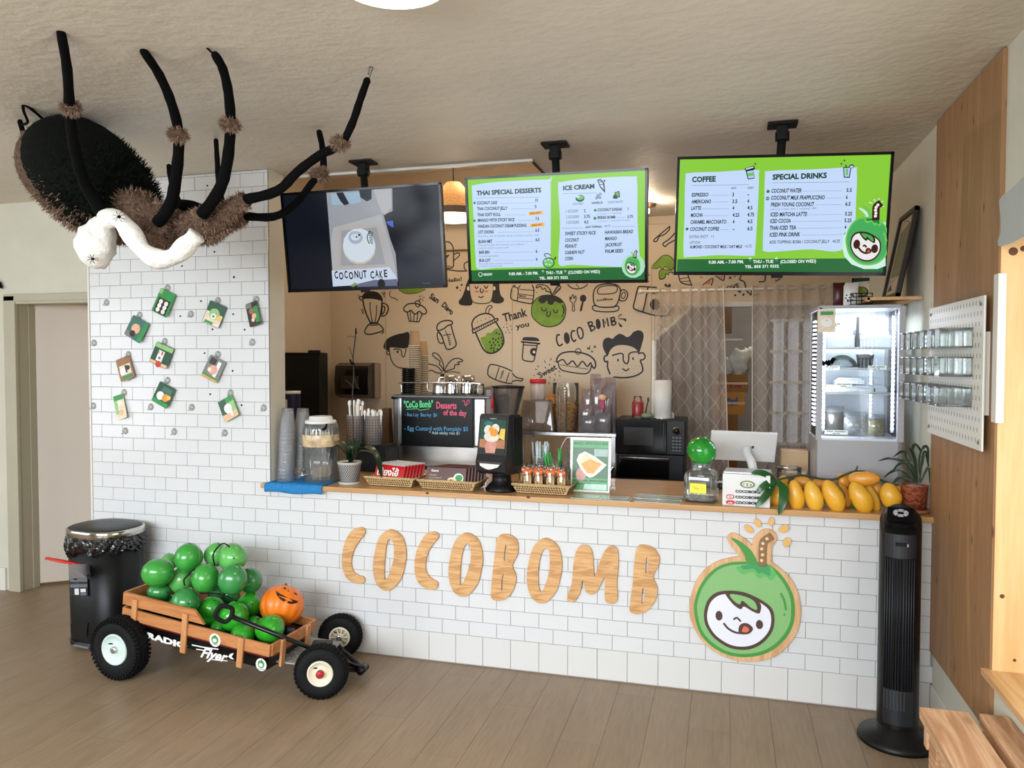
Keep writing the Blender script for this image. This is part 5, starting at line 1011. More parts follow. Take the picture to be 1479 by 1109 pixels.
# wheels
TYRE = mat('tyre_rubber', (14, 14, 15), rough=.75, var=.1, vs=40, spec=.25); TYRE2 = mat('tyre_tread', (10, 10, 11), rough=.85, spec=.2)
def wheel(c, ax, Rr, wd, hubm, hubr, lugs, name_hub='hub', spokes=0, redcap=False, rimw=.0):
 z = ax.normalized(); x = z.cross(Vector((0, 0, 1))).normalized(); y = z.cross(x)
 M = Matrix(((x.x, y.x, z.x, c.x), (x.y, y.y, z.y, c.y), (x.z, y.z, z.z, c.z), (0, 0, 0, 1)))   # local +z points outwards, disc face at z=0, tyre behind it
 rr = hubr; prof = [(rr, -wd*.12), (rr+.008, -wd*.02), ((Rr+rr)/2, 0), (Rr-.012, -wd*.12), (Rr-.002, -wd*.3), (Rr, -wd*.5), (Rr-.002, -wd*.7), (Rr-.012, -wd*.88), ((Rr+rr)/2, -wd), (rr+.008, -wd*.98), (rr, -wd*.88), (rr, -wd*.12)]
 b = MB(M); b.lathe(prof, (0, 0, 0), TYRE, 56, cap=False); ty = b.build('tyre', t)
 b = MB(M); n = lugs
 for i in range(n):
  for row, zz in enumerate((-wd*.2, -wd*.5, -wd*.8)):
   an = 2*math.pi*(i+.5*(row % 2))/n; r_ = Rr-.0005 if row == 1 else Rr-.005
   X = T(r_*math.cos(an), r_*math.sin(an), zz) @ Matrix.Rotation(an, 4, 'Z') @ Matrix.Rotation(R(25 if row == 0 else -25 if row == 2 else 0), 4, 'X')
   b.box((0, 0, 0), (1, 1, 1), TYRE2) if False else b.add([(sx_*.004, sy_*Rr*2.0/n, sz_*wd*.12) for sz_ in (-1, 1) for sy_ in (-1, 1) for sx_ in (-1, 1)], [(0, 2, 3, 1), (4, 5, 7, 6), (0, 1, 5, 4), (1, 3, 7, 5), (3, 2, 6, 7), (2, 0, 4, 6)], TYRE2, xf=X)
  if n > 38:
   an = 2*math.pi*i/n; X = T((Rr-.018)*math.cos(an), (Rr-.018)*math.sin(an), -wd*.05) @ Matrix.Rotation(an, 4, 'Z') @ RY(-25)
   b.add([(sx_*.010, sy_*Rr*1.7/n, sz_*.004) for sz_ in (-1, 1) for sy_ in (-1, 1) for sx_ in (-1, 1)], [(0, 2, 3, 1), (4, 5, 7, 6), (0, 1, 5, 4), (1, 3, 7, 5), (3, 2, 6, 7), (2, 0, 4, 6)], TYRE2, xf=X)
 o = b.build('tread', ty); o['kind'] = 'stuff'
 b = MB(M)
 if spokes:
  b.lathe([(rr+.002, -.01), (rr, -.004), (rr-.008, -.004), (rr-.010, -.03)], (0, 0, 0), hubm, 32, cap=False); b.lathe([(.02, 0), (.02, -.05)], (0, 0, 0), hubm, 16)
  for k in range(spokes): an = 2*math.pi*k/spokes; b.box((.5*(rr+.01)*math.cos(an), .5*(rr+.01)*math.sin(an), -.016), (rr-.012, .005, .016), hubm, rot=(0, 0, math.degrees(an)))
  b.lathe([(0, -.035), (rr-.006, -.035)], (0, 0, 0), hubm, 24, cap=False)
 else:
  b.lathe([(rr+.003, -.012), (rr+.001, -.002), (rr-.004, 0), (rr-.008, -.006), (rr*.62, -.018), (rr*.45, -.016), (.018, -.012), (0, -.012)], (0, 0, 0), hubm, 36, cap=False)
 hb = b.build('wheel_hub', t)
 b = MB(M)
 if redcap: b.lathe([(.019, -.014), (.019, .006), (.012, .010), (0, .010)], (0, 0, 0), mat('red_cap', (170, 30, 34), rough=.4), 18)
 else: b.lathe([(.017, -.014), (.017, .004), (.010, .006), (0, .006)], (0, 0, 0), STEEL, 18)
 b.build('axle_cap', hb); b = MB(M); b.tube([(.018, -.026, -.013), (.026, -.032, .004)], .0035, BLACK, 6); b.build('valve', hb)
MINT = mat('pale_mint_hub', (206, 224, 214), rough=.35); CREAM = mat('cream_hub', (226, 216, 190), rough=.4)
wheel(rw, ra, .160, .095, MINT, .078, 44)
wheel(Vector((rw.x+.03, rw.y+.62, rw.z)), -ra, .160, .095, MINT, .078, 44)
wheel(nw, ax, .128, .082, CREAM, .061, 34, redcap=True)
wheel(fwc+ax*.004, ax, .118, .07, CREAM, .056, 34, spokes=10)

# ------------------------------------------------------------------ green coconuts and the pumpkin in the wagon
def cocomat(i, c): return mat('coconut_green_%d' % i, c, rough=.24, var=.22, vs=5, coat=.35, bump=.05, bs=14, sub=.0)
CM = [cocomat(0, (58, 150, 58)), cocomat(1, (92, 172, 84)), cocomat(2, (44, 152, 34)), cocomat(3, (52, 132, 66))]
def nutfn(ph, ex=1.0):
 def f(p):
  an = math.atan2(p.y, p.x)+ph; k = 1+.035*math.cos(3*an)*(1-p.z*p.z); z = p.z*(1.06+.08*(p.z > 0)*p.z*p.z); return Vector((p.x*k, p.y*k, z))
 return f
NUTS = [ # zx, zy, radius (zoomed px), depth Y, tilt, colour, label
 (495, 316, 62, -.50, (20, 80, 20), 0, 'wide green coconut leaning out at the wagon rear corner'), (627, 254, 58, -.42, (5, 10, 0), 0, 'topmost green coconut with a short black stalk'),
 (597, 350, 52, -.43, (10, 15, 0), 1, 'light green coconut under the topmost one'), (700, 341, 57, -.46, (4, 5, 40), 0, 'round green coconut in the middle of the heap'),
 (818, 250, 60, -.40, (60, 70, 10), 1, 'upper right green coconut of the heap, lying sideways'), (745, 240, 48, -.30, (10, 20, 0), 1, 'pale green coconut behind the upper right one, under a black band'),
 (818, 347, 60, -.44, (15, 5, 70), 3, 'dull green coconut right of the middle one'), (893, 350, 50, -.33, (20, -10, 0), 3, 'green coconut at the right edge of the heap'),
 (502, 400, 46, -.47, (10, 80, 0), 3, 'half hidden green coconut under the wide corner one'), (615, 440, 60, -.53, (60, 70, 20), 3, 'large pale green coconut resting on the near wagon side'),
 (725, 478, 58, -.53, (20, 30, 0), 2, 'bright green coconut behind the handle grip'), (888, 455, 54, -.42, (50, 60, 10), 2, 'bright green coconut left of the pumpkin'),
 (823, 505, 60, -.535, (15, 20, 60), 2, 'bright green coconut under the black handle'), (977, 557, 62, -.50, (60, 60, 0), 2, 'bright green coconut at the front end, below the pumpkin'),
 (760, 560, 42, -.54, (10, 20, 0), 2, 'small green coconut low beside the near side slat'), (860, 588, 52, -.545, (70, 60, 0), 2, 'green coconut low at the near side, near the front'),
 (800, 415, 46, -.38, (10, 0, 0), 3, 'shaded coconut in the gap behind the handle'), (545, 272, 34, -.32, (0, 0, 0), 1, 'coconut peeking out behind the top left pair'),
 (905, 545, 40, -.44, (0, 10, 0), 2, 'shaded green coconut between handle and pumpkin'), (548, 455, 40, -.44, (0, 0, 0), 3, 'shaded coconut low behind the near side slat'), (745, 400, 34, -.40, (0, 0, 0), 3, 'small shaded coconut below the middle one')]
NP = []
for zx, zy, r_, Y, tilt, cm, lb in NUTS:
 d = ray(60+zx/2.958, 720+zy/2.958); NP.append([d, (Y-CAM.y)/d.y, r_/2.958/FPX])
dp = ray(60+1028/2.958, 720+455/2.958); NP.append([dp, (-.37-CAM.y)/dp.y, 93/2.958/FPX*.95])
for it in range(300):      # settle the heap: neighbours slide apart until they only touch
 for i in range(len(NP)):
  for j in range(i):
   A, B_ = NP[i], NP[j]; pa_, pb2 = CAM+A[0]*A[1], CAM+B_[0]*B_[1]; dd_ = (pa_-pb2).length; need = .97*(A[2]*A[1]+B_[2]*B_[1])
   if dd_ < need:
    s_ = .004 if A[1] > B_[1] else -.004; A[1] += s_; B_[1] -= s_
 for A in NP:
  y_ = (CAM+A[0]*A[1]).y; A[1] = min(max(A[1], (-.540-CAM.y)/A[0].y), (-.24-CAM.y)/A[0].y)
STK = mat('nut_stalk', (20, 30, 18), rough=.8)
proto = {}
for i, (zx, zy, r_, Y, tilt, cm, lb) in enumerate(NUTS):
 c = CAM+NP[i][0]*NP[i][1]; k = pw(r_/2.958, c)
 u = thing('green_coconut', lb, 'coconut', tuple(c), group='green coconuts heaped in the wagon'); Mn = T(*c) @ Euler([R(v) for v in tilt]).to_matrix().to_4x4()
 b = MB(Mn); b.ell((0, 0, 0), (k, k, k), CM[cm], seg=28, rings=18, fn=nutfn(i*1.3)); b.build('husk', u)
 b = MB(Mn); b.tube([(0, 0, k*.98), (.002, 0, k*1.16)], [.006, .004], STK, 6); b.build('stalk', u)
for pts, lb in [([(740, 285, -.45), (733, 240, -.46), (760, 200, -.46), (782, 192, -.45), (803, 206, -.46)], 'bent black wire strap over the pale coconut'), ([(655, 300, -.50), (640, 312, -.50), (615, 338, -.51), (608, 350, -.51), (612, 372, -.51)], 'short bent black wire in front of the light green coconut'), ([(678, 405, -.52), (740, 404, -.53), (800, 420, -.53), (835, 440, -.52)], 'black wire strap lying across the lower coconuts')]:
 b = MB(); b.tube(cr([at(60+x/2.958, 720+y/2.958, 'y', Y) for x, y, Y in pts], 3), .004, BLACKM, 6); solo(b, 'wire_strap', lb, 'wire')
c = CAM+NP[-1][0]*NP[-1][1]; k = pw(93/2.958, c)
c = c+Vector((0, 0, .0)); u = thing('jack_o_lantern', 'orange plastic pumpkin with a carved grin, lying back on the coconuts', 'pumpkin', tuple(c))
ORG = mat('pumpkin_orange', (240, 122, 22), rough=.4, var=.12, vs=8, bump=.15, bs=30, coat=.15); Mp = T(*c) @ RZ(12) @ RX(-32)
def pumpf(p):
 an = math.atan2(p.y, p.x); q = 1-.13*abs(math.sin(an*6))**.6*0-.055*(1-abs(math.cos(an*6.5)))**.5; s_ = (1-p.z*p.z)**.5; return Vector((p.x*q, p.y*q, p.z*.86-.12*math.exp(-s_*s_*14)*(1 if p.z > 0 else -1)))
b = MB(Mp); b.ell((0, 0, 0), (k, k, k*1.06), ORG, seg=84, rings=24, fn=pumpf); body = b.build('shell', u)
CARV = mat('carved_dark', (36, 16, 8), rough=.8)
def onpump(zx, zy, off=.002):
 d = ray(60+zx/2.958, 720+zy/2.958); o_ = CAM-c; A_ = d.dot(d); B_ = 2*o_.dot(d); C_2 = o_.dot(o_)-(k*1.005)**2; D_ = max(0, B_*B_-4*A_*C_2); return CAM+d*((-B_-math.sqrt(D_))/(2*A_))-d.normalized()*off
for nm, pts in [('mouth', [(1000, 392), (1012, 402), (1040, 418), (1070, 430), (1097, 438), (1090, 446), (1068, 450), (1050, 446), (1052, 438), (1042, 432), (1036, 441), (1018, 428), (1005, 412)]), ('eye', [(1030, 383), (1042, 378), (1046, 388)]), ('eye', [(1076, 398), (1090, 406), (1094, 414), (1082, 408)]), ('nose', [(1049, 394), (1055, 391), (1057, 398)])]:
 P3 = [onpump(*q) for q in pts]; n_ = len(P3); cen = sum(P3, Vector())/n_; b = MB(); b.add([tuple(p) for p in P3]+[tuple(onpump(sum(q[0] for q in pts)/n_, sum(q[1] for q in pts)/n_))], [(i, (i+1) % n_, n_) for i in range(n_)] if nm != 'mouth' else [list(range(n_))], CARV); b.build(nm, u)
b = MB(Mp); b.lathe([(.012, k*.7), (.010, k*.9), (.006, k*1.0)], (0, 0, 0), mat('pumpkin_stem', (110, 96, 40), rough=.7), 8); b.build('stem', u)
b = MB(); q = at(420, 910, 'y', -.42); b.box(q, (.04, .03, .02), mat('blue_grey_box', (50, 66, 76), rough=.5), rot=(0, 10, 30), bev=.003); solo(b, 'small_box', 'tiny blue grey box tucked under the pumpkin in the wagon', 'box')
# ------------------------------------------------------------------ things on the counter
ZC = .93
def on(px_, py_=0, Y=None, z=ZC):
 """foot point on the counter for an image column, at a chosen depth"""
 q = at(px_, 700, 'y', Y); return Vector((q.x, Y, z))
# blue towel over the front edge
BT = mat('blue_towel', (52, 128, 186), rough=.95, var=.12, vs=40, bump=.5, bs=120, spec=.1)
x0, x1 = -.600, -.235; nx = 26; path = [(.20, .9335), (.12, .934), (.02, .9345), (-.030, .9345), (-.0405, .930), (-.0425, .918), (-.043, .900), (-.0435, .884)]
grid = []
for j, (y, z) in enumerate(path):
 row = []
 for i in range(nx+1):
  f = i/nx; x = x0+(x1-x0)*f; w_ = .0016*math.sin(f*23+j*1.1)+.0012*math.sin(f*41); row.append((x+.004*math.sin(j*.9), y-abs(w_)*.8 if j > 3 else y, z+abs(w_)*.6 if j <= 3 else z+.004*math.sin(f*9)))
 grid.append(row)
b = MB(); b.sheet(grid, BT, True); solo(b, 'towel', 'blue cloth hanging over the left front edge of the counter', 'towel', solid=.003)
# nested clear plastic cups, mouth down
CUPP = clear('clear_cup', (255, 255, 255), refl=1.5, rough=.08, haze=.26, hazecol=(245, 247, 250))
def cupstack(c, n, r0, r1, hh, pitch, lean, label):
 t = thing('cup_stack', label, 'cups', tuple(c), group='stacks of clear plastic cups on the towel'); X = T(*c) @ RY(lean[0]) @ RX(lean[1])
 for i in range(n):
  z = i*pitch; b = MB(X); top = z+hh; b.lathe([(r0+.002, z), (r0+.002, z+.004), (r0, z+.005), (r0-(r0-r1)*.9, top-.002), (r1, top)], (0, 0, 0), CUPP, 20, cap=False) if i < n-1 else b.lathe([(r0+.002, z), (r0+.002, z+.004), (r0, z+.005), (r0-(r0-r1)*.9, top-.002), (r1, top), (0, top)], (0, 0, 0), CUPP, 20, cap=False); b.build('cup', t)
cupstack(on(413, 0, .06)+Vector((0, 0, .004)), 14, .048, .031, .13, .0225, (1.5, -1), 'clear plastic cup stack at the counter left end, front one')
cupstack(on(434, 0, .17)+Vector((0, 0, .004)), 14, .048, .031, .13, .022, (3.0, 0), 'taller looking clear plastic cup stack behind the front one')
# drinks dispenser
c = on(464, 0, .12, .9345); t = thing('drink_dispenser', 'clear ribbed glass drink dispenser with a cream marble band', 'dispenser', tuple(c))
GL = clear('clear_glass', (252, 254, 253), refl=1.3, rough=.03, haze=.05); GLR = clear('ribbed_glass', (251, 253, 252), refl=2.0, rough=.08, haze=.16, hazecol=(245, 248, 246))
n = 96; prof = [(.085, 0), (.098, .006), (.1, .02), (.1, .30), (.097, .325), (.085, .338)]
V = []; F = []
for r_, z in prof:
 for k in range(n): a_ = 2*math.pi*k/n; rr_ = r_+.002*math.cos(a_*24)*(0 < z < .32); V.append((c.x+rr_*math.cos(a_), c.y+rr_*math.sin(a_), c.z+z))
for i in range(len(prof)-1):
 for k in range(n): F.append((i*n+k, i*n+(k+1) % n, (i+1)*n+(k+1) % n, (i+1)*n+k))
F.append(list(range(n))); b = MB(); b.add(V, F, GLR, True); b.build('jar', t)
b = MB(); b.lathe([(0, .008), (.093, .008), (.093, .20), (0, .20)], tuple(c), clear('water', (250, 253, 253), refl=1.2, haze=.06), 32); b.build('water', t)
MRB = mat('marble_band', (206, 180, 140), rough=.3, var=.45, vs=22); b = MB(); b.lathe([(.1035, .205), (.1045, .208), (.1045, .268), (.1035, .272)], tuple(c), MRB, 48, cap=False); b.build('band', t)
b = MB(); b.lathe([(.088, .335), (.09, .345), (.085, .352), (.068, .353), (.066, .372), (.06, .376), (0, .376)], tuple(c), mat('lid_white', (226, 226, 222), rough=.4), 32); b.build('lid', t)
b = MB(); tp = Vector((c.x-.05, c.y-.092, c.z+.045)); b.tube([tp+Vector((0, .02, 0)), tp+Vector((-.008, -.03, 0))], .010, CHROME, 10); b.tube([tp+Vector((-.006, -.022, .025)), tp+Vector((-.006, -.022, -.022))], .007, CHROME, 10); b.box(tp+Vector((-.006, -.024, .032)), (.034, .008, .012), CHROME, bev=.003); b.build('tap', t)
# orchid
c = on(505, 0, .10); t = thing('potted_orchid', 'leafless orchid stem in a black and white patterned pot', 'plant', tuple(c))
POT = mat('white_pot', (190, 188, 180), rough=.4); b = MB(); b.lathe([(.048, .004), (.052, .01), (.067, .115), (.070, .118), (.070, .126), (.062, .126), (.058, .11), (0, .11)], tuple(c), POT, 40); b.lathe([(.058, 0), (.062, .004), (.060, .012), (.05, .012)], tuple(c), POT, 32); b.build('pot', t)
b = MB(); CK_ = mat('pot_pattern', (38, 40, 48), rough=.5)
for j in range(9):
 for k in range(30):
  z = .018+j*.0112; r_ = .0525+(z-.01)*.143+.0008; a_ = 2*math.pi*(k+.5*(j % 2))/30; s_ = .0054; X = T(c.x+r_*math.cos(a_), c.y+r_*math.sin(a_), c.z+z) @ Matrix.Rotation(a_, 4, 'Z') @ RX(45 if (j % 2) else -45)
  b.add([(0, -s_*1.25, -s_*.45), (0, s_*1.25, -s_*.45), (0, s_*1.25, s_*.45), (0, -s_*1.25, s_*.45)], [(0, 1, 2, 3)], CK_, xf=X)
o = b.build('pot_pattern', t); o['kind'] = 'stuff'
b = MB(); b.ell((c.x, c.y, c.z+.112), (.057, .057, .010), mat('bark', (92, 78, 60), rough=.9, var=.4, vs=90, bump=.8, bs=90), seg=20, rings=8); b.build('bark_mulch', t)
LFM = mat('orchid_leaf', (26, 52, 28), rough=.3, var=.25, vs=10)
def leaf(pts, wmax, m, mb, nrm=Vector((0, 0, 1)), fold=.25):
 P3 = cr(pts, 4); n_ = len(P3); grid = []
 for i, p in enumerate(P3):
  a = P3[max(i-1, 0)]; b2 = P3[min(i+1, n_-1)]; d = (b2-a).normalized(); s_ = d.cross(nrm); s_ = s_.normalized() if s_.length > 1e-4 else Vector((1, 0, 0)); u = s_.cross(d)
  f = i/(n_-1); w_ = wmax*max(.06, math.sin(math.pi*min(1, f*.93+.07))**.7); grid.append([tuple(p-s_*w_+u*w_*fold), tuple(p), tuple(p+s_*w_+u*w_*fold)])
 return mb.sheet(grid, m, True)
for pts, w_ in [([(505, 668, .10), (498, 655, .08), (488, 645, .06), (480, 650, .05), (475, 672, .04)], .034), ([(505, 668, .10), (500, 650, .1), (492, 640, .1), (484, 637, .1)], .036), ([(508, 668, .10), (520, 648, .09), (534, 648, .07), (545, 662, .06), (551, 690, .04)], .032), ([(508, 668, .11), (516, 655, .12), (528, 652, .14), (540, 656, .15)], .032), ([(505, 668, .1), (512, 645, .12), (505, 630, .14)], .032)]:
 b = MB(); leaf([at(x, y, 'y', Y) for x, y, Y in pts], w_, LFM, b); b.build('leaf', t)
STM = mat('dry_stem', (44, 40, 34), rough=.8); S_ = lambda L: [at(x, y, 'y', .10) for x, y in L]
b = MB(); b.tube(cr(S_([(509, 668), (510, 620), (509, 575), (511, 540), (510, 515), (513, 490), (514, 475)]), 4), [.0035]*24+[.002]*1, STM, 6); b.build('flower_spike', t)
for L in ([(510, 520), (507, 508), (504, 500)], [(513, 487), (506, 486), (501, 486)], [(511, 560), (503, 552), (499, 549)], [(510, 540), (515, 556), (519, 562)]): b = MB(); b.tube(cr(S_(L), 3), .002, STM, 5); b.build('twig', t)
def bat(px_, py_, Y, size, label, rot=0):
 q = at(px_, py_, 'y', Y); P_ = [(-1, .15), (-.6, .5), (-.3, .2), (-.12, .35), (0, .22), (.12, .35), (.3, .2), (.6, .5), (1, .15), (.7, .05), (.5, -.25), (.3, -.05), (.1, -.35), (-.1, -.35), (-.3, -.05), (-.5, -.25), (-.7, .05)]
 b = MB(T(*q) @ RZ(-15) @ RY(rot) @ RX(90)); b.prism([(x*size, y*size) for x, y in P_], 0, .002, VEL); return solo(b, 'paper_bat', label, 'decoration')
bat(508, 524, .095, .026, 'small black paper bat on the orchid spike', 40); bat(514, 478, .098, .018, 'tiny black paper bat at the orchid spike tip', 80)
bat(470, 618, .005, .030, 'black paper bat stuck on the drink dispenser', -45)
# baskets
RAT = mat('woven_rattan', (204, 172, 122), rough=.6, var=.3, vs=120, bump=.8, bs=160); RATD = mat('weave_gap', (84, 56, 28), rough=.8)
def basket(px0, px1, Y, label, dp=.19, h_=.05):
 a_, b_ = on(px0, 0, Y), on(px1, 0, Y-.02); w_ = (b_-a_).length; c = (a_+b_)/2+Vector((0, dp/2, 0)); c.z = ZC; X = T(*c) @ RZ(-3)
 t = thing('wicker_basket', label, 'basket', tuple(c), group='low wicker baskets along the counter front'); f = .86
 b = MB(X); W_, D_ = w_/2, dp/2
 bot = [(-W_*f, -D_*f, .004), (W_*f, -D_*f, .004), (W_*f, D_*f, .004), (-W_*f, D_*f, .004)]; top = [(-W_, -D_, h_), (W_, -D_, h_), (W_, D_, h_), (-W_, D_, h_)]
 i_ = .006; ti = [(-W_+i_, -D_+i_, h_), (W_-i_, -D_+i_, h_), (W_-i_, D_-i_, h_), (-W_+i_, D_-i_, h_)]; bi = [(x*.97, y*.97, .009) for x, y, z in bot]
 b.add(bot+top+ti+bi, [(3, 2, 1, 0)]+[(k, (k+1) % 4, 4+(k+1) % 4, 4+k) for k in range(4)]+[(4+k, 4+(k+1) % 4, 8+(k+1) % 4, 8+k) for k in range(4)]+[(8+k, 8+(k+1) % 4, 12+(k+1) % 4, 12+k) for k in range(4)]+[(12, 13, 14, 15)], RAT); b.build('weave', t)
 b = MB(X); b.tube([(x, y, h_) for x, y, z in top], .0065, RAT, 8, closed=True); b.build('rim', t)
 b = MB(X)
 for k in range(4):
  A, B2 = Vector(bot[k]), Vector(bot[(k+1) % 4]); C2, D2 = Vector(top[k]), Vector(top[(k+1) % 4]); L_ = (B2-A).length; n_ = max(4, int(L_/.0125)); nn = (B2-A).cross(C2-A).normalized()
  for i in range(n_):
   for r_ in range(3):
    u_ = (i+.5+.5*(r_ % 2))/n_; v_ = .24+.25*r_
    if u_ > .97: continue
    p = A.lerp(B2, u_).lerp(C2.lerp(D2, u_), v_)+nn*.0012; dx = (B2-A).normalized()*.0056; dz = (C2-A).normalized()*.0064; b.add([p-dx, p-dz, p+dx, p+dz], [(0, 1, 2, 3)], RATD)
 o = b.build('weave_gaps', t); o['kind'] = 'stuff'
 return c, w_
bk1 = basket(528, 598, .055, 'wicker basket holding red snack bags'); bk2 = basket(604, 688, .03, 'wicker basket holding brown cookie packets'); bk3 = basket(741, 824, .045, 'wicker basket holding orange tied rolled wafers')
# red snack bags
REDP = mat('red_foil', (190, 24, 32), rough=.25, var=.15, vs=30, bump=.2, bs=30, coat=.4); SILV = mat('foil_edge', (196, 190, 186), rough=.3, metal=.6); WHP = mat('packet_white', (236, 234, 228), rough=.4); BRP = mat('brown_packet', (84, 46, 38), rough=.35, var=.1, vs=20, coat=.25)
def pillow(M, w_, h_, th, m, name, t, edge=None):
 b = MB(M); nx_, nz_ = 8, 6; V = []; F = []
 for sgn in (-1, 1):
  for j in range(nz_+1):
   for i in range(nx_+1):
    u_, v_ = i/nx_, j/nz_; bul = (math.sin(math.pi*u_)*math.sin(math.pi*v_))**.5; V.append(((u_-.5)*w_, sgn*th/2*bul, v_*h_))
 o_ = (nx_+1)*(nz_+1)
 for j in range(nz_):
  for i in range(nx_):
   q = j*(nx_+1)+i; F.append((q, q+1, q+nx_+2, q+nx_+1)); F.append((o_+q, o_+q+nx_+1, o_+q+nx_+2, o_+q+1))
 b.add(V, F, m, True); o = b.build(name, t)
 return o
for i in range(7):
 cx = bk1[0].x-.030+i*.011; cy = bk1[0].y-.058+i*.0205; M = T(cx, cy, ZC+.014) @ RZ(-4+i*.5) @ RX(-20) @ RY(3)
 lb = 'red snack bag with white Thai lettering, frontmost in the left basket' if i == 0 else ['', 'second', 'third', 'fourth', 'fifth', 'sixth', 'last'][i]+' red snack bag behind the lettered front one, counting backwards'
 t = thing('snack_bag', lb, 'snack bag', (cx, cy, ZC+.014), group=None if i == 0 else 'red snack bags behind the front one in the left basket')
 pillow(M, .185, .105, .019, REDP, 'bag', t); b = MB(M); b.box((0, 0, .108), (.18, .002, .008), SILV); b.build('sealed_edge', t)
 if i == 0:
  a = Art(Surf(M), .0100, .0003); a.text('เซียงไฮ้', (-.072, .04), (.062, .045), .038, WHP, px=False, bold=.03); a.dot((.03, .004), .022, WHP, px=False, sy=.5); a.dot((.03, .002), .017, REDP, px=False, sy=.5); a.build('lettering', t)
for i in range(7):
 cx = bk2[0].x-.022+i*.012; cy = bk2[0].y-.06+i*.020; M = T(cx, cy, ZC+.012) @ RZ(-3) @ RX(-14)
 lb = 'brown packet picturing coconut cookies, frontmost in the middle basket' if i == 0 else ['', 'second', 'third', 'fourth', 'fifth', 'sixth', 'last'][i]+' brown packet behind the pictured front one, counting backwards'
 t = thing('cookie_packet', lb, 'packet', (cx, cy, ZC+.012), group=None if i == 0 else 'brown cookie packets behind the front one')
 b = MB(M); b.box((0, 0, .055), (.235, .014, .11), BRP, bev=.004); b.build('packet', t)
 if i == 0:
  a = Art(Surf(M), .0073, .0003); TANP = mat('packet_tan', (206, 186, 160), rough=.5); a.text('Khanom', (-.088, .082), (-.045, .083), .012, WHP, px=False, bold=.03)
  for k, s_ in enumerate(['THAI', 'COCONUT', 'ROLL']): a.text(s_, (-.100, .058-k*.015), (-.100+.011*len(s_), .059-k*.015), .010, TANP, px=False)
  a.dot((.035, .030), .027, PC['cream'], px=False, sy=.95); a.dot((.075, .052), .030, WHP, px=False, sy=.9); a.dot((.078, .054), .022, PC['green'], px=False, sy=.8); a.dot((.055, .02), .016, PC['yellow'], px=False, sy=.8)
  for k in range(9): a.dot((.022+.013*(k % 3), .020+.010*(k//3)), .0055, PC['brown' if k % 2 else 'yellow'], px=False)
  a.build('print', t)
# wafer bags
CELL = clear('cellophane', (250, 249, 246), refl=1.4, rough=.08, haze=.05); WAF = mat('rolled_wafer', (196, 160, 96), rough=.7, var=.35, vs=60); ORT = mat('orange_tie', (226, 104, 30), rough=.5, var=.2, vs=50)
for i, (px_, py_, Y) in enumerate([(762, 703, .07), (778, 705, .065), (795, 706, .06), (811, 704, .065), (770, 698, .13), (787, 698, .13), (804, 698, .13), (757, 694, .17), (779, 694, .18), (798, 693, .18)]):
 c = on(px_, 0, Y); c.z = ZC+.012; t = thing('wafer_bag', 'orange tied bag of rolled wafers, '+['front row leftmost', 'front row second from left', 'front row third from left', 'front row rightmost', 'middle row left', 'middle row centre', 'middle row right', 'back row left', 'back row centre', 'back row right'][i], 'snack bag', tuple(c), group='orange tied wafer bags in the right basket')
 if i == 0 or True:
  b = MB()
  for k in range(3): b.tube([c+Vector((-.016+.016*k, 0, 0)), c+Vector((-.013+.013*k, .006, .088))], .0078, WAF, 8)
  o = b.build('wafers', t); o['kind'] = 'stuff'
  b = MB(); b.lathe([(.028, 0), (.030, .03), (.028, .08), (.012, .104), (.014, .12), (.02, .132)], tuple(c), CELL, 12, cap=False, sy=.6); b.build('wrap', t)
  b = MB(); b.ell(c+Vector((-.012, -.006, .103)), (.014, .008, .012), ORT, seg=10, rings=6); b.ell(c+Vector((.012, -.006, .103)), (.014, .008, .012), ORT, seg=10, rings=6); b.tube([c+Vector((-.012, -.004, .1)), c+Vector((-.017, -.006, .082))], .004, ORT, 5); b.tube([c+Vector((.012, -.004, .1)), c+Vector((.019, -.006, .082))], .004, ORT, 5); b.build('orange_tie', t)
  b = MB(); b.lathe([(.009, 0), (.009, .001), (0, .001)], tuple(c+Vector((0, -.020, .098))), WHP, 12, xf=RX(90)); b.build('round_tag', t)
# napkin dispenser
c = on(722, 0, .10); t = thing('napkin_dispenser', 'tall black napkin dispenser with a mango dessert picture', 'napkin dispenser', tuple(c)); Mn = T(*c) @ RZ(-14)
DGP = mat('dispenser_charcoal', (27, 25, 29), rough=.4, var=.05)
b = MB(Mn); b.lathe([(.088, 0), (.090, .008), (.075, .03), (.052, .05), (.050, .085), (.062, .10)], (0, .02, 0), BLACK, 32, sy=1.0); b.build('base', t)
prof = [(-.060, .098), (-.098, .118), (-.104, .165), (-.088, .205), (-.060, .405), (-.045, .418), (.06, .412), (.085, .38), (.095, .12), (.06, .098)]
V = [(-.09, y, z) for y, z in prof]+[(.09, y, z) for y, z in prof]; n_ = len(prof); F = [list(range(n_)), list(range(2*n_-1, n_-1, -1))]+[(i, n_+i, n_+(i+1) % n_, (i+1) % n_) for i in range(n_)]
b = MB(Mn); b.add(V, F, DGP); b.build('body', t)
b = MB(Mn); b.box((.0915, .03, .27), (.006, .10, .26), BLACK, bev=.002); b.box((.0, .09, .25), (.15, .04, .28), BLACK, bev=.01); b.build('side_cover', t)
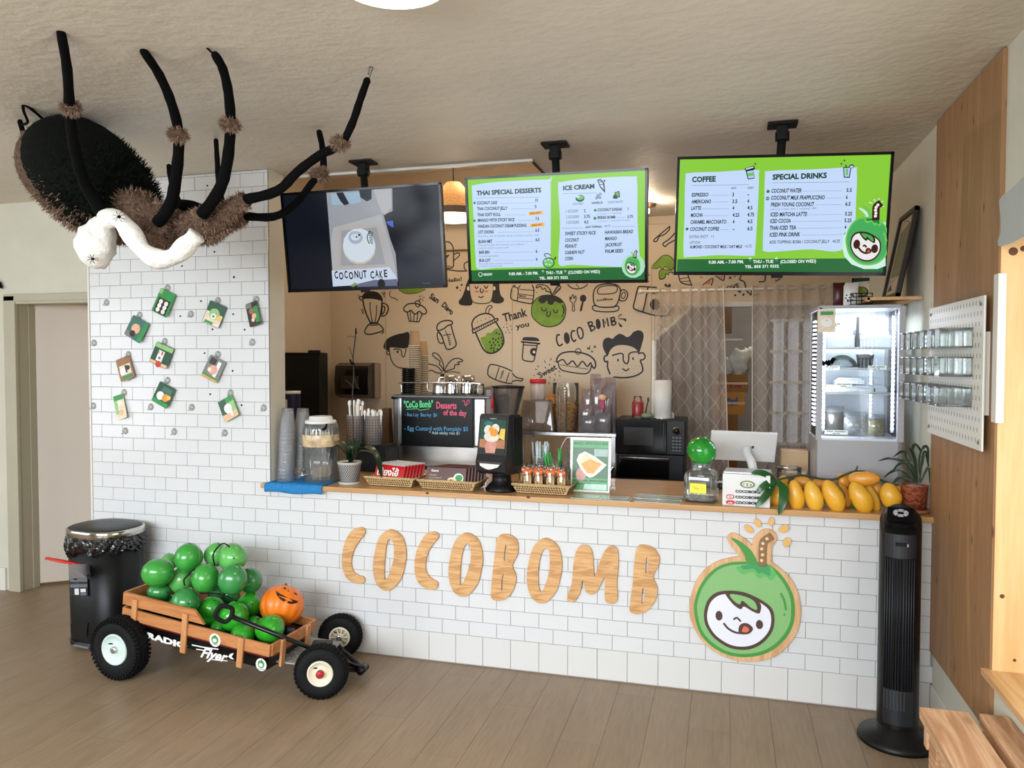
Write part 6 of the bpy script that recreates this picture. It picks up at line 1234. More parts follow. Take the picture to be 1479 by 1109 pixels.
# face frame: local plane of the leaning front
ang = math.degrees(math.atan2(.028, .2)); Mface = Mn @ T(0, -.0885, .205) @ RX(-ang)
a = Art(Surf(Mface), .001, .0004); z1 = .19; PCT = {n: mat('pic_'+n, c_, rough=.35, var=.15, vs=50, coat=.1) for n, c_ in dict(green=(20, 70, 52), dark=(24, 26, 28), wood_=(176, 120, 80), white=(222, 212, 200), mango=(236, 150, 40), yellow=(236, 196, 80), skin=(206, 146, 130), teal=(40, 110, 104)).items()}
a.poly([(-.078, .005), (.078, .005), (.078, .195), (-.078, .195)], PCT['dark'], px=False); a.poly([(-.078, .07), (.078, .07), (.078, .185), (-.078, .185)], PCT['green'], px=False); a.poly([(-.078, .035), (.078, .035), (.078, .08), (-.078, .08)], PCT['wood_'], px=False)
a.dot((-.03, .165), .03, PCT['teal'], px=False, sy=.4); a.poly([(-.035, .008), (.02, .008), (.03, .055), (.02, .07), (-.03, .07), (-.045, .05)], PCT['skin'], px=False); a.dot((-.005, .095), .048, PCT['white'], px=False, sy=.6); a.dot((-.028, .13), .026, PCT['white'], px=False); a.dot((.015, .138), .026, PCT['white'], px=False); a.dot((.008, .118), .026, PCT['mango'], px=False, sy=.8); a.dot((-.01, .135), .014, PCT['mango'], px=False); a.poly([(.04, .09), (.076, .08), (.077, .14), (.05, .14)], PCT['yellow'], px=False)
a.text('napkins', (-.02, .189), (.02, .189), .006, WHP, px=False); a.build('picture', t)
b = MB(Mn); b.box((0, -.101, .165), (.15, .02, .012), mat('slot_lip', (60, 58, 62), rough=.4), bev=.004); b.build('slot_lip', t)
NAP = mat('napkin_paper', (232, 230, 226), rough=.9); V = [(-.062, -.108, .158), (.062, -.108, .158), (.055, -.116, .145), (.02, -.122, .133), (0, -.124, .130), (-.02, -.122, .134), (-.055, -.115, .146)]; b = MB(Mn); b.add(V, [tuple(range(7))[::-1]], NAP); b.build('napkin', t, solid=.002)
# straw canisters
PERF = mat('dark_hole', (20, 20, 22), rough=.8)
def canister(c, r_, h_, label, group, name='cutlery_canister', holes=True):
 t = thing(name, label, 'canister', tuple(c), group=group); b = MB(); b.lathe([(r_, 0), (r_, h_), (r_+.002, h_+.002), (r_-.002, h_), (r_-.002, .004), (0, .004)], tuple(c), mat('canister_steel', (198, 199, 202), rough=.26, metal=.6, var=.04), 32); b.build('can', t)
 if holes:
  b = MB()
  for j in range(9):
   for k in range(20):
    a_ = 2*math.pi*k/20; z = h_*.12+j*h_*.092; X = T(c.x+(r_+.0006)*math.cos(a_), c.y+(r_+.0006)*math.sin(a_), c.z+z) @ Matrix.Rotation(a_, 4, 'Z'); s_ = .0035; b.add([(0, s_*math.cos(q*1.047), s_*math.sin(q*1.047)) for q in range(6)], [tuple(range(6))], PERF, xf=X)
  o = b.build('perforations', t); o['kind'] = 'stuff'
 return t
c = on(781, 0, .33); canister(c, .042, .16, 'steel canister full of wrapped white and blue straws', None)
STW_ = mat('wrapped_straw', (206, 222, 228), rough=.5, var=.15, vs=80); STG = mat('green_straw', (60, 196, 84), rough=.4); STC = clear('clear_straw', (228, 230, 228), refl=1.2, haze=.3)
for i in range(26):
 a_ = random.uniform(0, 6.28); r_ = .032*math.sqrt(random.random()); p = c+Vector((r_*math.cos(a_), r_*math.sin(a_), .01)); q = c+Vector((r_*1.5*math.cos(a_), r_*1.5*math.sin(a_), .235+random.uniform(-.01, .015))); b = MB(); b.tube([p, q], .0048, STW_, 6); tag(recenter(b.build('wrapped_straw')), 'white and blue wrapped straw standing in the steel canister', 'straw', 'wrapped straws in the steel canister')
c = on(801, 0, .30); t = thing('straw_jar', 'clear jar holding bright green straws', 'jar', tuple(c)); b = MB(); b.lathe([(.038, 0), (.042, .12), (.042, .15)], tuple(c), GL, 24, cap=False); b.build('glass', t)
for i in range(14):
 a_ = random.uniform(0, 6.28); p = c+Vector((.02*math.cos(a_), .02*math.sin(a_), .01)); q = c+Vector((.05*math.cos(a_+.5)-.012, .04*math.sin(a_+.5), .195+random.uniform(-.02, .02))); b = MB(); b.tube([p, q], .0030, STG, 5); tag(recenter(b.build('green_straw')), 'bright green straw leaning in the clear jar', 'straw', 'green straws in the clear jar')
c = on(817, 0, .34); t = thing('straw_cup', 'clear cup of transparent straws behind the picture sign', 'cup', tuple(c)); b = MB(); b.lathe([(.038, 0), (.044, .14)], tuple(c), GL, 24, cap=False); b.build('glass', t)
for i in range(8): a_ = i*.8; b = MB(); b.tube([c+Vector((.02*math.cos(a_), .02*math.sin(a_), .01)), c+Vector((.045*math.cos(a_), .04*math.sin(a_), .21))], .003, STC, 5); tag(recenter(b.build('clear_straw')), 'transparent straw in the clear cup behind the sign', 'straw', 'clear straws behind the picture sign')
b = MB(); b.tube(cr([at(x, y, 'y', .3) for x, y in [(806, 668), (810, 648), (817, 634), (823, 632), (824, 640)]], 4), .0025, STEEL, 6); solo(b, 'wire_hook', 'thin steel hook curving up beside the picture sign', 'hook')
# standing menu sign
q0, q1 = at(824, 706, 'y', .20), at(880, 708, 'y', .20); wS, hS = (q1.x-q0.x), .285; c = Vector(((q0.x+q1.x)/2, .20, ZC)); Ms = T(*c) @ RX(-6)
t = thing('picture_sign', 'standing acrylic sign picturing mango with sticky rice', 'sign', tuple(c)); b = MB(Ms); b.box((0, .003, hS/2), (wS+.012, .004, hS+.01), GL); b.box((0, .04, .002), (wS+.012, .08, .004), GL); b.build('acrylic_stand', t)
SGN = {n: mat('poster_'+n, c_, rough=.4, var=.1, vs=40, coat=.1) for n, c_ in dict(white=(230, 232, 228), green=(70, 160, 84), tray=(214, 204, 176), mango=(226, 160, 50), rice=(232, 210, 170), sky=(150, 180, 170), ink=(28, 46, 30), mint=(190, 226, 214), tree=(60, 104, 60), skin=(206, 150, 136)).items()}
a = Art(Surf(Ms), .0005, .0003); hw = wS/2
a.poly([(-hw, 0), (hw, 0), (hw, hS), (-hw, hS)], SGN['white'], px=False); a.poly([(-hw+.008, .07), (hw-.008, .07), (hw-.008, hS-.01), (-hw+.008, hS-.01)], SGN['tree'], px=False); a.poly([(-hw+.008, .008), (hw-.008, .008), (hw-.008, .072), (-hw+.008, .072)], SGN['green'], px=False); a.poly([(-hw+.008, hS-.05), (hw-.008, hS-.05), (hw-.008, hS-.01), (-hw+.008, hS-.01)], SGN['green'], px=False)
a.text('MANGO WITH STICKY RICE', (-hw+.014, hS-.034), (hw-.012, hS-.034), .015, SGN['ink'], px=False, bold=.03); a.poly([(.02, .19), (hw-.01, .19), (hw-.01, .23), (.02, .23)], SGN['sky'], px=False)
a.dot((-.05, .09), .028, SGN['skin'], px=False, sy=1.3); a.poly([(-.075, .165), (-.03, .215), (.075, .155), (.082, .14), (.02, .082), (-.02, .085)], SGN['white'], px=False, smooth=True, n=2); a.poly([(-.065, .163), (-.028, .205), (.068, .152), (.018, .092), (-.018, .095)], SGN['rice'], px=False); a.poly([(-.05, .148), (.0, .175), (.062, .150), (.018, .098), (-.016, .10)], SGN['mango'], px=False)
a.text('SEASONAL WITH FRESH', (-hw+.014, .054), (hw-.014, .054), .010, SGN['ink'], px=False, bold=.02); a.text('MANGO AND COCONUT', (-hw+.014, .038), (0.0, .038), .009, SGN['ink'], px=False, bold=.02); a.poly([(-.035, .012), (hw-.014, .012), (hw-.014, .042), (-.03, .042)], SGN['mint'], px=False); a.build('poster', t)
# laminated menus lying on the counter
LAM = mat('laminate_edge', (222, 224, 214), rough=.2, coat=.6)
for i, (pts, lb, colr) in enumerate([([(826, 713), (912, 718), (908, 728), (828, 722)], 'green bordered laminated menu sheet lying before the picture sign', 'green'), ([(922, 706), (990, 710), (988, 722), (915, 719)], 'laminated white menu sheet lying left of the glass jar', 'green'), ([(917, 720), (985, 724), (983, 732), (914, 728)], 'laminated menu sheet at the counter edge left of the glass jar', 'green')]):
 P3 = [at(x, y, 'z', ZC+.002) for x, y in pts]; P3 = [Vector((p.x, max(p.y, -.03), ZC)) for p in P3]; cx = sum(p.x for p in P3)/4; cy = sum(p.y for p in P3)/4; x0_, x1_ = min(p.x for p in P3), max(p.x for p in P3)
 t = thing('menu_sheet', lb, 'menu', (cx, cy+.03, ZC)); w_ = (x1_-x0_)*.94; d_ = .13 if i != 2 else .10; cy2 = {0: .045, 1: .13, 2: .025}[i]
 b = MB(T(cx, cy2, ZC+.0012+.0015*(i == 1)) @ RZ(-4)); b.box((0, 0, 0), (w_, d_, .0016), LAM); b.build('sheet', t)
 a = Art(Surf(T(cx, cy2, ZC+.002+.0015*(i == 1)) @ RZ(-4) @ RX(-90)), .0002, .0002)
 for s_ in (-1, 1): x0_ = s_*w_/4; a.poly([(x0_-w_*.22, -d_*.42), (x0_+w_*.22, -d_*.42), (x0_+w_*.22, d_*.42), (x0_-w_*.22, d_*.42)], PC['green'], px=False); a.poly([(x0_-w_*.205, -d_*.37), (x0_+w_*.205, -d_*.37), (x0_+w_*.205, d_*.37), (x0_-w_*.205, d_*.37)], LAM, px=False)
 for s_ in (-1, 1):
  for k in range(6): a.line([(s_*w_/4-w_*.17, d_*.25-k*d_*.1), (s_*w_/4+w_*(.05+.1*((k*7) % 3)/2), d_*.25-k*d_*.1)], .0016, PC['grey'], px=False, smooth=False)
 a.build('print', t)
# tip jar with green ball on top
c = on(1013, 0, .10); t = thing('tip_jar', 'square shouldered glass jar with a yellow note', 'jar', tuple(c)); Mj = T(*c) @ RZ(-10)
b = MB(Mj); P_ = lambda s_: [(s_*math.copysign(abs(math.cos(a_))**.35, math.cos(a_)), s_*math.copysign(abs(math.sin(a_))**.35, math.sin(a_))) for a_ in [2*math.pi*k/40+.001 for k in range(40)]]
loft([(P_(.066), 0), (P_(.076), .008), (P_(.078), .02), (P_(.078), .125), (P_(.074), .142), (P_(.052), .158), ([(.048*math.cos(2*math.pi*k/40), .048*math.sin(2*math.pi*k/40)) for k in range(40)], .165), ([(.048*math.cos(2*math.pi*k/40), .048*math.sin(2*math.pi*k/40)) for k in range(40)], .190)], clear('jar_glass', (251, 254, 252), refl=1.7, rough=.04, haze=.07), b, (True, False)); b.build('glass', t)
b = MB(Mj); loft([(P_(.072), .010), (P_(.072), .018)], clear('jar_base_glass', (232, 240, 237), refl=1.6, haze=.15), b); b.build('thick_base', t)
b = MB(Mj); b.tube([(.049*math.cos(2*math.pi*k/24), .049*math.sin(2*math.pi*k/24), .190) for k in range(24)], .004, GLR, 6, closed=True); b.build('mouth', t)
b = MB(Mj); b.box((0, -.0805, .074), (.080, .001, .048), mat('yellow_note', (226, 236, 70), rough=.6)); nt_ = b.build('note', t); a = Art(Surf(Mj @ T(0, -.081, .06)), .0004, .0002); a.text('Tips :)', (-.026, .008), (.024, .008), .015, PC['orange'], px=False, bold=.01); a.build('note_writing', nt_)
b = MB(); bc2 = Vector((c.x, c.y, c.z+.19+.062)); GB = mat('green_ball', (34, 150, 46), rough=.14, var=.35, vs=9, coat=.5); b.ell(bc2, (.074, .074, .070), GB, seg=32, rings=20, rot=(0, 30, 0)); solo(b, 'green_ball', 'glossy green ball sitting in the mouth of the tip jar', 'ball')
# cash box with the shop's names
q0, q1 = at(1043, 729, 'y', .0), at(1112, 734, 'y', -.0); wB = q1.x-q0.x; c = Vector(((q0.x+q1.x)/2, .0, ZC)); Mb_ = T(*c) @ RZ(-6)
t = thing('counter_box', 'white box printed with the shop name three times', 'box', tuple(c)); BXM = mat('box_white', (224, 224, 222), rough=.35)
b = MB(Mb_); b.box((0, .085, .077), (wB, .17, .154), BXM, bev=.003); b.build('box', t); b = MB(Mb_); b.box((0, .095, .158), (wB*.98, .15, .008), STEEL, bev=.002); b.build('steel_top', t)
BI = mat('ink_black', (24, 24, 26), rough=.5); OLV = mat('olive_logo', (112, 132, 66), rough=.5); RDI = mat('red_logo', (206, 36, 40), rough=.5)
sB = Surf(Mb_).zoom(980, 560, 3.892); a = Art(sB, .0008, .0003); a.dot((388, 543), 44, OLV, sy=.52); a.dot((388, 543), 32, BXM, sy=.48); a.dot((388, 545), 26, OLV, sy=.35); a.dot((376, 545), 7, BXM); a.dot((396, 545), 7, BXM)
for y in (588, 620, 651): a.text('COCOBOMB', (320, y), (462, y+6), 15, BI, bold=.05)
a.poly([(274, 600), (310, 602), (308, 622), (272, 620)], RDI, smooth=True, n=3); a.poly([(278, 604), (305, 605), (304, 618), (276, 617)], BXM, smooth=True, n=3); a.dot((291, 611), 7, RDI); a.dot((291, 611), 4, BXM)
a.poly([(272, 632), (312, 634), (311, 653), (271, 651)], RDI, smooth=True, n=3); a.text('yelp', (277, 648), (305, 649), 9, BXM, bold=.04); a.build('print', t)
# till screen seen from behind
POSW = mat('till_white', (216, 216, 214), rough=.4); Mt = T(0, 0, 0); p = [at(x, y, 'y', .40) for x, y in [(1024, 623), (1123, 627), (1112, 665), (1035, 662)]]; cc = sum(p, Vector())/4
t = thing('till_terminal', 'white tablet till seen from behind on a bent white stand', 'till', (cc.x, .42, ZC)); Mt = T(cc.x, .40, cc.z) @ RZ(6) @ RY(1.5) @ RX(22)
b = MB(Mt); wT = (p[1]-p[0]).length*.97; b.box((0, 0, 0), (wT, .014, .175), POSW, bev=.006); b.build('tablet', t); b = MB(Mt); b.box((.05, -.0075, 0), (.012, .001, .014), DGREY); b.build('lens', t)
b = MB(); ar = [at(1078, 647, 'y', .385), at(1080, 658, 'y', .36), at(1086, 670, 'y', .33), at(1094, 685, 'y', .30)]; ar[-1].z = ZC+.01; b.tube(cr(ar, 4), .022, POSW, 14); b.build('stand', t)
b = MB(); b.box((ar[-1].x-.03, .34, ZC+.008), (.20, .16, .014), POSW, bev=.004); b.build('foot', t)
b = MB(); q = on(1060, 0, .5); b.box((q.x, .52, ZC+.03), (.30, .12, .05), BLACKG, bev=.006); b.box((q.x, .455, ZC+.045), (.2, .012, .01), POSW); solo(b, 'receipt_printer', 'low black printer behind the white box', 'printer')
# snack tubs beside the till
for px_, py_, r_, h_, colr, lb in [(1140, 680, .058, .15, (176, 150, 136), 'clear tub of red and beige snacks right of the till'), (1106, 675, .03, .075, (190, 150, 120), 'small clear tub of beige snacks behind the till stand')]:
 c = on(px_, 0, .30); t = thing('snack_tub', lb, 'tub', tuple(c)); b = MB(); b.lathe([(r_*.9, 0), (r_, .01), (r_, h_)], tuple(c), CELL, 28, cap=False); b.build('tub', t)
 b = MB(); b.lathe([(0, .004), (r_*.86, .004), (r_*.94, h_*.8), (0, h_*.85)], tuple(c), mat('mixed_snack_%d' % int(px_), colr, rough=.8, var=.6, vs=45, bump=.9, bs=60), 24); o = b.build('snacks', t); o['kind'] = 'stuff'
 b = MB(); b.lathe([(r_+.002, h_), (r_+.002, h_+.01), (0, h_+.012)], tuple(c), CELL, 28); b.build('lid', t)
 if r_ > .05: b = MB(); b.ell(c+Vector((-.035, -.042, .08)), (.018, .006, .028), RDI, seg=10, rings=6); b.build('red_label', t)
# boxes right of the till, behind
q = at(1147, 640, 'y', .62); b = MB(); b.box((q.x, .62, 1.08), (.14, .08, .13), mat('kraft_tan', (190, 160, 124), rough=.8), bev=.003); b.box((q.x, .62, .975), (.12, .08, .08), MATS['kraft_tan'], bev=.003); b.box((q.x+.01, .575, 1.02), (.10, .01, .02), WHP); solo(b, 'kraft_carton', 'tan cartons stacked between the till and the display fridge', 'carton')
# ------------------------------------------------------------------ mangoes
MAN = [mat('mango_skin_%d' % i, c_, rough=.38, var=.12, vs=4, coat=.15, bump=.06, bs=120) for i, c_ in enumerate([(224, 166, 42), (216, 148, 48), (228, 176, 52), (58, 120, 50)])]
ML = [(658, 610, 47, 80, -8, .035, 0, 'yellow mango second from the left, hanging upright at the front'), (757, 622, 52, 80, -14, .03, 2, 'yellow mango third from the left at the counter edge'), (868, 620, 56, 88, -24, .03, 0, 'large yellow mango leaning right in the middle of the row'),
 (560, 612, 44, 54, 30, .10, 0, 'yellow mango behind the long green leaves'), (697, 528, 44, 34, 0, .14, 1, 'orange mango in the back row, second from the left'), (785, 545, 42, 38, -5, .14, 1, 'orange mango in the back row behind the third mango'), (585, 535, 34, 40, 10, .15, 0, 'mango at the left end of the back row'),
 (922, 525, 42, 44, 10, .15, 1, 'orange mango in the back row left of the top one'), (930, 605, 36, 62, -18, .10, 1, 'mango squeezed between the middle pair'), (1022, 617, 60, 86, -26, .035, 0, 'large yellow mango under the top one'), (1085, 620, 38, 74, -22, .09, 2, 'yellow mango behind the large one under the top'),
 (1042, 510, 76, 46, -4, .07, 1, 'orange mango lying on top of the heap'), (1112, 570, 32, 40, 0, .14, 1, 'small mango at the back right of the heap'), (1190, 606, 60, 66, -12, .04, 0, 'yellow mango at the right end, beside the fan'), (1248, 598, 52, 54, -20, .10, 1, 'rearmost right mango partly behind the fan'), (972, 655, 28, 38, -10, .12, 3, 'single green mango low between the yellow ones')]
for zx, zy, rx_, rz_, rot, Y, mi_, lb in ML:
 c = at(980+zx/3.892, 560+zy/3.892, 'y', Y); k = pw(1/3.892, c); c.z = max(c.z, ZC+min(rx_, rz_)*k*.88 if rx_ > rz_ else ZC+rz_*k*.86)
 Mm = T(*c) @ RZ(-12) @ RY(rot); u = thing('mango', lb, 'mango', tuple(c), group='ripe mangoes heaped at the counter right end')
 def mf(p): return Vector((p.x*(1-.10*p.z)+.07*(1-p.z*p.z)*(1 if p.z < 0 else 0), p.y*.92*(1-.10*p.z), p.z))
 if rx_ > rz_: Mm = Mm @ RY(90); rx_, rz_ = rz_, rx_
 b = MB(Mm); b.ell((0, 0, 0), (rx_*k*.94, rx_*k*.84, rz_*k*1.10), MAN[mi_], seg=24, rings=16, fn=mf); b.build('fruit', u); b = MB(Mm); b.tube([(0, 0, rz_*k*.97), (0, .001, rz_*k*1.07)], .003, STM, 6); b.build('stem_stub', u)
GLF = mat('mango_leaf', (30, 84, 34), rough=.3, var=.3, vs=12); TWG = mat('twig_green', (52, 66, 34), rough=.6)
t = thing('mango_branch', 'leafy mango branch lying along the top of the fruit', 'branch', tuple(at(1150, 690, 'y', .10)))
zq = lambda L: [at(980+x/3.892, 560+y/3.892, 'y', Y) for x, y, Y in L]
for L, r_ in [([(545, 520, .03), (610, 505, .06), (700, 492, .10), (790, 510, .12), (870, 515, .12), (930, 490, .12), (990, 470, .12), (1060, 475, .14), (1130, 515, .12), (1200, 540, .10), (1290, 555, .08)], .0055), ([(990, 470, .12), (1002, 455, .12), (1005, 440, .12)], .004), ([(905, 500, .05), (895, 540, .03), (930, 590, .02), (935, 640, .02)], .003), ([(760, 510, .08), (745, 530, .05), (750, 548, .04)], .003), ([(1130, 515, .1), (1160, 545, .08), (1150, 570, .05)], .003), ([(640, 505, .06), (620, 525, .05), (615, 540, .04)], .003)]:
 b = MB(); b.tube(cr(zq(L), 4), r_, TWG, 6); b.build('twig', t)
for L, w_ in [([(545, 515, .03), (500, 490, .0), (450, 475, -.02), (408, 480, -.02)], .016), ([(545, 520, .03), (510, 535, -.01), (470, 560, -.03), (438, 590, -.03)], .018), ([(545, 525, .03), (510, 580, -.02), (470, 630, -.045), (432, 672, -.05)], .018), ([(560, 525, .03), (590, 570, -.02), (585, 640, -.05), (563, 715, -.055)], .022), ([(1185, 535, .06), (1205, 560, .04), (1215, 600, .02)], .010)]:
 b = MB(); leaf(zq(L), w_, GLF, b, nrm=Vector((.1, -.9, .4)), fold=.15); b.build('leaf', t)
# pot plant at the right end
c = on(1330, 0, .07); c.x = min(c.x, 2.775); t = thing('potted_plant', 'strappy green plant in a pebbled terracotta pot at the counter end', 'plant', tuple(c)); TER = mat('pebbled_terracotta', (146, 74, 44), rough=.6, var=.6, vs=70, bump=1.0, bs=70)
b = MB(); b.lathe([(.052, .010), (.058, .125), (.060, .128), (.052, .128), (.05, .11), (0, .11)], tuple(c), TER, 32); b.build('pot', t); b = MB(); b.lathe([(.05, 0), (.062, .004), (.066, .018), (.06, .018), (.055, .008)], tuple(c), mat('saucer', (176, 120, 96), rough=.6), 28); b.build('saucer', t)
b = MB(); b.ell(c+Vector((0, 0, .115)), (.05, .05, .012), mat('pale_pebbles', (170, 164, 150), rough=.8, var=.5, vs=90, bump=1, bs=80), seg=18, rings=8); o = b.build('pebbles', t); o['kind'] = 'stuff'
DLF = mat('strap_leaf', (34, 54, 34), rough=.4, var=.3, vs=10)
for L in [[(1325, 697), (1322, 670), (1318, 650), (1322, 642), (1330, 652), (1334, 672)], [(1325, 697), (1312, 672), (1298, 664), (1282, 662), (1268, 666)], [(1322, 697), (1305, 680), (1290, 680), (1276, 690)], [(1328, 697), (1332, 668), (1336, 652), (1344, 664), (1348, 690)], [(1322, 697), (1310, 660), (1303, 652), (1290, 660)], [(1330, 697), (1338, 680), (1346, 676), (1350, 700)], [(1324, 697), (1318, 672), (1308, 668), (1296, 672), (1288, 684)], [(1330, 697), (1328, 665), (1334, 646), (1340, 648), (1341, 672)], [(1322, 697), (1300, 690), (1290, 700), (1284, 716)], [(1326, 697), (1322, 664), (1312, 645)]]:
 pp = [at(x, y, 'y', .07+random.uniform(-.04, .05)*i_/4) for i_, (x, y) in enumerate(L)]
 for p_ in pp: p_.x = min(p_.x, 2.835)
 b = MB(); leaf(pp, .0068, DLF, b, nrm=Vector((0, -1, .3)), fold=.3); b.build('leaf', t)
# ------------------------------------------------------------------ painted mural on the back wall
MS = Surf(T(0, BY-.0002, 0)); INK = mat('mural_ink', (24, 17, 13), rough=.6, var=.1); MG = mat('mural_green', (112, 146, 36), rough=.6, var=.18, vs=14); BLU = mat('mural_blush', (206, 110, 92), rough=.7); MW = mat('mural_light', (214, 202, 180), rough=.7)
def draw(name, crop, items):
 MS.zoom(*crop); a = Art(MS, .0006, .00015)
 for it in items:
  k = it[0]
  if k == 'l': a.line(it[1], it[2] if len(it) > 2 else .0085, it[3] if len(it) > 3 else INK, closed=(len(it) > 4))
  elif k == 's': a.line(it[1], it[2] if len(it) > 2 else .0085, INK, smooth=False)
  elif k == 'c': a.line(it[1], it[2] if len(it) > 2 else .0085, INK, closed=True)
  elif k == 'p': a.poly(it[1], it[2], smooth=True, n=3)
  elif k == 'P': a.poly(it[1], it[2])
  elif k == 'd': a.dot(it[1], it[2], it[3], sy=it[4] if len(it) > 4 else 1)
  elif k == 't': a.text(it[1], it[2], it[3], it[4], INK, bold=it[5] if len(it) > 5 else .02)
 a.build(name, wall_back)
A_ = (460, 400, 9.244); B_c = (600, 400, 9.244); C_c = (740, 400, 9.244); D_c = (740, 480, 9.244); E_c = (850, 400, 6.93); F_c = (620, 340, 13.86); G_c = (925, 260, 6.93); H_c = (880, 380, 4.62)
draw('mural_blender', A_, [('p', [(585, 290), (590, 240), (630, 205), (700, 190), (780, 200), (840, 250), (857, 320), (780, 300), (690, 290), (620, 292)], INK), ('l', [(590, 290), (610, 400), (650, 520), (695, 610)], .013), ('l', [(850, 315), (840, 430), (820, 530), (785, 610)], .013), ('l', [(690, 340), (690, 430), (720, 610)]), ('l', [(775, 380), (775, 480), (755, 610)]), ('c', [(695, 625), (790, 622), (850, 670), (862, 710), (800, 740), (690, 765), (630, 755), (620, 720), (650, 660)], .011), ('s', [(690, 612), (785, 612)], .012), ('s', [(692, 645), (790, 640)], .008), ('c', [(850, 370), (885, 355), (925, 385), (932, 440), (905, 500), (865, 520), (835, 505)], .012), ('c', [(855, 400), (880, 395), (885, 430), (870, 480), (848, 490)], .011), ('l', [(585, 262), (555, 262), (545, 285), (575, 312)], .01), ('l', [(530, 240), (542, 248)], .006), ('l', [(848, 205), (875, 240), (880, 270)], .008), ('l', [(876, 200), (892, 230)], .008), ('l', [(575, 430), (592, 490)], .006), ('l', [(590, 420), (608, 490)], .006), ('l', [(850, 755), (875, 728)], .01)])
draw('mural_cupcake', A_, [('c', [(1290, 352), (1200, 360), (1145, 405), (1145, 450), (1190, 468), (1235, 445), (1265, 480), (1300, 495), (1345, 458), (1385, 490), (1430, 490), (1442, 450), (1410, 405), (1350, 370)], .011), ('s', [(1185, 470), (1210, 590), (1340, 600), (1388, 490)], .011), ('s', [(1225, 460), (1235, 592)]), ('s', [(1278, 495), (1272, 596)]), ('s', [(1330, 480), (1312, 598)]), ('c', [(1295, 330), (1325, 318), (1360, 345), (1335, 400), (1300, 375)], .009), ('l', [(1340, 325), (1365, 290)]), ('s', [(1342, 255), (1358, 270)], .006), ('s', [(1378, 245), (1382, 262)], .006), ('s', [(1400, 280), (1415, 268)], .006), ('s', [(1385, 300), (1400, 318)], .006), ('l', [(965, 190), (948, 230), (970, 270), (1020, 285), (1060, 312)], .007)])
draw('mural_green_bowl', A_, [('p', [(1085, 160), (1420, 155), (1370, 200), (1280, 225), (1180, 228), (1120, 205)], INK), ('p', [(1095, 160), (1410, 155), (1360, 196), (1280, 217), (1180, 220), (1128, 198)], MG)])
draw('mural_city_name', B_c, [('t', 'San', (180, 275), (295, 352), 76, .04), ('t', 'Diego', (345, 385), (480, 510), 76, .04)])
draw('mural_beret_man', A_, [('p', [(1210, 742), (1205, 940), (1000, 940), (950, 945), (935, 985), (870, 945), (885, 870), (940, 810), (1050, 765), (1130, 750)], INK), ('l', [(945, 950), (955, 1050), (990, 1140), (1050, 1200), (1120, 1215)], .009), ('l', [(1005, 965), (1070, 962), (1105, 985), (1115, 1050), (1140, 1065), (1160, 1010), (1170, 960)], .009), ('d', (1057, 998), 14, INK, 1.3), ('l', [(935, 990), (912, 1000), (922, 1035), (945, 1030)], .009)])
draw('mural_jug', B_c, [('c', [(285, 680), (310, 620), (380, 585), (460, 582), (495, 605), (485, 630), (430, 650), (380, 690), (310, 715)], .011), ('l', [(300, 718), (350, 790), (390, 900), (425, 965), (500, 950), (545, 900), (520, 800), (490, 700), (478, 640)], .011), ('c', [(310, 735), (290, 770), (310, 860), (345, 885), (375, 860), (345, 770)], .010), ('l', [(375, 780), (430, 770), (480, 765)], .007), ('s', [(400, 715), (430, 780), (460, 910)], .007)]+[('s', [(425+i*7, 770+i*26), (452+i*7, 764+i*26)], .005) for i in range(6)])
draw('mural_palm', (560, 460, 7.922), [('c', [(640, 600), (635, 520), (600, 440), (560, 400), (520, 395), (515, 420), (560, 460), (600, 490), (590, 520), (625, 560)], .009), ('c', [(650, 600), (690, 520), (740, 470), (800, 455), (855, 475), (850, 492), (800, 500), (820, 525), (770, 530), (760, 570), (700, 590)], .009), ('l', [(625, 610), (570, 550), (500, 525), (460, 520)], .009), ('l', [(470, 600), (500, 590), (520, 600), (560, 620), (620, 625)], .009), ('P', [(600, 640), (650, 625), (645, 690), (615, 700)], INK), ('l', [(650, 615), (760, 610), (830, 625)], .007)])
draw('mural_hello', F_c, [('t', 'Hello!', (335, 945), (655, 905), 78, .03), ('l', [(300, 125), (400, 135), (460, 200), (485, 300), (485, 500), (470, 640), (330, 655)], .010), ('l', [(495, 385), (560, 350), (605, 365), (590, 420), (500, 495)], .009), ('P', [(315, 380), (355, 400), (395, 375), (400, 400), (345, 465)], INK), ('l', [(330, 680), (420, 690), (560, 710), (750, 710)], .009), ('l', [(780, 520), (710, 560), (700, 640), (740, 705)], .009), ('l', [(330, 612), (450, 618)], .005)]+[('d', p, r, INK) for p, r in [((560, 1045), 26), ((650, 990), 20), ((625, 1100), 14)]])
draw('mural_woman', B_c, [('p', [(720, 20), (680, 90), (660, 170), (620, 270), (580, 320), (590, 365), (650, 382), (740, 378), (762, 340), (735, 260), (725, 110)], INK), ('p', [(1040, 60), (1110, 60), (1125, 180), (1145, 250), (1182, 290), (1170, 335), (1110, 355), (1045, 345), (1015, 320), (1035, 220)], INK), ('l', [(722, 120), (730, 220), (760, 320), (830, 352), (960, 350), (1015, 310), (1038, 200), (1042, 60)], .008), ('p', [(715, 125), (690, 140), (695, 175), (720, 178)], MW), ('p', [(1045, 125), (1070, 140), (1062, 175), (1040, 172)], MW), ('l', [(795, 125), (815, 155), (838, 125)], .009), ('l', [(920, 120), (945, 152), (968, 120)], .009), ('l', [(870, 155), (868, 195), (885, 210), (905, 195), (905, 172)], .009), ('l', [(848, 262), (878, 275), (908, 258)], .009), ('d', (822, 195), 30, BLU, .4), ('d', (950, 193), 27, BLU, .4)])
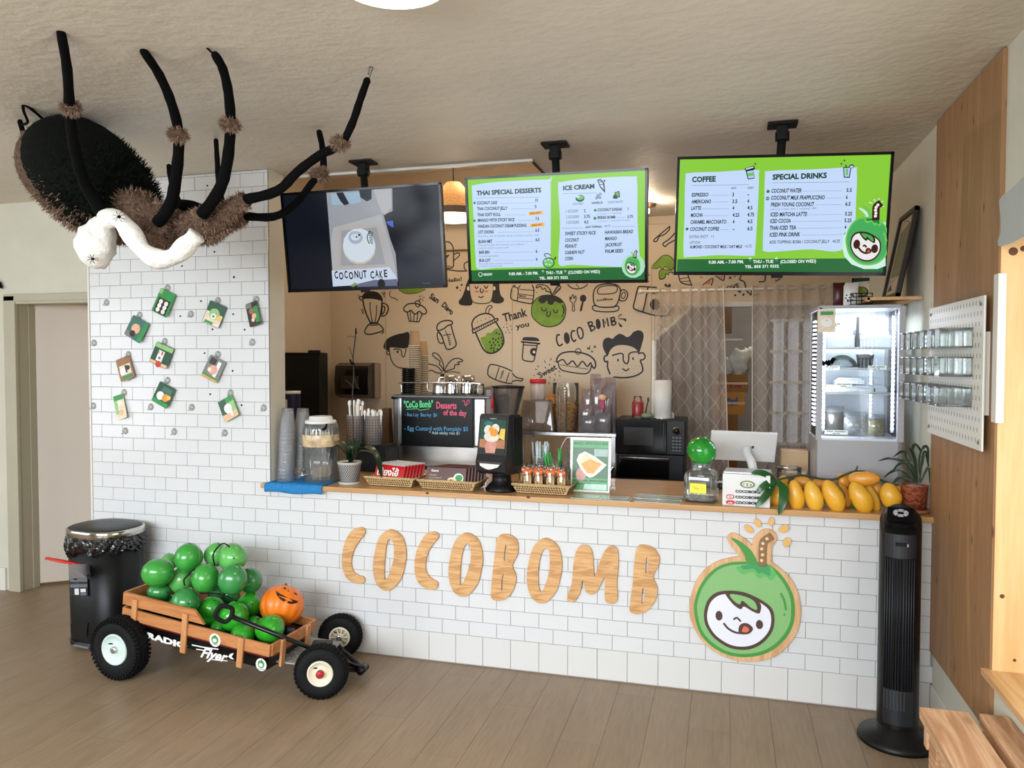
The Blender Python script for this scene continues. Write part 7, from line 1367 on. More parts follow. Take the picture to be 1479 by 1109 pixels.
draw('mural_bubble_tea', B_c, [('p', [(870, 835), (885, 805), (930, 790), (960, 745), (1010, 745), (1050, 705), (1095, 685), (1130, 720), (1175, 810), (1172, 890), (1130, 960), (1060, 1005), (985, 1010), (930, 960)], MG), ('l', [(765, 690), (755, 620), (790, 550), (870, 500), (950, 487), (1020, 510), (1058, 560)], .012), ('c', [(765, 715), (780, 695), (1070, 560), (1095, 570), (1080, 592), (790, 742), (770, 738)], .010), ('l', [(805, 745), (850, 850), (900, 950), (965, 1010), (1050, 1012), (1130, 960), (1180, 870), (1160, 750), (1110, 660), (1070, 595)], .013), ('c', [(942, 480), (945, 430), (975, 390), (1010, 382), (1025, 400), (985, 440), (975, 485)], .008)]+[('s', [(790+i*29, 690-i*14), (798+i*29, 716-i*14)], .007) for i in range(10)]+[('s', [(825+i*55, 595-i*20), (828+i*55, 606-i*20)], .006) for i in range(4)]+[('d', p, 12, INK) for p in [(1083, 750), (1120, 762), (1040, 825), (1075, 840), (1110, 820), (1150, 810), (995, 870), (1045, 875), (1105, 870), (1020, 912), (1065, 908), (1120, 912), (1160, 890), (1015, 950), (1050, 948), (1100, 965), (1050, 985), (1165, 850)]])
draw('mural_thank_you', B_c, [('t', 'Thank', (1180, 600), (1500, 515), 112, .03), ('t', 'you', (1345, 695), (1522, 655), 70, .03)]+[('d', p, 9, INK, .8) for p in [(1180, 670), (1218, 628), (1222, 675), (1270, 655), (1240, 708), (1285, 700), (1210, 740), (1255, 745)]])
draw('mural_milk_carton', B_c, [('l', [(1330, 110), (1290, 150), (1275, 280), (1350, 320), (1500, 350), (1562, 340), (1582, 180), (1560, 110)], .010), ('l', [(1310, 130), (1370, 160), (1360, 320)], .008), ('l', [(1370, 160), (1400, 110)], .008), ('s', [(1375, 225), (1575, 250)], .006), ('s', [(1375, 275), (1568, 298)], .006), ('s', [(1390, 165), (1578, 180)], .006), ('t', 'MILK', (1385, 262), (1480, 274), 24, .03)])
draw('mural_green_coconut', C_c, [('p', [(248, 460), (260, 370), (310, 290), (390, 245), (490, 235), (590, 255), (670, 310), (715, 390), (718, 480), (690, 570), (620, 640), (510, 672), (400, 655), (310, 590), (262, 530)], INK), ('p', [(260, 460), (272, 375), (318, 300), (395, 256), (490, 246), (585, 266), (660, 318), (702, 392), (705, 478), (678, 560), (612, 627), (510, 658), (405, 642), (320, 582), (274, 525)], MG), ('p', [(345, 300), (400, 252), (490, 240), (590, 262), (665, 320), (660, 345), (620, 348), (570, 325), (545, 360), (510, 372), (475, 355), (465, 315), (430, 345), (395, 355), (365, 335)], INK), ('l', [(390, 410), (405, 445), (440, 450), (455, 420)], .009), ('l', [(550, 435), (565, 470), (595, 475), (603, 440)], .009), ('l', [(468, 460), (460, 510), (485, 528), (505, 500), (508, 460)], .009), ('l', [(672, 385), (690, 430), (682, 490)], .010), ('d', (670, 517), 10, INK), ('l', [(535, 240), (600, 130), (640, 125), (640, 155), (560, 235)], .009), ('l', [(525, 235), (505, 170), (440, 110), (340, 105), (320, 145), (380, 125), (400, 165), (440, 150), (450, 190), (500, 200), (525, 240)], .008)]+[('s', [(570+i*20, 190-i*22), (590+i*20, 200-i*22)], .007) for i in range(3)]+[('d', p, 7, INK) for p in [(282, 188), (328, 210), (286, 226)]])
draw('mural_fork_spoon', C_c, [('c', [(770, 260), (785, 300), (800, 245), (815, 240), (825, 290), (840, 255), (852, 270), (845, 320), (825, 350), (832, 440), (815, 455), (800, 440), (802, 350), (770, 315)], .007), ('d', (945, 285), 44, INK, 1.1), ('P', [(932, 320), (955, 322), (930, 450), (910, 462), (898, 448)], INK), ('l', [(740, 100), (790, 145), (870, 158), (950, 140), (1005, 100)], .009), ('d', (860, 108), 10, INK), ('d', (882, 130), 10, INK)])
draw('mural_coffee_cup', E_c, [('c', [(60, 270), (48, 180), (70, 110), (130, 75), (220, 68), (290, 85), (320, 130), (310, 200), (285, 270), (240, 300), (120, 300)], .010), ('c', [(90, 150), (110, 105), (190, 85), (270, 90), (290, 115), (270, 155), (190, 170), (110, 170)], .008), ('c', [(325, 140), (360, 130), (392, 165), (380, 220), (345, 240), (310, 225)], .009), ('c', [(340, 160), (362, 155), (370, 185), (350, 215), (328, 200)], .007), ('c', [(60, 285), (40, 305), (60, 335), (150, 348), (260, 345), (302, 325), (295, 290), (240, 302), (120, 300)], .009), ('t', 'coffee', (80, 243), (245, 230), 26, .02)])
draw('mural_shop_name', C_c, [('l', [(630, 775), (600, 775), (590, 830), (605, 890), (630, 918), (668, 895)], .013), ('p', [(695, 755), (730, 740), (760, 780), (768, 850), (745, 890), (715, 885), (690, 830)], INK), ('l', [(832, 720), (800, 722), (785, 770), (798, 830), (825, 860), (848, 838)], .013), ('c', [(870, 690), (905, 675), (935, 710), (945, 780), (925, 822), (895, 810), (872, 750)], .012), ('s', [(1012, 610), (1055, 720)], .014), ('l', [(1010, 610), (1060, 600), (1065, 640), (1035, 655), (1090, 660), (1100, 690), (1055, 722)], .012), ('p', [(1115, 580), (1150, 560), (1175, 600), (1180, 665), (1150, 698), (1122, 670)], INK), ('s', [(1225, 668), (1210, 560), (1245, 620), (1265, 545), (1282, 650)], .013), ('s', [(1318, 548), (1330, 640)], .013), ('l', [(1316, 548), (1360, 540), (1360, 580), (1330, 592), (1378, 598), (1375, 632), (1330, 642)], .012), ('P', [(1410, 525), (1460, 485), (1462, 500), (1415, 535)], INK), ('P', [(1410, 550), (1520, 555), (1520, 600), (1480, 570), (1412, 558)], INK), ('P', [(1410, 600), (1470, 650), (1465, 670), (1435, 665)], INK)])
draw('mural_takeaway_cup', D_c, [('p', [(140, 80), (160, 64), (240, 62), (320, 70), (352, 92), (348, 118), (145, 105)], INK), ('s', [(122, 125), (365, 150)], .014), ('s', [(145, 165), (330, 178)], .009), ('l', [(150, 130), (140, 250), (135, 340), (160, 375), (270, 388), (295, 350), (318, 240), (338, 150)], .010), ('p', [(235, 260), (255, 215), (310, 210), (315, 260), (300, 318), (255, 300)], INK), ('d', (290, 262), 18, MW)])
draw('mural_sweet', D_c, [('t', 'Sweet', (370, 612), (600, 485), 78, .03)]+[('s', L, .006) for L in [[(430, 380), (440, 405)], [(520, 345), (508, 372)], [(335, 445), (352, 460)], [(308, 488), (325, 498)], [(435, 462), (448, 478)], [(492, 420), (497, 440)], [(285, 572), (298, 575)], [(325, 552), (340, 560)], [(500, 595), (508, 610)], [(566, 555), (578, 568)], [(620, 515), (640, 530)], [(628, 572), (640, 588)], [(560, 622), (562, 645)], [(485, 690), (492, 665)], [(565, 392), (582, 385)]]])
draw('mural_cake', D_c, [('l', [(600, 400), (595, 350), (650, 285), (760, 258), (900, 268), (1020, 305), (1095, 370), (1112, 440), (1090, 480), (1060, 440)], .012), ('l', [(600, 400), (675, 362), (735, 430), (805, 380), (870, 455), (935, 385), (1000, 455), (1045, 405), (1060, 450)], .011), ('l', [(612, 410), (630, 470), (680, 510), (830, 540), (970, 552), (1030, 520), (1058, 440)], .010), ('l', [(640, 432), (1010, 492)], .005), ('c', [(845, 240), (880, 215), (915, 240), (905, 280), (860, 288)], .007), ('P', [(985, 195), (1015, 205), (1045, 165), (1035, 210), (1045, 232), (1015, 222), (990, 240), (1005, 215)], INK), ('P', [(1075, 180), (1098, 185), (1118, 160), (1110, 190), (1125, 205), (1098, 202), (1080, 210), (1090, 195)], INK), ('P', [(1050, 240), (1078, 248), (1068, 272), (1055, 262)], INK)])
draw('mural_quiff_man', E_c, [('p', [(190, 785), (150, 720), (142, 660), (160, 620), (200, 605), (240, 618), (270, 590), (310, 568), (350, 580), (385, 602), (420, 585), (450, 550), (500, 533), (540, 550), (552, 600), (530, 690), (500, 780), (490, 740), (440, 700), (350, 680), (270, 690), (220, 730)], INK), ('l', [(190, 785), (165, 790), (155, 820), (170, 850), (192, 845), (190, 900), (215, 970)], .012), ('l', [(255, 1000), (350, 1008), (460, 992), (535, 950), (540, 900), (520, 840)], .012), ('l', [(505, 765), (545, 760), (567, 795), (550, 825), (520, 830)], .011), ('l', [(240, 785), (310, 765), (345, 775), (350, 840), (385, 868), (402, 830), (405, 775), (440, 752), (490, 750)], .011), ('d', (296, 832), 9, INK, 1.7), ('d', (446, 816), 9, INK, 1.7), ('l', [(345, 918), (375, 937), (405, 918)], .010)]+[('d', (240+((i*53) % 280), 880+((i*37) % 110)), 2.6, INK) for i in range(44)])
draw('mural_bottle', (560, 460, 7.922), [('l', [(1420, 600), (1330, 560), (1200, 525), (1160, 545), (1145, 610), (1160, 660), (1260, 710), (1370, 740), (1425, 738)], .010), ('l', [(1275, 560), (1235, 690)], .008), ('l', [(1390, 620), (1355, 730)], .008), ('t', 'milk', (1300, 690), (1335, 590), 26, .03)])
draw('mural_bottle_neck', D_c, [('l', [(0, 545), (40, 590), (100, 615), (140, 620), (120, 650), (60, 640), (0, 655)], .010)])
draw('mural_camera', E_c, [('l', [(680, 105), (600, 100), (520, 95), (495, 110), (470, 210), (450, 300), (470, 325), (540, 350), (650, 380), (780, 388), (820, 340)], .011), ('l', [(595, 105), (565, 260), (545, 350)], .010), ('d', (665, 275), 52, INK, 1.1), ('c', [(645, 145), (670, 145), (668, 165), (642, 160)], .008), ('s', [(770, 75), (780, 95)], .008), ('d', (805, 90), 12, INK)])
draw('mural_bean_leaves', G_c, [('c', [(292, 465), (250, 500), (195, 545), (140, 595), (138, 615), (165, 610), (190, 565), (240, 545), (285, 500)], .010), ('l', [(345, 530), (290, 590), (232, 630), (228, 650), (250, 665), (275, 640), (345, 600)], .010), ('p', [(105, 878), (160, 810), (220, 755), (280, 750), (330, 790), (345, 850), (320, 900), (290, 895), (265, 880), (240, 870), (232, 895), (212, 895), (190, 870), (172, 890)], INK), ('p', [(112, 875), (165, 815), (222, 762), (278, 758), (322, 795), (338, 848), (316, 890), (290, 886), (262, 870), (240, 860), (228, 885), (212, 885), (190, 860), (170, 882)], MG), ('p', [(200, 895), (300, 900), (330, 935), (290, 930), (285, 955), (260, 945), (245, 985), (195, 998), (182, 945)], INK), ('p', [(205, 900), (298, 906), (318, 928), (284, 922), (278, 945), (254, 936), (238, 975), (202, 986), (190, 945)], MG), ('s', [(75, 940), (95, 955)], .006), ('s', [(72, 1020), (92, 1012)], .006), ('s', [(243, 1045), (255, 1065)], .008), ('d', (290, 1055), 16, INK)])
draw('mural_love', H_c, [('l', [(463, 80), (480, 130), (550, 148)], .009), ('l', [(525, 80), (550, 148)], .009), ('s', [(470, 105), (530, 95)], .006), ('s', [(478, 125), (540, 118)], .006), ('l', [(625, 145), (690, 100), (680, 150)], .008), ('P', [(640, 135), (678, 108), (672, 145)], BLU), ('l', [(710, 85), (760, 115), (770, 80)], .008), ('P', [(725, 88), (755, 108), (762, 85)], BLU), ('l', [(880, 85), (870, 110), (900, 125), (915, 180), (945, 212)], .009), ('l', [(1000, 125), (1035, 120), (1040, 85)], .009), ('l', [(1110, 120), (1140, 105)], .008), ('t', 'LOVE', (765, 190), (870, 160), 30, .02), ('P', [(850, 180), (868, 175), (888, 175), (870, 200)], INK), ('d', (840, 214), 7, INK), ('d', (895, 210), 8, INK), ('s', [(380, 140), (390, 158)], .007), ('s', [(400, 142), (405, 158)], .007), ('d', (806, 97), 8, INK), ('d', (838, 90), 5, INK), ('s', [(610, 92), (618, 98)], .006), ('s', [(770, 185), (775, 180)], .006), ('l', [(958, 148), (948, 210), (1010, 205)], .006)])
# ------------------------------------------------------------------ sheer curtains on a rod before the storeroom doorway
CUR = bpy.data.materials.new('sheer_curtain'); CUR.use_nodes = True; nt = CUR.node_tree
for n_ in list(nt.nodes):
 if n_.type != 'OUTPUT_MATERIAL': nt.nodes.remove(n_)
o_ = [n_ for n_ in nt.nodes if n_.type == 'OUTPUT_MATERIAL'][0]; t1_ = nt.nodes.new('ShaderNodeBsdfTransparent'); d1 = nt.nodes.new('ShaderNodeBsdfDiffuse'); d1.inputs[0].default_value = lin((206, 192, 180)); d2 = nt.nodes.new('ShaderNodeBsdfTranslucent'); d2.inputs[0].default_value = lin((206, 192, 180))
m1 = nt.nodes.new('ShaderNodeMixShader'); m1.inputs[0].default_value = .35; m2 = nt.nodes.new('ShaderNodeMixShader'); nt.links.new(d1.outputs[0], m1.inputs[1]); nt.links.new(d2.outputs[0], m1.inputs[2]); nt.links.new(t1_.outputs[0], m2.inputs[1]); nt.links.new(m1.outputs[0], m2.inputs[2]); nt.links.new(m2.outputs[0], o_.inputs[0])
wv = nt.nodes.new('ShaderNodeTexNoise'); wv.inputs['Scale'].default_value = 90; tc1 = nt.nodes.new('ShaderNodeTexCoord'); nt.links.new(tc1.outputs['Object'], wv.inputs['Vector']); mr = nt.nodes.new('ShaderNodeMapRange'); mr.inputs[3].default_value = .38; mr.inputs[4].default_value = .50; nt.links.new(wv.outputs['Fac'], mr.inputs[0]); nt.links.new(mr.outputs[0], m2.inputs[0])
THR = mat('curtain_thread', (214, 204, 194), rough=.9); CYY = 1.93
rodz = at(1060, 418, 'y', CYY).z; rx0, rx1 = at(925, 420, 'y', CYY).x, at(1215, 412, 'y', CYY).x
b = MB(); b.tube([(rx0, CYY, rodz), (rx1, CYY, rodz+.0)], .010, WHITE2, 10); b.ell((rx0, CYY, rodz), (.018, .018, .018), WHITE2, seg=12, rings=8); b.tube([(rx0+.04, CYY, rodz), (rx0+.04, BY, rodz)], .008, WHITE2, 8); b.tube([(rx1-.02, CYY, rodz), (rx1-.02, BY, rodz)], .008, WHITE2, 8); rod = solo(b, 'curtain_rod', 'thin white curtain rod over the storeroom doorway', 'curtain rod')
def curtain(pxa, pxb, pxc, folds, label):
 xa, xb, xc = at(pxa, 420, 'y', CYY).x, at(pxb, 420, 'y', CYY).x, at(pxc, 680, 'y', CYY).x
 t = thing('sheer_curtain', label, 'curtain', ((xa+xb)/2, CYY, .4)); grid = []; nx = 90; nz = 24; zt, zb = rodz+.025, .4
 def P(u, v):
  x = xa+(xb-xa)*u+(xc-xb)*u*v; amp = .022*(1-u*folds[1])*(.5+.5*v+.3); return Vector((x+.006*math.sin(u*30+v*2), CYY+amp*math.sin(u*folds[0]*6.28+math.sin(u*9)*1.2)-.004, zt+(zb-zt)*v))
 for j in range(nz+1): grid.append([tuple(P(i/nx, j/nz)) for i in range(nx+1)])
 b = MB(); b.sheet(grid, CUR, True); b.build('cloth', t)
 b = MB(); W_ = abs(xb-xa); st = .105
 for sgn in (-1, 1):
  for k in range(-20, 30):
   pts = []
   for q in range(60):
    zz = .12+q*.024; xx = (k*st+sgn*zz*.62); u = xx/W_; v = zz/(zt-zb)
    if 0 <= u <= 1 and v <= 1: pts.append(P(u, v)+Vector((0, -.003, 0)))
   if len(pts) > 2: b.tube(pts, .0012, THR, 4, caps=False)
 o = b.build('diamond_stitching', t); o['kind'] = 'stuff'
 b = MB(); b.tube([P(1, j/20)+Vector((0, -.003, 0)) for j in range(21)], .004, THR, 5); b.build('hem', t)
curtain(945, 1046, 1055, (7.5, .7), 'left sheer curtain with diamond stitching, drawn beside the doorway')
curtain(1212, 1088, 1087, (6.5, .3), 'right sheer curtain with diamond stitching, behind the white till')
# storeroom contents
def carton(px0, px1, py0, py1, Y, m, name, label, d_=.3, text=None, tm=None):
 a0, a1 = at(px0, py1, 'y', Y), at(px1, py0, 'y', Y); b = MB(); b.box(((a0.x+a1.x)/2, Y+d_/2, (a0.z+a1.z)/2), (a1.x-a0.x, d_, a1.z-a0.z), m, bev=.003)
 t = thing(name, label, 'carton', ((a0.x+a1.x)/2, Y+d_/2, a0.z)); b.build('box', t)
 if text: s_ = Surf(T(0, Y-.0005, 0)); a = Art(s_, .0005); a.text(*text, tm, bold=.05); a.build('lettering', t)
 b = MB(); b.box(((a0.x+a1.x)/2, Y-.001, (a0.z+a1.z)/2), ((a1.x-a0.x), .002, .02), mat('packing_tape', (196, 150, 84), rough=.3)); b.build('tape', t)
CT1 = mat('carton_brown', (146, 98, 48), rough=.8, var=.1); CT2 = mat('carton_orange', (190, 130, 52), rough=.8, var=.1); RDT = mat('carton_red_ink', (150, 40, 26), rough=.7); SY = 3.0
carton(1032, 1080, 541, 566, SY, CT1, 'carton', 'brown carton with red Thai lettering in the storeroom, topmost', text=('งาม', (1052, 559), (1071, 559), 10), tm=RDT); carton(1030, 1076, 566, 598, SY, CT2, 'carton', 'orange carton in the storeroom under the lettered one', text=('ทิพย์', (1050, 585), (1066, 585), 10), tm=mat('carton_blue', (30, 80, 150), rough=.6)); carton(1032, 1066, 598, 690, SY, CT1, 'carton', 'tall brown carton at the bottom of the storeroom stack')
PBAG = mat('white_plastic_bag', (206, 204, 190), rough=.6, var=.2, vs=10, bump=.8, bs=20)
for i, (px_, py_, rx_, rz_, lb) in enumerate([(1068, 522, 14, 20, 'crumpled white plastic bag on the top storeroom carton'), (1053, 528, 9, 13, 'small pale bag left on the top storeroom carton'), (1081, 520, 7, 20, 'upright pale bag at the right of the top carton')]):
 c = at(px_, py_, 'y', SY+.06+.08*i); k = pw(1, c); b = MB(); b.ell(c, (rx_*k, .06, rz_*k), PBAG, seg=18, rings=14, fn=lambda p: p*(1+.12*math.sin(6*p.x+4*p.z+i)+.08*math.sin(11*p.z))); solo(b, 'plastic_bag', lb, 'bag')
b = MB(); q = at(1049, 460, 'y', 3.6); b.box((q.x, 3.6, q.z), (.10, .1, .28), mat('dark_wood_box', (84, 60, 34), rough=.7)); b.box((q.x, 3.6, q.z-.20), (.3, .2, .02), STORE); b.build
solo(b, 'wall_shelf', 'dark wooden box high on the storeroom wall', 'shelf')
a0, a1 = at(1112, 640, 'y', 4.49), at(1200, 462, 'y', 4.49)
t = struct(MB().box(((a0.x+a1.x)/2, 4.49, (a0.z+a1.z)/2), (a1.x-a0.x, .02, a1.z-a0.z), mat('frosted_pane', (170, 172, 176), rough=.3, emis=(190, 196, 204), estr=.32)).build('window_2'))
b = MB()
for k in range(5): b = MB(); x = a0.x+(a1.x-a0.x)*k/4; b.box((x, 4.47, (a0.z+a1.z)/2), (.035, .03, a1.z-a0.z+.06), DGREY); b.build('window_bar', t)
for k in range(5): b = MB(); z = a0.z+(a1.z-a0.z)*k/4; b.box(((a0.x+a1.x)/2, 4.465, z), (a1.x-a0.x+.04, .03, .03), WHITE2); b.build('window_bar', t)

# ------------------------------------------------------------------ display fridge on the counter
FY0 = .30; f0, f1 = at(1178, 440, 'y', FY0), at(1307, 438, 'y', FY0); fx0, fx1 = f0.x+.012, f1.x; fz0, fz1 = ZC, 1.912; FW = fx1-fx0; FD = .37; fcx = (fx0+fx1)/2
t = thing('display_fridge', 'upright grey glass display fridge with strips of white lights', 'display fridge', (fcx, FY0+FD/2, fz0))
FGM = mat('fridge_grey', (168, 168, 172), rough=.3, var=.02, spec=.5); FIN = mat('fridge_inner', (210, 214, 222), rough=.4); LED = mat('led_strip', (250, 252, 255), emis=(216, 226, 255), estr=14); DRK = mat('fridge_dark', (60, 62, 66), rough=.4)
gz0, gz1 = at(1240, 633, 'y', FY0).z, at(1240, 447, 'y', FY0).z
ch = .03
P_ = [(-FW/2+ch*.2, -FD/2), (FW/2-.02, -FD/2), (FW/2, -FD/2+.02), (FW/2, FD/2), (-FW/2, FD/2), (-FW/2, -FD/2+ch)]
fc0 = Vector((fcx, FY0+FD/2, 0))
b = MB(); b.prism(P_, fz0+.012, gz0-.012, FGM, xf=T(fc0.x, fc0.y, 0)); b.build('lower_cabinet', t)
b = MB(); b.prism(P_, gz1+.006, fz1, FGM, xf=T(fc0.x, fc0.y, 0)); b.build('top_cap', t)
b = MB(); b.box((fcx, FY0+FD-.01, (gz0+gz1)/2), (FW-.02, .02, gz1-gz0+.02), FIN); b.build('back_panel', t)
b = MB(); b.prism([(p[0]*.97, p[1]*.97) for p in P_], gz0-.014, gz0-.002, FIN, xf=T(fc0.x, fc0.y, 0)); b.build('floor_panel', t)
ww = .026
for nm, x in (('left', fx0+ww/2-.004), ('right', fx1-.018-ww/2+.02)):
 b = MB(); b.box((x+.002, FY0+.014, (gz0+gz1)/2), (ww if nm == 'left' else .03, .028, gz1-gz0+.03), FGM, bev=.003); b.build('front_post', t)
for x in (fx0+.012, fx1-.012): b = MB(); b.box((x, FY0+FD-.015, (gz0+gz1)/2), (.024, .03, gz1-gz0+.03), FGM); b.build('rear_post', t)
b = MB(); b.box((fx0+.026+(FW-.07)/2, FY0+.004, (gz0+gz1)/2), (FW-.062, .004, gz1-gz0), clear('fridge_glass', (250, 252, 252), refl=.8, rough=.02)); b.build('door_glass', t)
for x in (fx0+.006, fx1-.006): b = MB(); b.box((x, FY0+FD/2, (gz0+gz1)/2), (.004, FD-.06, gz1-gz0), clear('fridge_side_glass', (236, 240, 242), refl=1.0, rough=.02)); b.build('side_glass', t)
for nm, x, y in (('front_left', fx0+.036, FY0+.030), ('front_right', fx1-.042, FY0+.030), ('side_left', fx0+.014, FY0+.20), ('back_right', fx1-.09, FY0+FD-.03), ('back_left', fx0+.05, FY0+FD-.03)):
 b = MB(); b.box((x, y+.006, (gz0+gz1)/2), (.004 if nm == 'side_left' else .014, .27 if nm == 'side_left' else .004, gz1-gz0-.06), DRK if nm == 'side_left' else FIN); st_ = b.build('light_strip', t); b = MB(); n_ = 26
 for k in range(n_):
  z = gz0+.05+(gz1-gz0-.1)*k/(n_-1);
  if nm == 'side_left': b.box((x-.008, y, z), (.004, .11, .007), LED)
  else: b.box((x, y+.002, z), (.010, .004, .009), LED)
 o = b.build('light_diodes', st_); o['kind'] = 'stuff'
l = bpy.data.lights.new('fridge_light', 'AREA'); l.shape = 'RECTANGLE'; l.size = .3; l.size_y = .3; l.energy = 6; l.color = (.86, .92, 1); lo = bpy.data.objects.new('fridge_light', l); COL.objects.link(lo); lo.location = (fcx, FY0+FD/2, gz1-.01)
for zz in (.12, .3): l = bpy.data.lights.new('fridge_strip_light', 'POINT'); l.energy = 1.3; l.color = (.86, .92, 1); l.shadow_soft_size = .05; lo = bpy.data.objects.new('fridge_strip_light', l); COL.objects.link(lo); lo.location = (fx0+.06, FY0+.05, gz0+zz)
shz = [at(1240, y, 'y', FY0+.05).z for y in (502, 532, 566, 600)]
shz = [at(1240, y, 'y', FY0+.05).z for y in (503, 533, 568)]
for z in shz: b = MB(); b.box((fcx, FY0+FD/2+.01, z), (FW-.07, FD-.09, .006), clear('shelf_glass', (228, 236, 236), refl=1.3, haze=.12)); b.build('glass_shelf', t); b = MB(); b.box((fcx, FY0+.060, z), (FW-.07, .004, .012), STEEL); b.build('shelf_edge', t)
for y, x in ((469, 1206), (531, 1193), (531, 1260), (556, 1212), (624, 1197)):
 q = at(x, y, 'y', FY0+.045); wl = {469: .055, 531: .085, 556: .08, 624: .11}[y]; b = MB(); b.box((q.x+wl/2-.02 if x != 1206 else q.x, FY0+.046, q.z), (wl, .002, .022), WHP); tg_ = b.build('price_label', t); a = Art(Surf(T(q.x+wl/2-.02 if x != 1206 else q.x, FY0+.045, q.z)), .0006, .0001); a.text('Coconut cake' if y == 469 else 'Thai dessert', (-wl*.42, .002), (wl*.42, .002), .006, BI, px=False, bold=.04); a.text('$5.99', (-wl*.15, -.008), (wl*.15, -.008), .005, BI, px=False, bold=.04); a.build('label_print', tg_)
# dessert boxes inside
def clam(cx, cy, z, w_, d_, h_, m, label, group=None):
 t_ = thing('dessert_box', label, 'food box', (cx, cy, z), group=group); b = MB(); b.box((cx, cy, z+h_*.3), (w_, d_, h_*.6), m, bev=.006); b.build('tray', t_); b = MB(); b.box((cx, cy, z+h_*.8), (w_*.94, d_*.94, h_*.4), m, bev=.012, taper=.8); b.build('lid', t_)
CLM = mat('clamshell_white', (206, 210, 220), rough=.35); yb_ = FY0+.17
zt = shz[0]+.004; hs = (gz1-shz[0])
clam(fcx-.085, yb_, zt, .15, .16, hs*.55, CLM, 'large white dessert box on the top fridge shelf, left'); clam(fcx+.085, yb_, zt, .15, .16, hs*.55, CLM, 'large white dessert box on the top fridge shelf, right')
b = MB(); b.box((fcx, yb_-.02, zt+hs*.42), (.014, .14, hs*.8), DRK); b.build('divider', t)
z2 = shz[2]+.004
for i, (dx, w_, z_o, rt_) in enumerate([(-.09, .12, 0, 0), (0.03, .13, 0, 0), (.11, .07, 0, 0), (-.03, .14, .040, 0)]):
 clam(fcx+dx, yb_+(0 if i < 3 else .0), z2+z_o, w_, .15, .036, CLM, ['flat white dessert box at the left of the middle fridge shelf', 'flat white dessert box in the centre of the middle fridge shelf', 'small white dessert box at the right of the middle fridge shelf', 'white dessert box stacked on top on the middle fridge shelf'][i])
z1_ = shz[1]+.004
t_ = thing('pudding_cup', 'dark lidded pudding cup on the second fridge shelf', 'cup', (fcx+.05, yb_, z1_)); b = MB(); b.lathe([(.036, 0), (.042, .06), (.044, .062), (.044, .07), (0, .072)], (fcx+.05, yb_, z1_), mat('smoky_cup', (70, 70, 74), rough=.2, coat=.4), 20); b.build('cup', t_)
t_ = thing('salad_box', 'clear domed box with green bands on the second fridge shelf', 'food box', (fcx-.06, yb_, z1_)); b = MB(); b.ell((fcx-.06, yb_, z1_+.004), (.075, .07, .065), clear('dome_plastic', (236, 240, 240), refl=1.6, haze=.12), seg=20, rings=12, fn=lambda p: Vector((p.x, p.y, max(p.z, 0)))); b.build('dome', t_); b = MB(); b.tube([(fcx-.06+.07*math.cos(R(a_)), yb_-.03, z1_+.006+.055*math.sin(R(a_))) for a_ in range(20, 165, 12)], .003, PC['green'], 6); b.build('green_band', t_)
zb_ = gz0+.002
for i, (dx, w_, h_, m, lb) in enumerate([(-.10, .09, .12, mat('dark_snack', (96, 84, 80), rough=.6, var=.6, vs=60), 'bag of dark snacks at the fridge bottom, left'), (.0, .11, .10, mat('pale_snack', (176, 180, 182), rough=.5, var=.5, vs=60), 'clear bag of pale beads at the fridge bottom, middle'), (.10, .08, .09, mat('golden_snack', (170, 160, 110), rough=.6, var=.5, vs=60), 'bag of golden crisps at the fridge bottom, right')]):
 M = T(fcx+dx, yb_-.04, zb_) @ RX(-10); t_ = thing('fridge_snack_bag', lb, 'snack bag', (fcx+dx, yb_-.04, zb_)); pillow(M, w_, h_, .05, m, 'filling', t_); pillow(M @ T(0, -.004, 0), w_*1.15, h_*1.25, .06, clear('crinkled_film', (240, 242, 244), refl=1.8, rough=.1, haze=.1), 'film', t_)
# card stuck on the fridge door
q0, q1 = at(1181, 480, 'y', FY0-.004), at(1207, 446, 'y', FY0-.004); cxx, czz = (q0.x+q1.x)/2, (q0.z+q1.z)/2; cw_, chh = q1.x-q0.x, q1.z-q0.z
t_ = thing('photo_card', 'cream card of a white coconut stuck on the display fridge door', 'photo card', (cxx, FY0-.003, q0.z)); b = MB(); b.box((cxx, FY0-.0025, czz), (cw_, .002, chh), PC['cream']); b.build('card', t_); a = Art(Surf(T(cxx, FY0-.0035, czz)), .0003, .0002); a.poly([(-cw_*.36, chh*.24), (cw_*.38, chh*.24), (cw_*.38, chh*.40), (-cw_*.36, chh*.40)], PC['green'], px=False); a.dot((0, -chh*.08), cw_*.33, WHP, px=False, sy=.85); a.dot((0, chh*.02), cw_*.05, PC['lime'], px=False); a.build('print', t_)
bat(1196, 524, FY0-.004, .045, 'black paper bat on the display fridge door', -15)
# ------------------------------------------------------------------ corner shelf with leaning frame; snack packs on the fridge
b = MB(); b.box((2.72, .50, 1.942), (.25, .42, .016), SW, bev=.002); b.box((2.60, .50, 1.938), (.02, .42, .02), SW); shelf = solo(b, 'corner_shelf', 'small pine shelf on the right wall over the display fridge', 'shelf')
f_b = at(1301, 425.5, 'z', 1.952); M0 = Vector((2.735, .34, 1.951)); tx = math.degrees(math.atan2(.085, .45)); Mfr = T(2.742, .52, 1.951) @ RZ(-90) @ RX(-tx)
t_ = thing('framed_poster', 'dark framed poster leaning on the right wall above the fridge', 'picture frame', tuple(M0)); b = MB(Mfr); hF, wF = .455, .36
for c_, d_ in [((0, 0, hF-.012), (wF, .022, .024)), ((0, 0, .012), (wF, .022, .024)), ((-wF/2+.012, 0, hF/2), (.024, .022, hF)), ((wF/2-.012, 0, hF/2), (.024, .022, hF))]: b.box(c_, d_, mat('frame_dark', (34, 18, 14), rough=.4), bev=.002)
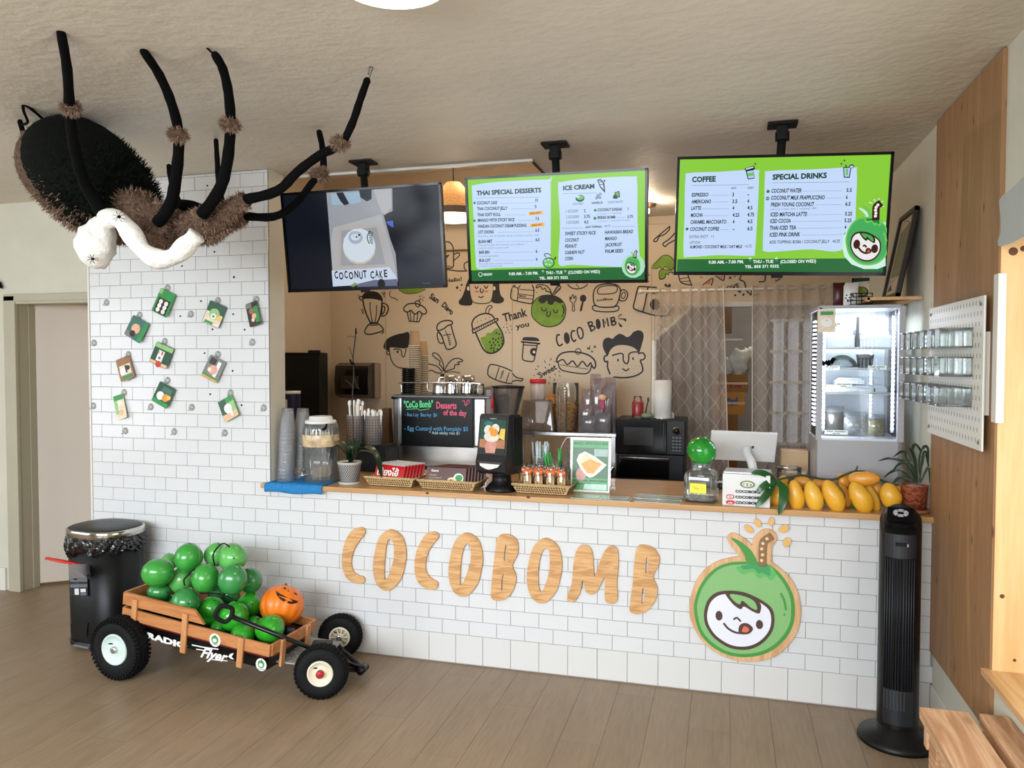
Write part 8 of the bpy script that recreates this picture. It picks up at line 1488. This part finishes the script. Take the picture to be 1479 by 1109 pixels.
b.build('frame', t_); b = MB(Mfr); b.box((0, .012, hF/2), (wF-.01, .006, hF-.01), BLACKM); b.build('backing', t_)
a = Art(Surf(Mfr), -.004, .0004); a.poly([(-wF/2+.02, .02), (wF/2-.02, .02), (wF/2-.02, hF-.02), (-wF/2+.02, hF-.02)], mat('poster_cream', (196, 184, 160), rough=.5), px=False); PG = mat('poster_olive', (120, 126, 96), rough=.6)
a.poly([(-.12, .12), (.12, .12), (.12, .36), (.05, .40), (-.12, .36)], PG, px=False); a.line([(-.12, .10), (-.12, .38), (-.03, .415), (.1, .36), (.13, .2), (.05, .12), (-.1, .10)], .004, INK, px=False); a.poly([(-.13, .05), (-.02, .05), (-.08, .09)], INK, px=False); a.build('print', t_)
for px0, px1, py0, py1, Y, m, lb in [(1203, 1220, 408, 437, .42, mat('maroon_pack', (74, 26, 24), rough=.35), 'dark red snack pack on top of the display fridge'), (1218, 1240, 408, 437, .40, WHP, 'white snack pack with dark flecks on the display fridge'), (1230, 1256, 401, 424, .47, mat('teal_pack', (20, 66, 60), rough=.4), 'green pack picturing pasta on the display fridge')]:
 a0, a1 = at(px0, py1, 'y', Y), at(px1, py0, 'y', Y); w_ = a1.x-a0.x; M = T((a0.x+a1.x)/2, Y, 1.914); h_ = a1.z-1.914; t_ = thing('snack_pack', lb, 'snack pack', (M.translation.x, Y, 1.914)); pillow(M, w_, h_, .035, m, 'pack', t_)
 if m is WHP: a = Art(Surf(M), .0178, .0003); [a.dot((random.uniform(-.03, .01), random.uniform(.02, .06)), .004, BI, px=False) for _ in range(12)]; a.build('print', t_)
 if 'pasta' in lb: a = Art(Surf(M), .0178, .0003); a.poly([(-w_*.42, h_*.1), (w_*.46, h_*.1), (w_*.46, h_*.88), (-w_*.42, h_*.84)], PC['cream'], px=False); a.dot((0, h_*.5), .036, BI, px=False, sy=.8); a.dot((0, h_*.52), .030, mat('pasta_green', (112, 124, 36), rough=.6, var=.5, vs=80), px=False, sy=.75); a.build('print', t_)
q0 = at(1229, 436, 'y', .345); b = MB();
for k in range(4): b.tube([(q0.x, .345, 1.920+k*.018), (q0.x+.10, .345, 1.920+k*.018)], .0022, BLACKM, 5)
for k in range(5): b.tube([(q0.x+k*.025, .345, 1.916), (q0.x+k*.025, .345, 1.976)], .0022, BLACKM, 5)
for k in range(3): b.tube([(q0.x, .345, 1.920+k*.025), (q0.x, .39, 1.920+k*.025)], .002, BLACKM, 5); b.tube([(q0.x+.10, .345, 1.920+k*.025), (q0.x+.10, .39, 1.920+k*.025)], .002, BLACKM, 5)
solo(b, 'wire_rack', 'small black wire rack in front of the snack packs', 'rack')
# ------------------------------------------------------------------ prep table with the espresso machine
t = thing('prep_table', 'steel prep table behind the counter under the espresso machine', 'table', (.3, 1.05, 0)); b = MB(); b.box((.315, 1.05, .895), (1.77, .62, .02), STEEL, bev=.003); b.build('table_top', t)
for x in (-.54, 1.17):
 for y in (.78, 1.32): b = MB(); b.box((x, y, .4425), (.04, .04, .885), STEEL); b.build('leg', t)
YE = .92; e0, e1 = at(570, 573, 'y', YE), at(708, 573, 'y', YE); ez0 = .905; ez1 = e0.z; EX = (e0.x+e1.x)/2; EW = e1.x-e0.x
t = thing('espresso_machine', 'steel espresso machine seen from behind, carrying a chalk menu board', 'espresso machine', (EX, YE+.2, ez0))
b = MB(); b.box((EX, YE+.20, (ez1+1.06)/2), (EW-.02, .38, ez1-1.06), STEEL, bev=.012); b.build('upper_body', t)
b = MB(); b.box((EX+.01, YE+.18, .99), (EW-.05, .30, .15), mat('polished_steel', (232, 232, 228), rough=.24, metal=1, var=.02), bev=.008); b.build('back_panel', t)
for x in (e0.x+.01, e1.x-.01): b = MB(); b.box((x, YE+.215, (ez0+ez1)/2+.01), (.05, .42, ez1-ez0-.03), mat('machine_grey', (112, 112, 112), rough=.3, metal=.5), bev=.012); b.build('side_panel', t)
b = MB(); b.box((EX, YE+.2, ez1+.006), (EW+.01, .44, .02), mat('machine_top', (96, 94, 90), rough=.3, metal=.6), bev=.006); b.build('cup_tray', t)
b = MB(); q0, q1 = at(580, 570, 'y', YE), at(690, 570, 'y', YE); zr = ez1+.015; b.tube(cr([(q0.x, YE, zr), (q0.x, YE, zr+.065), (q0.x+.02, YE, zr+.082), (q1.x-.02, YE, zr+.082), (q1.x, YE, zr+.065), (q1.x, YE, zr)], 3), .0045, CHROME, 8); b.build('cup_rail', t)
for x in (e0.x+.05, e1.x-.05): b = MB(); b.lathe([(.02, 0), (.018, .03)], (x, YE+.08, ez0-.0), BLACK, 12); b.build('foot', t)
cb0, cb1 = at(579.5, 643, 'y', YE-.02), at(683, 573.5, 'y', YE-.02); t_ = thing('chalk_board', 'small black chalk board listing desserts of the day', 'menu board', ((cb0.x+cb1.x)/2, YE-.02, cb0.z)); CB = mat('chalkboard', (8, 11, 11), rough=.3, var=.1, vs=4, spec=.25)
b = MB(); b.box(((cb0.x+cb1.x)/2, YE-.012, (cb0.z+cb1.z)/2), (cb1.x-cb0.x, .014, cb1.z-cb0.z), CB, bev=.006); b.build('board', t_); b = MB(); b.box(((cb0.x+cb1.x)/2, YE-.022, cb0.z+.004), (cb1.x-cb0.x+.01, .02, .008), BLACKM, bev=.002); b.build('ledge', t_)
sb = Surf(T(0, YE-.019, 0)).zoom(400, 540, 4.93); a = Art(sb, .0004, .0002); CHG, CHP, CHB, CHW = [mat('chalk_'+n, c_, rough=.9, emis=None) for n, c_ in (('green', (104, 236, 160)), ('pink', (240, 110, 140)), ('blue', (96, 170, 220)), ('white', (190, 214, 224)))]
a.text('"CoCo Bomb"', (905, 240), (1112, 236), 48, CHG, bold=.03); a.text('Desserts', (1135, 245), (1280, 248), 48, CHP, bold=.03); a.text('of the day', (1185, 292), (1352, 298), 40, CHP, bold=.03); a.line([(1320, 195), (1335, 190), (1340, 225), (1358, 188), (1372, 195), (1345, 228)], .004, CHP); a.line([(925, 252), (1000, 248), (1020, 258), (1085, 248)], .003, CHG)
a.text('- Bua Loy  Bau-loy  $6', (912, 300), (1140, 304), 26, CHB, bold=.01); a.text('- Egg Custard with Pumpkin $5', (908, 400), (1362, 406), 30, CHB, bold=.01); a.text('* Add sticky rice $1', (1085, 428), (1300, 432), 22, CHW, bold=.01); a.build('chalk_writing', t_)
bat(570, 574, YE-.012, .032, 'black paper bat on the corner of the espresso machine', -25)
# things on the machine
zt2 = ez1+.017; KC = mat('kraft_cup', (140, 112, 82), rough=.8, var=.06); KCR = mat('kraft_cup_rim', (216, 200, 170), rough=.7)
def paperstack(px_, py_top, Y, r_, label):
 c = at(px_, 560, 'y', Y); c.z = zt2; top = at(px_, py_top, 'y', Y).z; hcup = .105; n_ = max(3, int((top-zt2-hcup)/.0125)); t_ = thing('paper_cup_stack', label, 'cups', tuple(c), group='stacks of brown paper cups on the espresso machine')
 for i in range(n_+1): z = zt2+i*(top-zt2-hcup)/n_; hh = hcup if i == n_ else .0125*1.6; b = MB(); b.lathe([(r_, z), (r_, z+.003), (r_-.003, z+.003), (r_-.003-hh*.10, z+hh), (0, z+hh)], (c.x, c.y, 0), KC, 20); b.lathe([(r_-.001, z-.001), (r_+.003, z+.001), (r_+.002, z+.004), (r_-.002, z+.004)], (c.x, c.y, 0), KCR, 20, cap=False); b.build('cup', t_)
paperstack(599, 478, 1.12, .044, 'tall stack of upturned brown paper cups on the espresso machine'); paperstack(611, 493, 1.22, .040, 'shorter brown paper cup stack behind the tall one')
t_ = thing('lid_stack', 'stack of black cup lids on the espresso machine, left end', 'lids', tuple(at(590, 560, 'y', 1.05))); c = at(590, 560, 'y', 1.02); c.z = zt2
for i in range(12): z = zt2+i*.0150; b = MB(); b.lathe([(.046, z), (.048, z+.004), (.044, z+.010), (.038, z+.014), (0, z+.014)], (c.x, c.y, 0), BLACKG, 20); b.build('lid', t_)
def pitcher(px_, Y, r_, h_, label, m=CHROME):
 c = at(px_, 560, 'y', Y); c.z = zt2; t_ = thing('milk_pitcher', label, 'pitcher', tuple(c)); b = MB(); b.lathe([(r_*1.02, 0), (r_, .01), (r_*.92, h_*.6), (r_*.85, h_), (r_*.80, h_), (r_*.85, h_*.6), (r_*.9, .01), (0, .008)], tuple(c), m, 28); b.build('body', t_); b = MB(); b.tube(cr([c+Vector((-r_*.9, -.01, h_*.9)), c+Vector((-r_*1.6, -.02, h_*.85)), c+Vector((-r_*1.6, -.02, h_*.3)), c+Vector((-r_*.95, -.01, h_*.2))], 4), .005, m, 8); b.build('handle', t_)
pitcher(634, 1.06, .046, .085, 'small dull pitcher left on the espresso machine', STEEL); pitcher(652, 1.05, .050, .125, 'tall steel milk pitcher in the middle of the cup tray'); pitcher(676, 1.10, .054, .125, 'wide steel milk pitcher at the right of the cup tray');
t_ = thing('glass_cups', 'upturned glass cup on the espresso machine beside the pitchers', 'cup', tuple(at(692, 560, 'y', 1.08))); c = at(693, 560, 'y', 1.08); c.z = zt2; b = MB(); b.lathe([(.034, 0), (.030, .07), (0, .072)], tuple(c), GL, 18); b.build('glass', t_)
# grinder and blender right of it
c = at(727, 600, 'y', 1.0); c.z = .905; t_ = thing('coffee_grinder', 'black coffee grinder with a smoky bean hopper behind the napkin dispenser', 'grinder', tuple(c)); b = MB(); b.box((c.x+.035, c.y, .905+.16), (.13, .2, .32), BLACK, bev=.015); b.build('body', t_); zc_ = at(727, 560, 'y', 1.0).z
b = MB(); b.lathe([(.05, 1.22), (.105, zc_-.02), (.108, zc_-.0)], (c.x+.03, c.y, 0), clear('smoky_hopper', (206, 200, 196), refl=1.4, haze=.12), 28, cap=False); b.build('hopper', t_); b = MB(); b.lathe([(.112, zc_), (.112, zc_+.012), (.04, zc_+.018), (0, zc_+.018)], (c.x+.03, c.y, 0), BLACK, 28); b.build('hopper_lid', t_); b = MB(); b.box((c.x-.075, c.y-.03, zc_-.09), (.07, .12, .20), mat('smoked_panel', (92, 78, 70), rough=.3, coat=.3), bev=.02); b.build('side_cover', t_); b = MB(); b.tube([(c.x-.045, c.y-.10, zc_-.13), (c.x-.043, c.y-.10, zc_-.03)], [.010, .003], RDI, 8); b.build('red_brush', t_)
# shelf with jars
sh0, sh1 = at(750, 621, 'y', 1.45), at(890, 628, 'y', 1.45); zS = .5*(sh0.z+sh1.z); b = MB(); b.box(((sh0.x+sh1.x)/2, 1.62, zS-.012), (sh1.x-sh0.x, .36, .024), STEEL, bev=.003)
for x in (sh0.x+.02, sh1.x-.02): b.box((x, 1.47, zS/2), (.025, .025, zS-.02), STEEL); b.box((x, 1.77, zS/2), (.025, .025, zS-.02), STEEL)
b.box(((sh0.x+sh1.x)/2, 1.62, zS-.30), (sh1.x-sh0.x-.04, .32, .015), DGREY); solo(b, 'steel_rack', 'low steel rack with a dark underside behind the picture sign', 'rack')
YS = 1.56
def jar(px_, pyt, pyb, r_px, m, label, cat='jar', name='storage_jar', lidm=None, fill=None, Y=YS, square=False, taper=1.0):
 c = at(px_, pyb, 'y', Y); k = pw(1, c); top = at(px_, pyt, 'y', Y).z; c.z = zS; r_ = r_px*k; h_ = top-zS; t_ = thing(name, label, cat, tuple(c)); b = MB()
 if square: b.box((c.x, c.y, zS+h_/2), (2*r_, 1.6*r_, h_), m, bev=.01, taper=taper)
 else: b.lathe([(r_*.92, 0), (r_, .008), (r_*taper, h_)], tuple(c), m, 28, cap=False); b.lathe([(0, .003), (r_*.9, .003)], tuple(c), m, 28, cap=False)
 b.build('body', t_)
 if fill: b = MB(); b.lathe([(0, .006), (r_*.88, .006), (r_*.88, h_*fill[1]), (r_*.5, h_*(fill[1]+.08)), (0, h_*(fill[1]+.05))], tuple(c), fill[0], 24); o = b.build('contents', t_); o['kind'] = 'stuff'
 if lidm: b = MB(); b.lathe([(r_*1.04, h_-.004), (r_*1.04, h_+.022), (r_*.9, h_+.026), (0, h_+.026)], tuple(c), lidm, 28); b.build('lid', t_)
 return t_, c, r_, h_
CHIPS = mat('golden_chips', (206, 156, 82), rough=.7, var=.6, vs=50, bump=1, bs=50); HAZ = clear('hazy_plastic', (214, 208, 204), refl=1.4, haze=.45, hazecol=(200, 186, 176))
jar(779, 577, 614, 26, HAZ, 'wide hazy container on the steel rack under the red lidded jar', square=True, taper=.8)
c = at(777, 614, 'y', YS); h_ = at(777, 577, 'y', YS).z-zS; t_ = thing('red_lid_jar', 'red lidded clear jar standing on the hazy container', 'jar', (c.x, YS, zS+h_)); top = at(777, 549, 'y', YS).z; b = MB(); b.lathe([(.052, zS+h_), (.056, zS+h_+.01), (.056, top-.02)], (c.x, c.y, 0), mat('jar_of_sticks', (196, 184, 176), rough=.4, var=.2, vs=60, stretch=(1, 1, .1)), 24); b.build('jar_body', t_); b = MB(); b.lathe([(.060, top-.022), (.060, top+.008), (0, top+.01)], (c.x, c.y, 0), RDI, 28); b.build('lid', t_)
jar(817, 553, 616, 19, clear('big_jar', (240, 240, 236), refl=1.5, haze=.06), 'tall clear jar of golden chips on the steel rack', fill=(CHIPS, .5), Y=YS+.04)
c = at(812, 616, 'y', YS-.09); c.z = zS; t_ = thing('cup_stack', 'tall stack of clear ribbed cups before the chip jar', 'cups', tuple(c)); k = pw(1, c); topz = at(812, 556, 'y', YS-.09).z; n_ = 16
for i in range(n_): z = zS+i*(topz-zS-.02)/n_; b = MB(); b.lathe([(.030, z), (.037, z+.018), (.039, z+.020), (.037, z+.022)], (c.x, c.y, 0), CELL, 18, cap=False); b.build('cup', t_)
b = MB(); c2 = at(797, 575, 'y', YS); t_ = thing('cracker_packs', 'stacked orange brown crackers beside the red lidded jar', 'crackers', (c2.x, YS, c2.z-.03))
for k in range(5): b = MB(); b.box((c2.x, YS-.02, c2.z-.03+k*.014), (.06, .05, .009), mat('cracker', (206, 130, 62), rough=.7), rot=(0, 4, 0)); b.build('cracker', t_)
# tall clear sleeves of bagged sweets
SLV = clear('clear_sleeve', (232, 224, 226), refl=1.7, rough=.12, haze=.30, hazecol=(206, 190, 190)); SLB = clear('grey_sleeve', (206, 204, 210), refl=1.5, rough=.1, haze=.55, hazecol=(170, 166, 170))
for i, (px_, pt, pb, w_px, Y, m) in enumerate([(859, 540, 600, 8, 1.66, SLV), (868, 546, 600, 8, 1.64, SLV), (881, 545, 604, 8, 1.66, SLV), (850, 562, 610, 8, 1.60, SLV), (863, 558, 612, 8, 1.58, SLV), (876, 560, 612, 8, 1.57, SLV), (885, 552, 614, 7, 1.6, SLV), (845, 584, 615, 10, 1.53, SLV), (862, 584, 616, 8, 1.52, SLV), (850, 600, 617, 12, 1.49, SLB), (871, 596, 617, 11, 1.48, SLB)]):
 c = at(px_, pb, 'y', Y); k = pw(1, c); top = at(px_, pt, 'y', Y).z; M = T(c.x, Y, zS) @ RY(random.uniform(-3, 3)); t_ = thing('clear_sleeve', 'clear cellophane sleeve standing in the bundle on the steel rack', 'packaging', (c.x, Y, zS), group='bundle of clear sleeves left of the microwave'); pillow(M, w_px*2*k, top-zS, .04, m, 'film', t_)
t_ = thing('lollipop', 'pink tinted sweet with a cream top among the clear sleeves', 'sweet', tuple(at(871, 580, 'y', 1.46))); c = at(870, 574, 'y', 1.46); b = MB(); b.ell(c, (.030, .02, .022), PC['peach'], seg=14, rings=10); b.build('top', t_); b = MB(); b.box(c+Vector((0, 0, -.05)), (.034, .02, .06), mat('magenta_band', (170, 36, 80), rough=.5), bev=.003); b.build('band', t_)
# microwave over a black oven
YM = 1.48
def appliance(px0, px1, py0, py1, Y, d_, label, cat, name):
 a0, a1 = at(px0, py1, 'y', Y), at(px1, py0, 'y', Y); return a0, a1
a0, a1 = at(888, 655.5, 'y', YM), at(990, 606, 'y', YM); z0_, z1_ = a0.z, at(940, 606, 'y', YM).z; xw = a1.x-a0.x; cx_ = (a0.x+a1.x)/2; z0_ = at(940, 657, 'y', YM).z
zO = .80; slab(cx_-.26, cx_+.62, YM-.04, BY-.02, zO-.03, zO, DGREY, 'back_bench', 'dark bench top carrying the two black ovens', 'bench top')
t_ = thing('black_oven', 'black toaster oven under the microwave', 'oven', (cx_, YM+.2, zO)); b = MB(); b.box((cx_, YM+.2, (zO+z0_)/2), (xw*.97, .38, z0_-zO), BLACK, bev=.008); b.build('body', t_); b = MB(); b.box((cx_-.04, YM+.006, (zO+z0_)/2-.01), (xw*.72, .012, (z0_-zO)*.7), BLACKG, bev=.004); b.build('door', t_); b = MB(); b.tube([(cx_-.2, YM-.03, z0_-.02), (cx_+.13, YM-.03, z0_-.02)], .006, STEEL, 8); b.tube([(cx_-.2, YM, z0_-.02), (cx_-.2, YM-.03, z0_-.02)], .004, STEEL, 6); b.tube([(cx_+.13, YM, z0_-.02), (cx_+.13, YM-.03, z0_-.02)], .004, STEEL, 6); b.build('handle', t_)
t_ = thing('microwave', 'black microwave oven with a round silver dial', 'microwave', (cx_, YM+.2, z0_)); b = MB(); b.box((cx_, YM+.19, (z0_+z1_)/2), (xw, .36, z1_-z0_), BLACK, bev=.008); b.build('body', t_); b = MB(); b.box((cx_-xw*.12, YM+.004, (z0_+z1_)/2), (xw*.72, .014, (z1_-z0_)*.94), BLACKG, bev=.004); b.build('door', t_)
b = MB(); b.box((cx_-xw*.16, YM-.004, (z0_+z1_)/2+.005), (xw*.42, .003, (z1_-z0_)*.5), mat('window_mesh', (18, 17, 17), rough=.2)); b.build('door_window', t_); b = MB(); b.box((cx_+xw*.20, YM-.008, (z0_+z1_)/2), (.008, .014, (z1_-z0_)*.8), DGREY, bev=.003); b.build('handle', t_)
b = MB(); dz = z1_-(z1_-z0_)*.30; b.lathe([(.030, 0), (.028, .008)], (cx_+xw*.38, YM+.002, dz), CHROME, 24, xf=RX(90)); b.lathe([(.022, .008), (.021, .018), (0, .018)], (cx_+xw*.38, YM+.002, dz), BLACK, 24, xf=RX(90)); b.build('dial', t_)
b = MB()
for j in range(5):
 for k in range(3): b.box((cx_+xw*.38+(k-1)*.022, YM+.0, z0_+.035+j*.022), (.014, .004, .008), GREY)
o = b.build('keypad', t_); o['kind'] = 'stuff'
c = at(957, 605, 'y', 1.60); c.z = z1_; k = pw(1, c); t_ = thing('paper_towel_roll', 'white paper towel roll standing on the microwave', 'paper towels', tuple(c)); hR = at(957, 549, 'y', 1.60).z-z1_; b = MB(); b.lathe([(.018, .004), (12.6*k, .004), (12.6*k, hR), (.018, hR), (.018, hR-.02)], tuple(c), mat('paper_white', (230, 226, 218), rough=.95, bump=.3, bs=120), 36, cap=False); b.build('roll', t_); b = MB(); b.lathe([(.07, 0), (.07, .006), (0, .006)], tuple(c), CHROME, 24); b.tube([c, c+Vector((0, 0, hR+.01))], .006, CHROME, 8); b.build('holder', t_)
for px_, pt, r_p, m, lb in [(921, 572, 8.5, mat('red_label_jar', (150, 40, 44), rough=.3), 'glass jar with a red label left on the microwave'), (934, 595, 8, mat('glass_bowl_mat', (120, 140, 110), rough=.3), 'small greenish bowl with a spoon on the microwave'), (970, 593, 4, WHP, 'small white cap beside the paper towel roll')]:
 c = at(px_, 605, 'y', 1.56 if px_ != 970 else 1.66); c.z = z1_; k = pw(1, c); hh = at(px_, pt, 'y', c.y).z-z1_; t_ = thing('small_jar', lb, 'jar', tuple(c)); b = MB()
 if px_ == 921: b.lathe([(r_p*k, .0), (r_p*k, hh*.15)], tuple(c), GL, 20, cap=False); b.lathe([(r_p*k*.98, hh*.15), (r_p*k, hh*.2), (r_p*k, hh*.7), (r_p*k*.9, hh*.75)], tuple(c), m, 20); b.build('label', t_); b = MB(); b.lathe([(r_p*k*.9, hh*.75), (r_p*k*.7, hh*.85), (r_p*k*.7, hh), (r_p*k*.6, hh)], tuple(c), GL, 20, cap=False)
 elif px_ == 934: b.ell(c+Vector((0, 0, hh*.5)), (r_p*k*1.2, r_p*k*1.2, hh*.5), m, seg=18, rings=10); b.build('bowl', t_); b = MB(); b.tube([c+Vector((-.01, -.02, hh*.6)), c+Vector((.01, -.02, hh*2.6))], .005, DGREY, 6); b.ell(c+Vector((.012, -.02, hh*2.9)), (.008, .004, .018), DGREY, seg=10, rings=6)
 else: b.lathe([(r_p*k, 0), (r_p*k, hh*.6), (0, hh)], tuple(c), m, 16)
 b.build('body', t_)
# ------------------------------------------------------------------ left kitchen corner
c = at(555, 640, 'y', .55); c1 = on(537, 0, .56)
c = at(500, 645, 'y', .62); t_ = thing('black_caddy', 'black counter caddy holding two steel canisters', 'caddy', (at(528, 690, 'y', .60).x, .60, ZC)); b = MB(); q = at(528, 650, 'y', .53); zc2 = at(528, 643, 'y', .53).z; b.box((q.x, .62, (ZC+zc2)/2), (.28, .16, zc2-ZC), BLACK, bev=.006); b.build('box', t_)
for px_, lb in ((513, 'perforated steel canister of white plastic spoons'), (540, 'perforated steel canister of wrapped cutlery, beside the spoon one')):
 c = at(px_, 640, 'y', .60); c.z = zc2; hh = at(px_, 600, 'y', .60).z-zc2; canister(c, .057, hh, lb, None)
 for i in range(10 if px_ == 513 else 14):
  a_ = i*2.4; r_ = .04*math.sqrt((i+.5)/14); p = c+Vector((r_*math.cos(a_), r_*math.sin(a_), .01)); L_ = hh+(.075 if px_ == 513 else .012)+random.uniform(-.01, .015); q = c+Vector((r_*1.5*math.cos(a_), r_*1.5*math.sin(a_), L_)); b = MB(); b.tube([p, q], .006, WHP, 6); b.ell(q, (.011, .006, .018), WHP, seg=10, rings=6); tag(recenter(b.build('plastic_spoon' if px_ == 513 else 'wrapped_cutlery')), 'white plastic spoon standing in the left steel canister' if px_ == 513 else 'wrapped white cutlery end in the right steel canister', 'cutlery', 'white spoons in the left canister' if px_ == 513 else 'wrapped cutlery in the right canister')
zf = at(440, 509, 'y', 1.25).z; Mk = T(-1.009, 1.3, 0) @ RZ(12); t_ = thing('black_fridge', 'tall black fridge in the left kitchen corner', 'fridge', (-1.15, 1.38, 0)); b = MB(Mk); b.box((-.139, .11, zf/2), (.278, .19, zf), mat('fridge_black', (10, 11, 10), rough=.5, spec=.2), bev=.01); b.build('body', t_)
b = MB(Mk); b.box((-.139, .007, zf/2+.2), (.276, .014, zf-.46), mat('fridge_door_black', (13, 14, 12), rough=.45, spec=.25), bev=.004); b.build('door', t_); b = MB(Mk); b.box((-.05, .03, zf+.008), (.09, .03, .02), BLACK, bev=.003); b.build('hinge_cover', t_)
q0, q1 = at(483, 576, 'y', BY-.20), at(534, 524, 'y', BY-.20); zc_ = (q0.z+q1.z)/2; t_ = thing('towel_dispenser', 'dark wall mounted paper towel dispenser with a smoky front', 'dispenser', ((q0.x+q1.x)/2, BY-.12, q0.z)); hz = q1.z-q0.z; wz = q1.x-q0.x
P_ = [(-.10, hz*.02), (-.185, hz*.12), (-.20, hz*.5), (-.18, hz*.92), (-.10, hz), (0, hz), (0, 0)]; V = [(q0.x, BY+y, q0.z+z) for y, z in P_]+[(q1.x-.02, BY+y, q0.z+z) for y, z in P_]; n_ = 7; b = MB(); b.add(V, [list(range(n_)), list(range(2*n_-1, n_-1, -1))]+[(i, n_+i, n_+(i+1) % n_, (i+1) % n_) for i in range(n_)], mat('smoky_black', (24, 20, 17), rough=.15, coat=.3)); b.build('cover', t_); b = MB(); b.box((q1.x-.01, BY-.035, zc_), (.03, .07, hz*.98), mat('dispenser_beige', (150, 128, 104), rough=.5), bev=.006); b.build('side_shell', t_); b = MB(); b.box(((q0.x+q1.x)/2-.02, BY-.202, zc_-.01), (wz*.5, .006, hz*.35), mat('smoked_window', (60, 48, 38), rough=.2), bev=.002); b.build('window', t_)
c = at(421, 600, 'y', .95); zt3 = at(421, 566, 'y', .95).z; t_ = thing('blue_tub', 'dark blue and white tub by the black fridge', 'tub', (c.x, .95, .905)); b = MB(); b.box((c.x, .95, .4525), (.2, .2, .905), WHITE2); b.build('stand', t_); b = MB(); b.lathe([(.055, .905), (.06, .91), (.062, zt3-.01), (.064, zt3), (0, zt3)], (c.x, .95, 0), mat('tub_blue', (30, 30, 62), rough=.4), 24); b.build('tub', t_); b = MB(); b.lathe([(.065, zt3-.012), (.065, zt3+.006), (0, zt3+.008)], (c.x, .95, 0), WHP, 24); b.build('lid', t_); b = MB(); b.box((c.x-.02, .888, zt3-.10), (.05, .004, .10), WHP); b.build('label', t_)
c = at(559, 640, 'y', 1.1); t_ = thing('kraft_bag', 'brown paper bag between the canisters and the espresso machine', 'bag', (c.x, 1.1, .905)); zt3 = at(559, 589, 'y', 1.1).z; b = MB(); b.box((c.x, 1.1, (.905+zt3)/2), (.09, .08, zt3-.905), mat('kraft_brown', (112, 84, 56), rough=.8), bev=.006, taper=.6); b.build('bag', t_)
b = MB(); c = at(486, 600, 'y', .9); zt3 = at(486, 585, 'y', .9).z; b.lathe([(.05, .905), (.055, zt3), (.05, zt3)], (max(c.x+.02, -.5), .9, 0), HAZ, 20); solo(b, 'hazy_cup_stack', 'hazy plastic cups behind the spoon canister', 'cups')
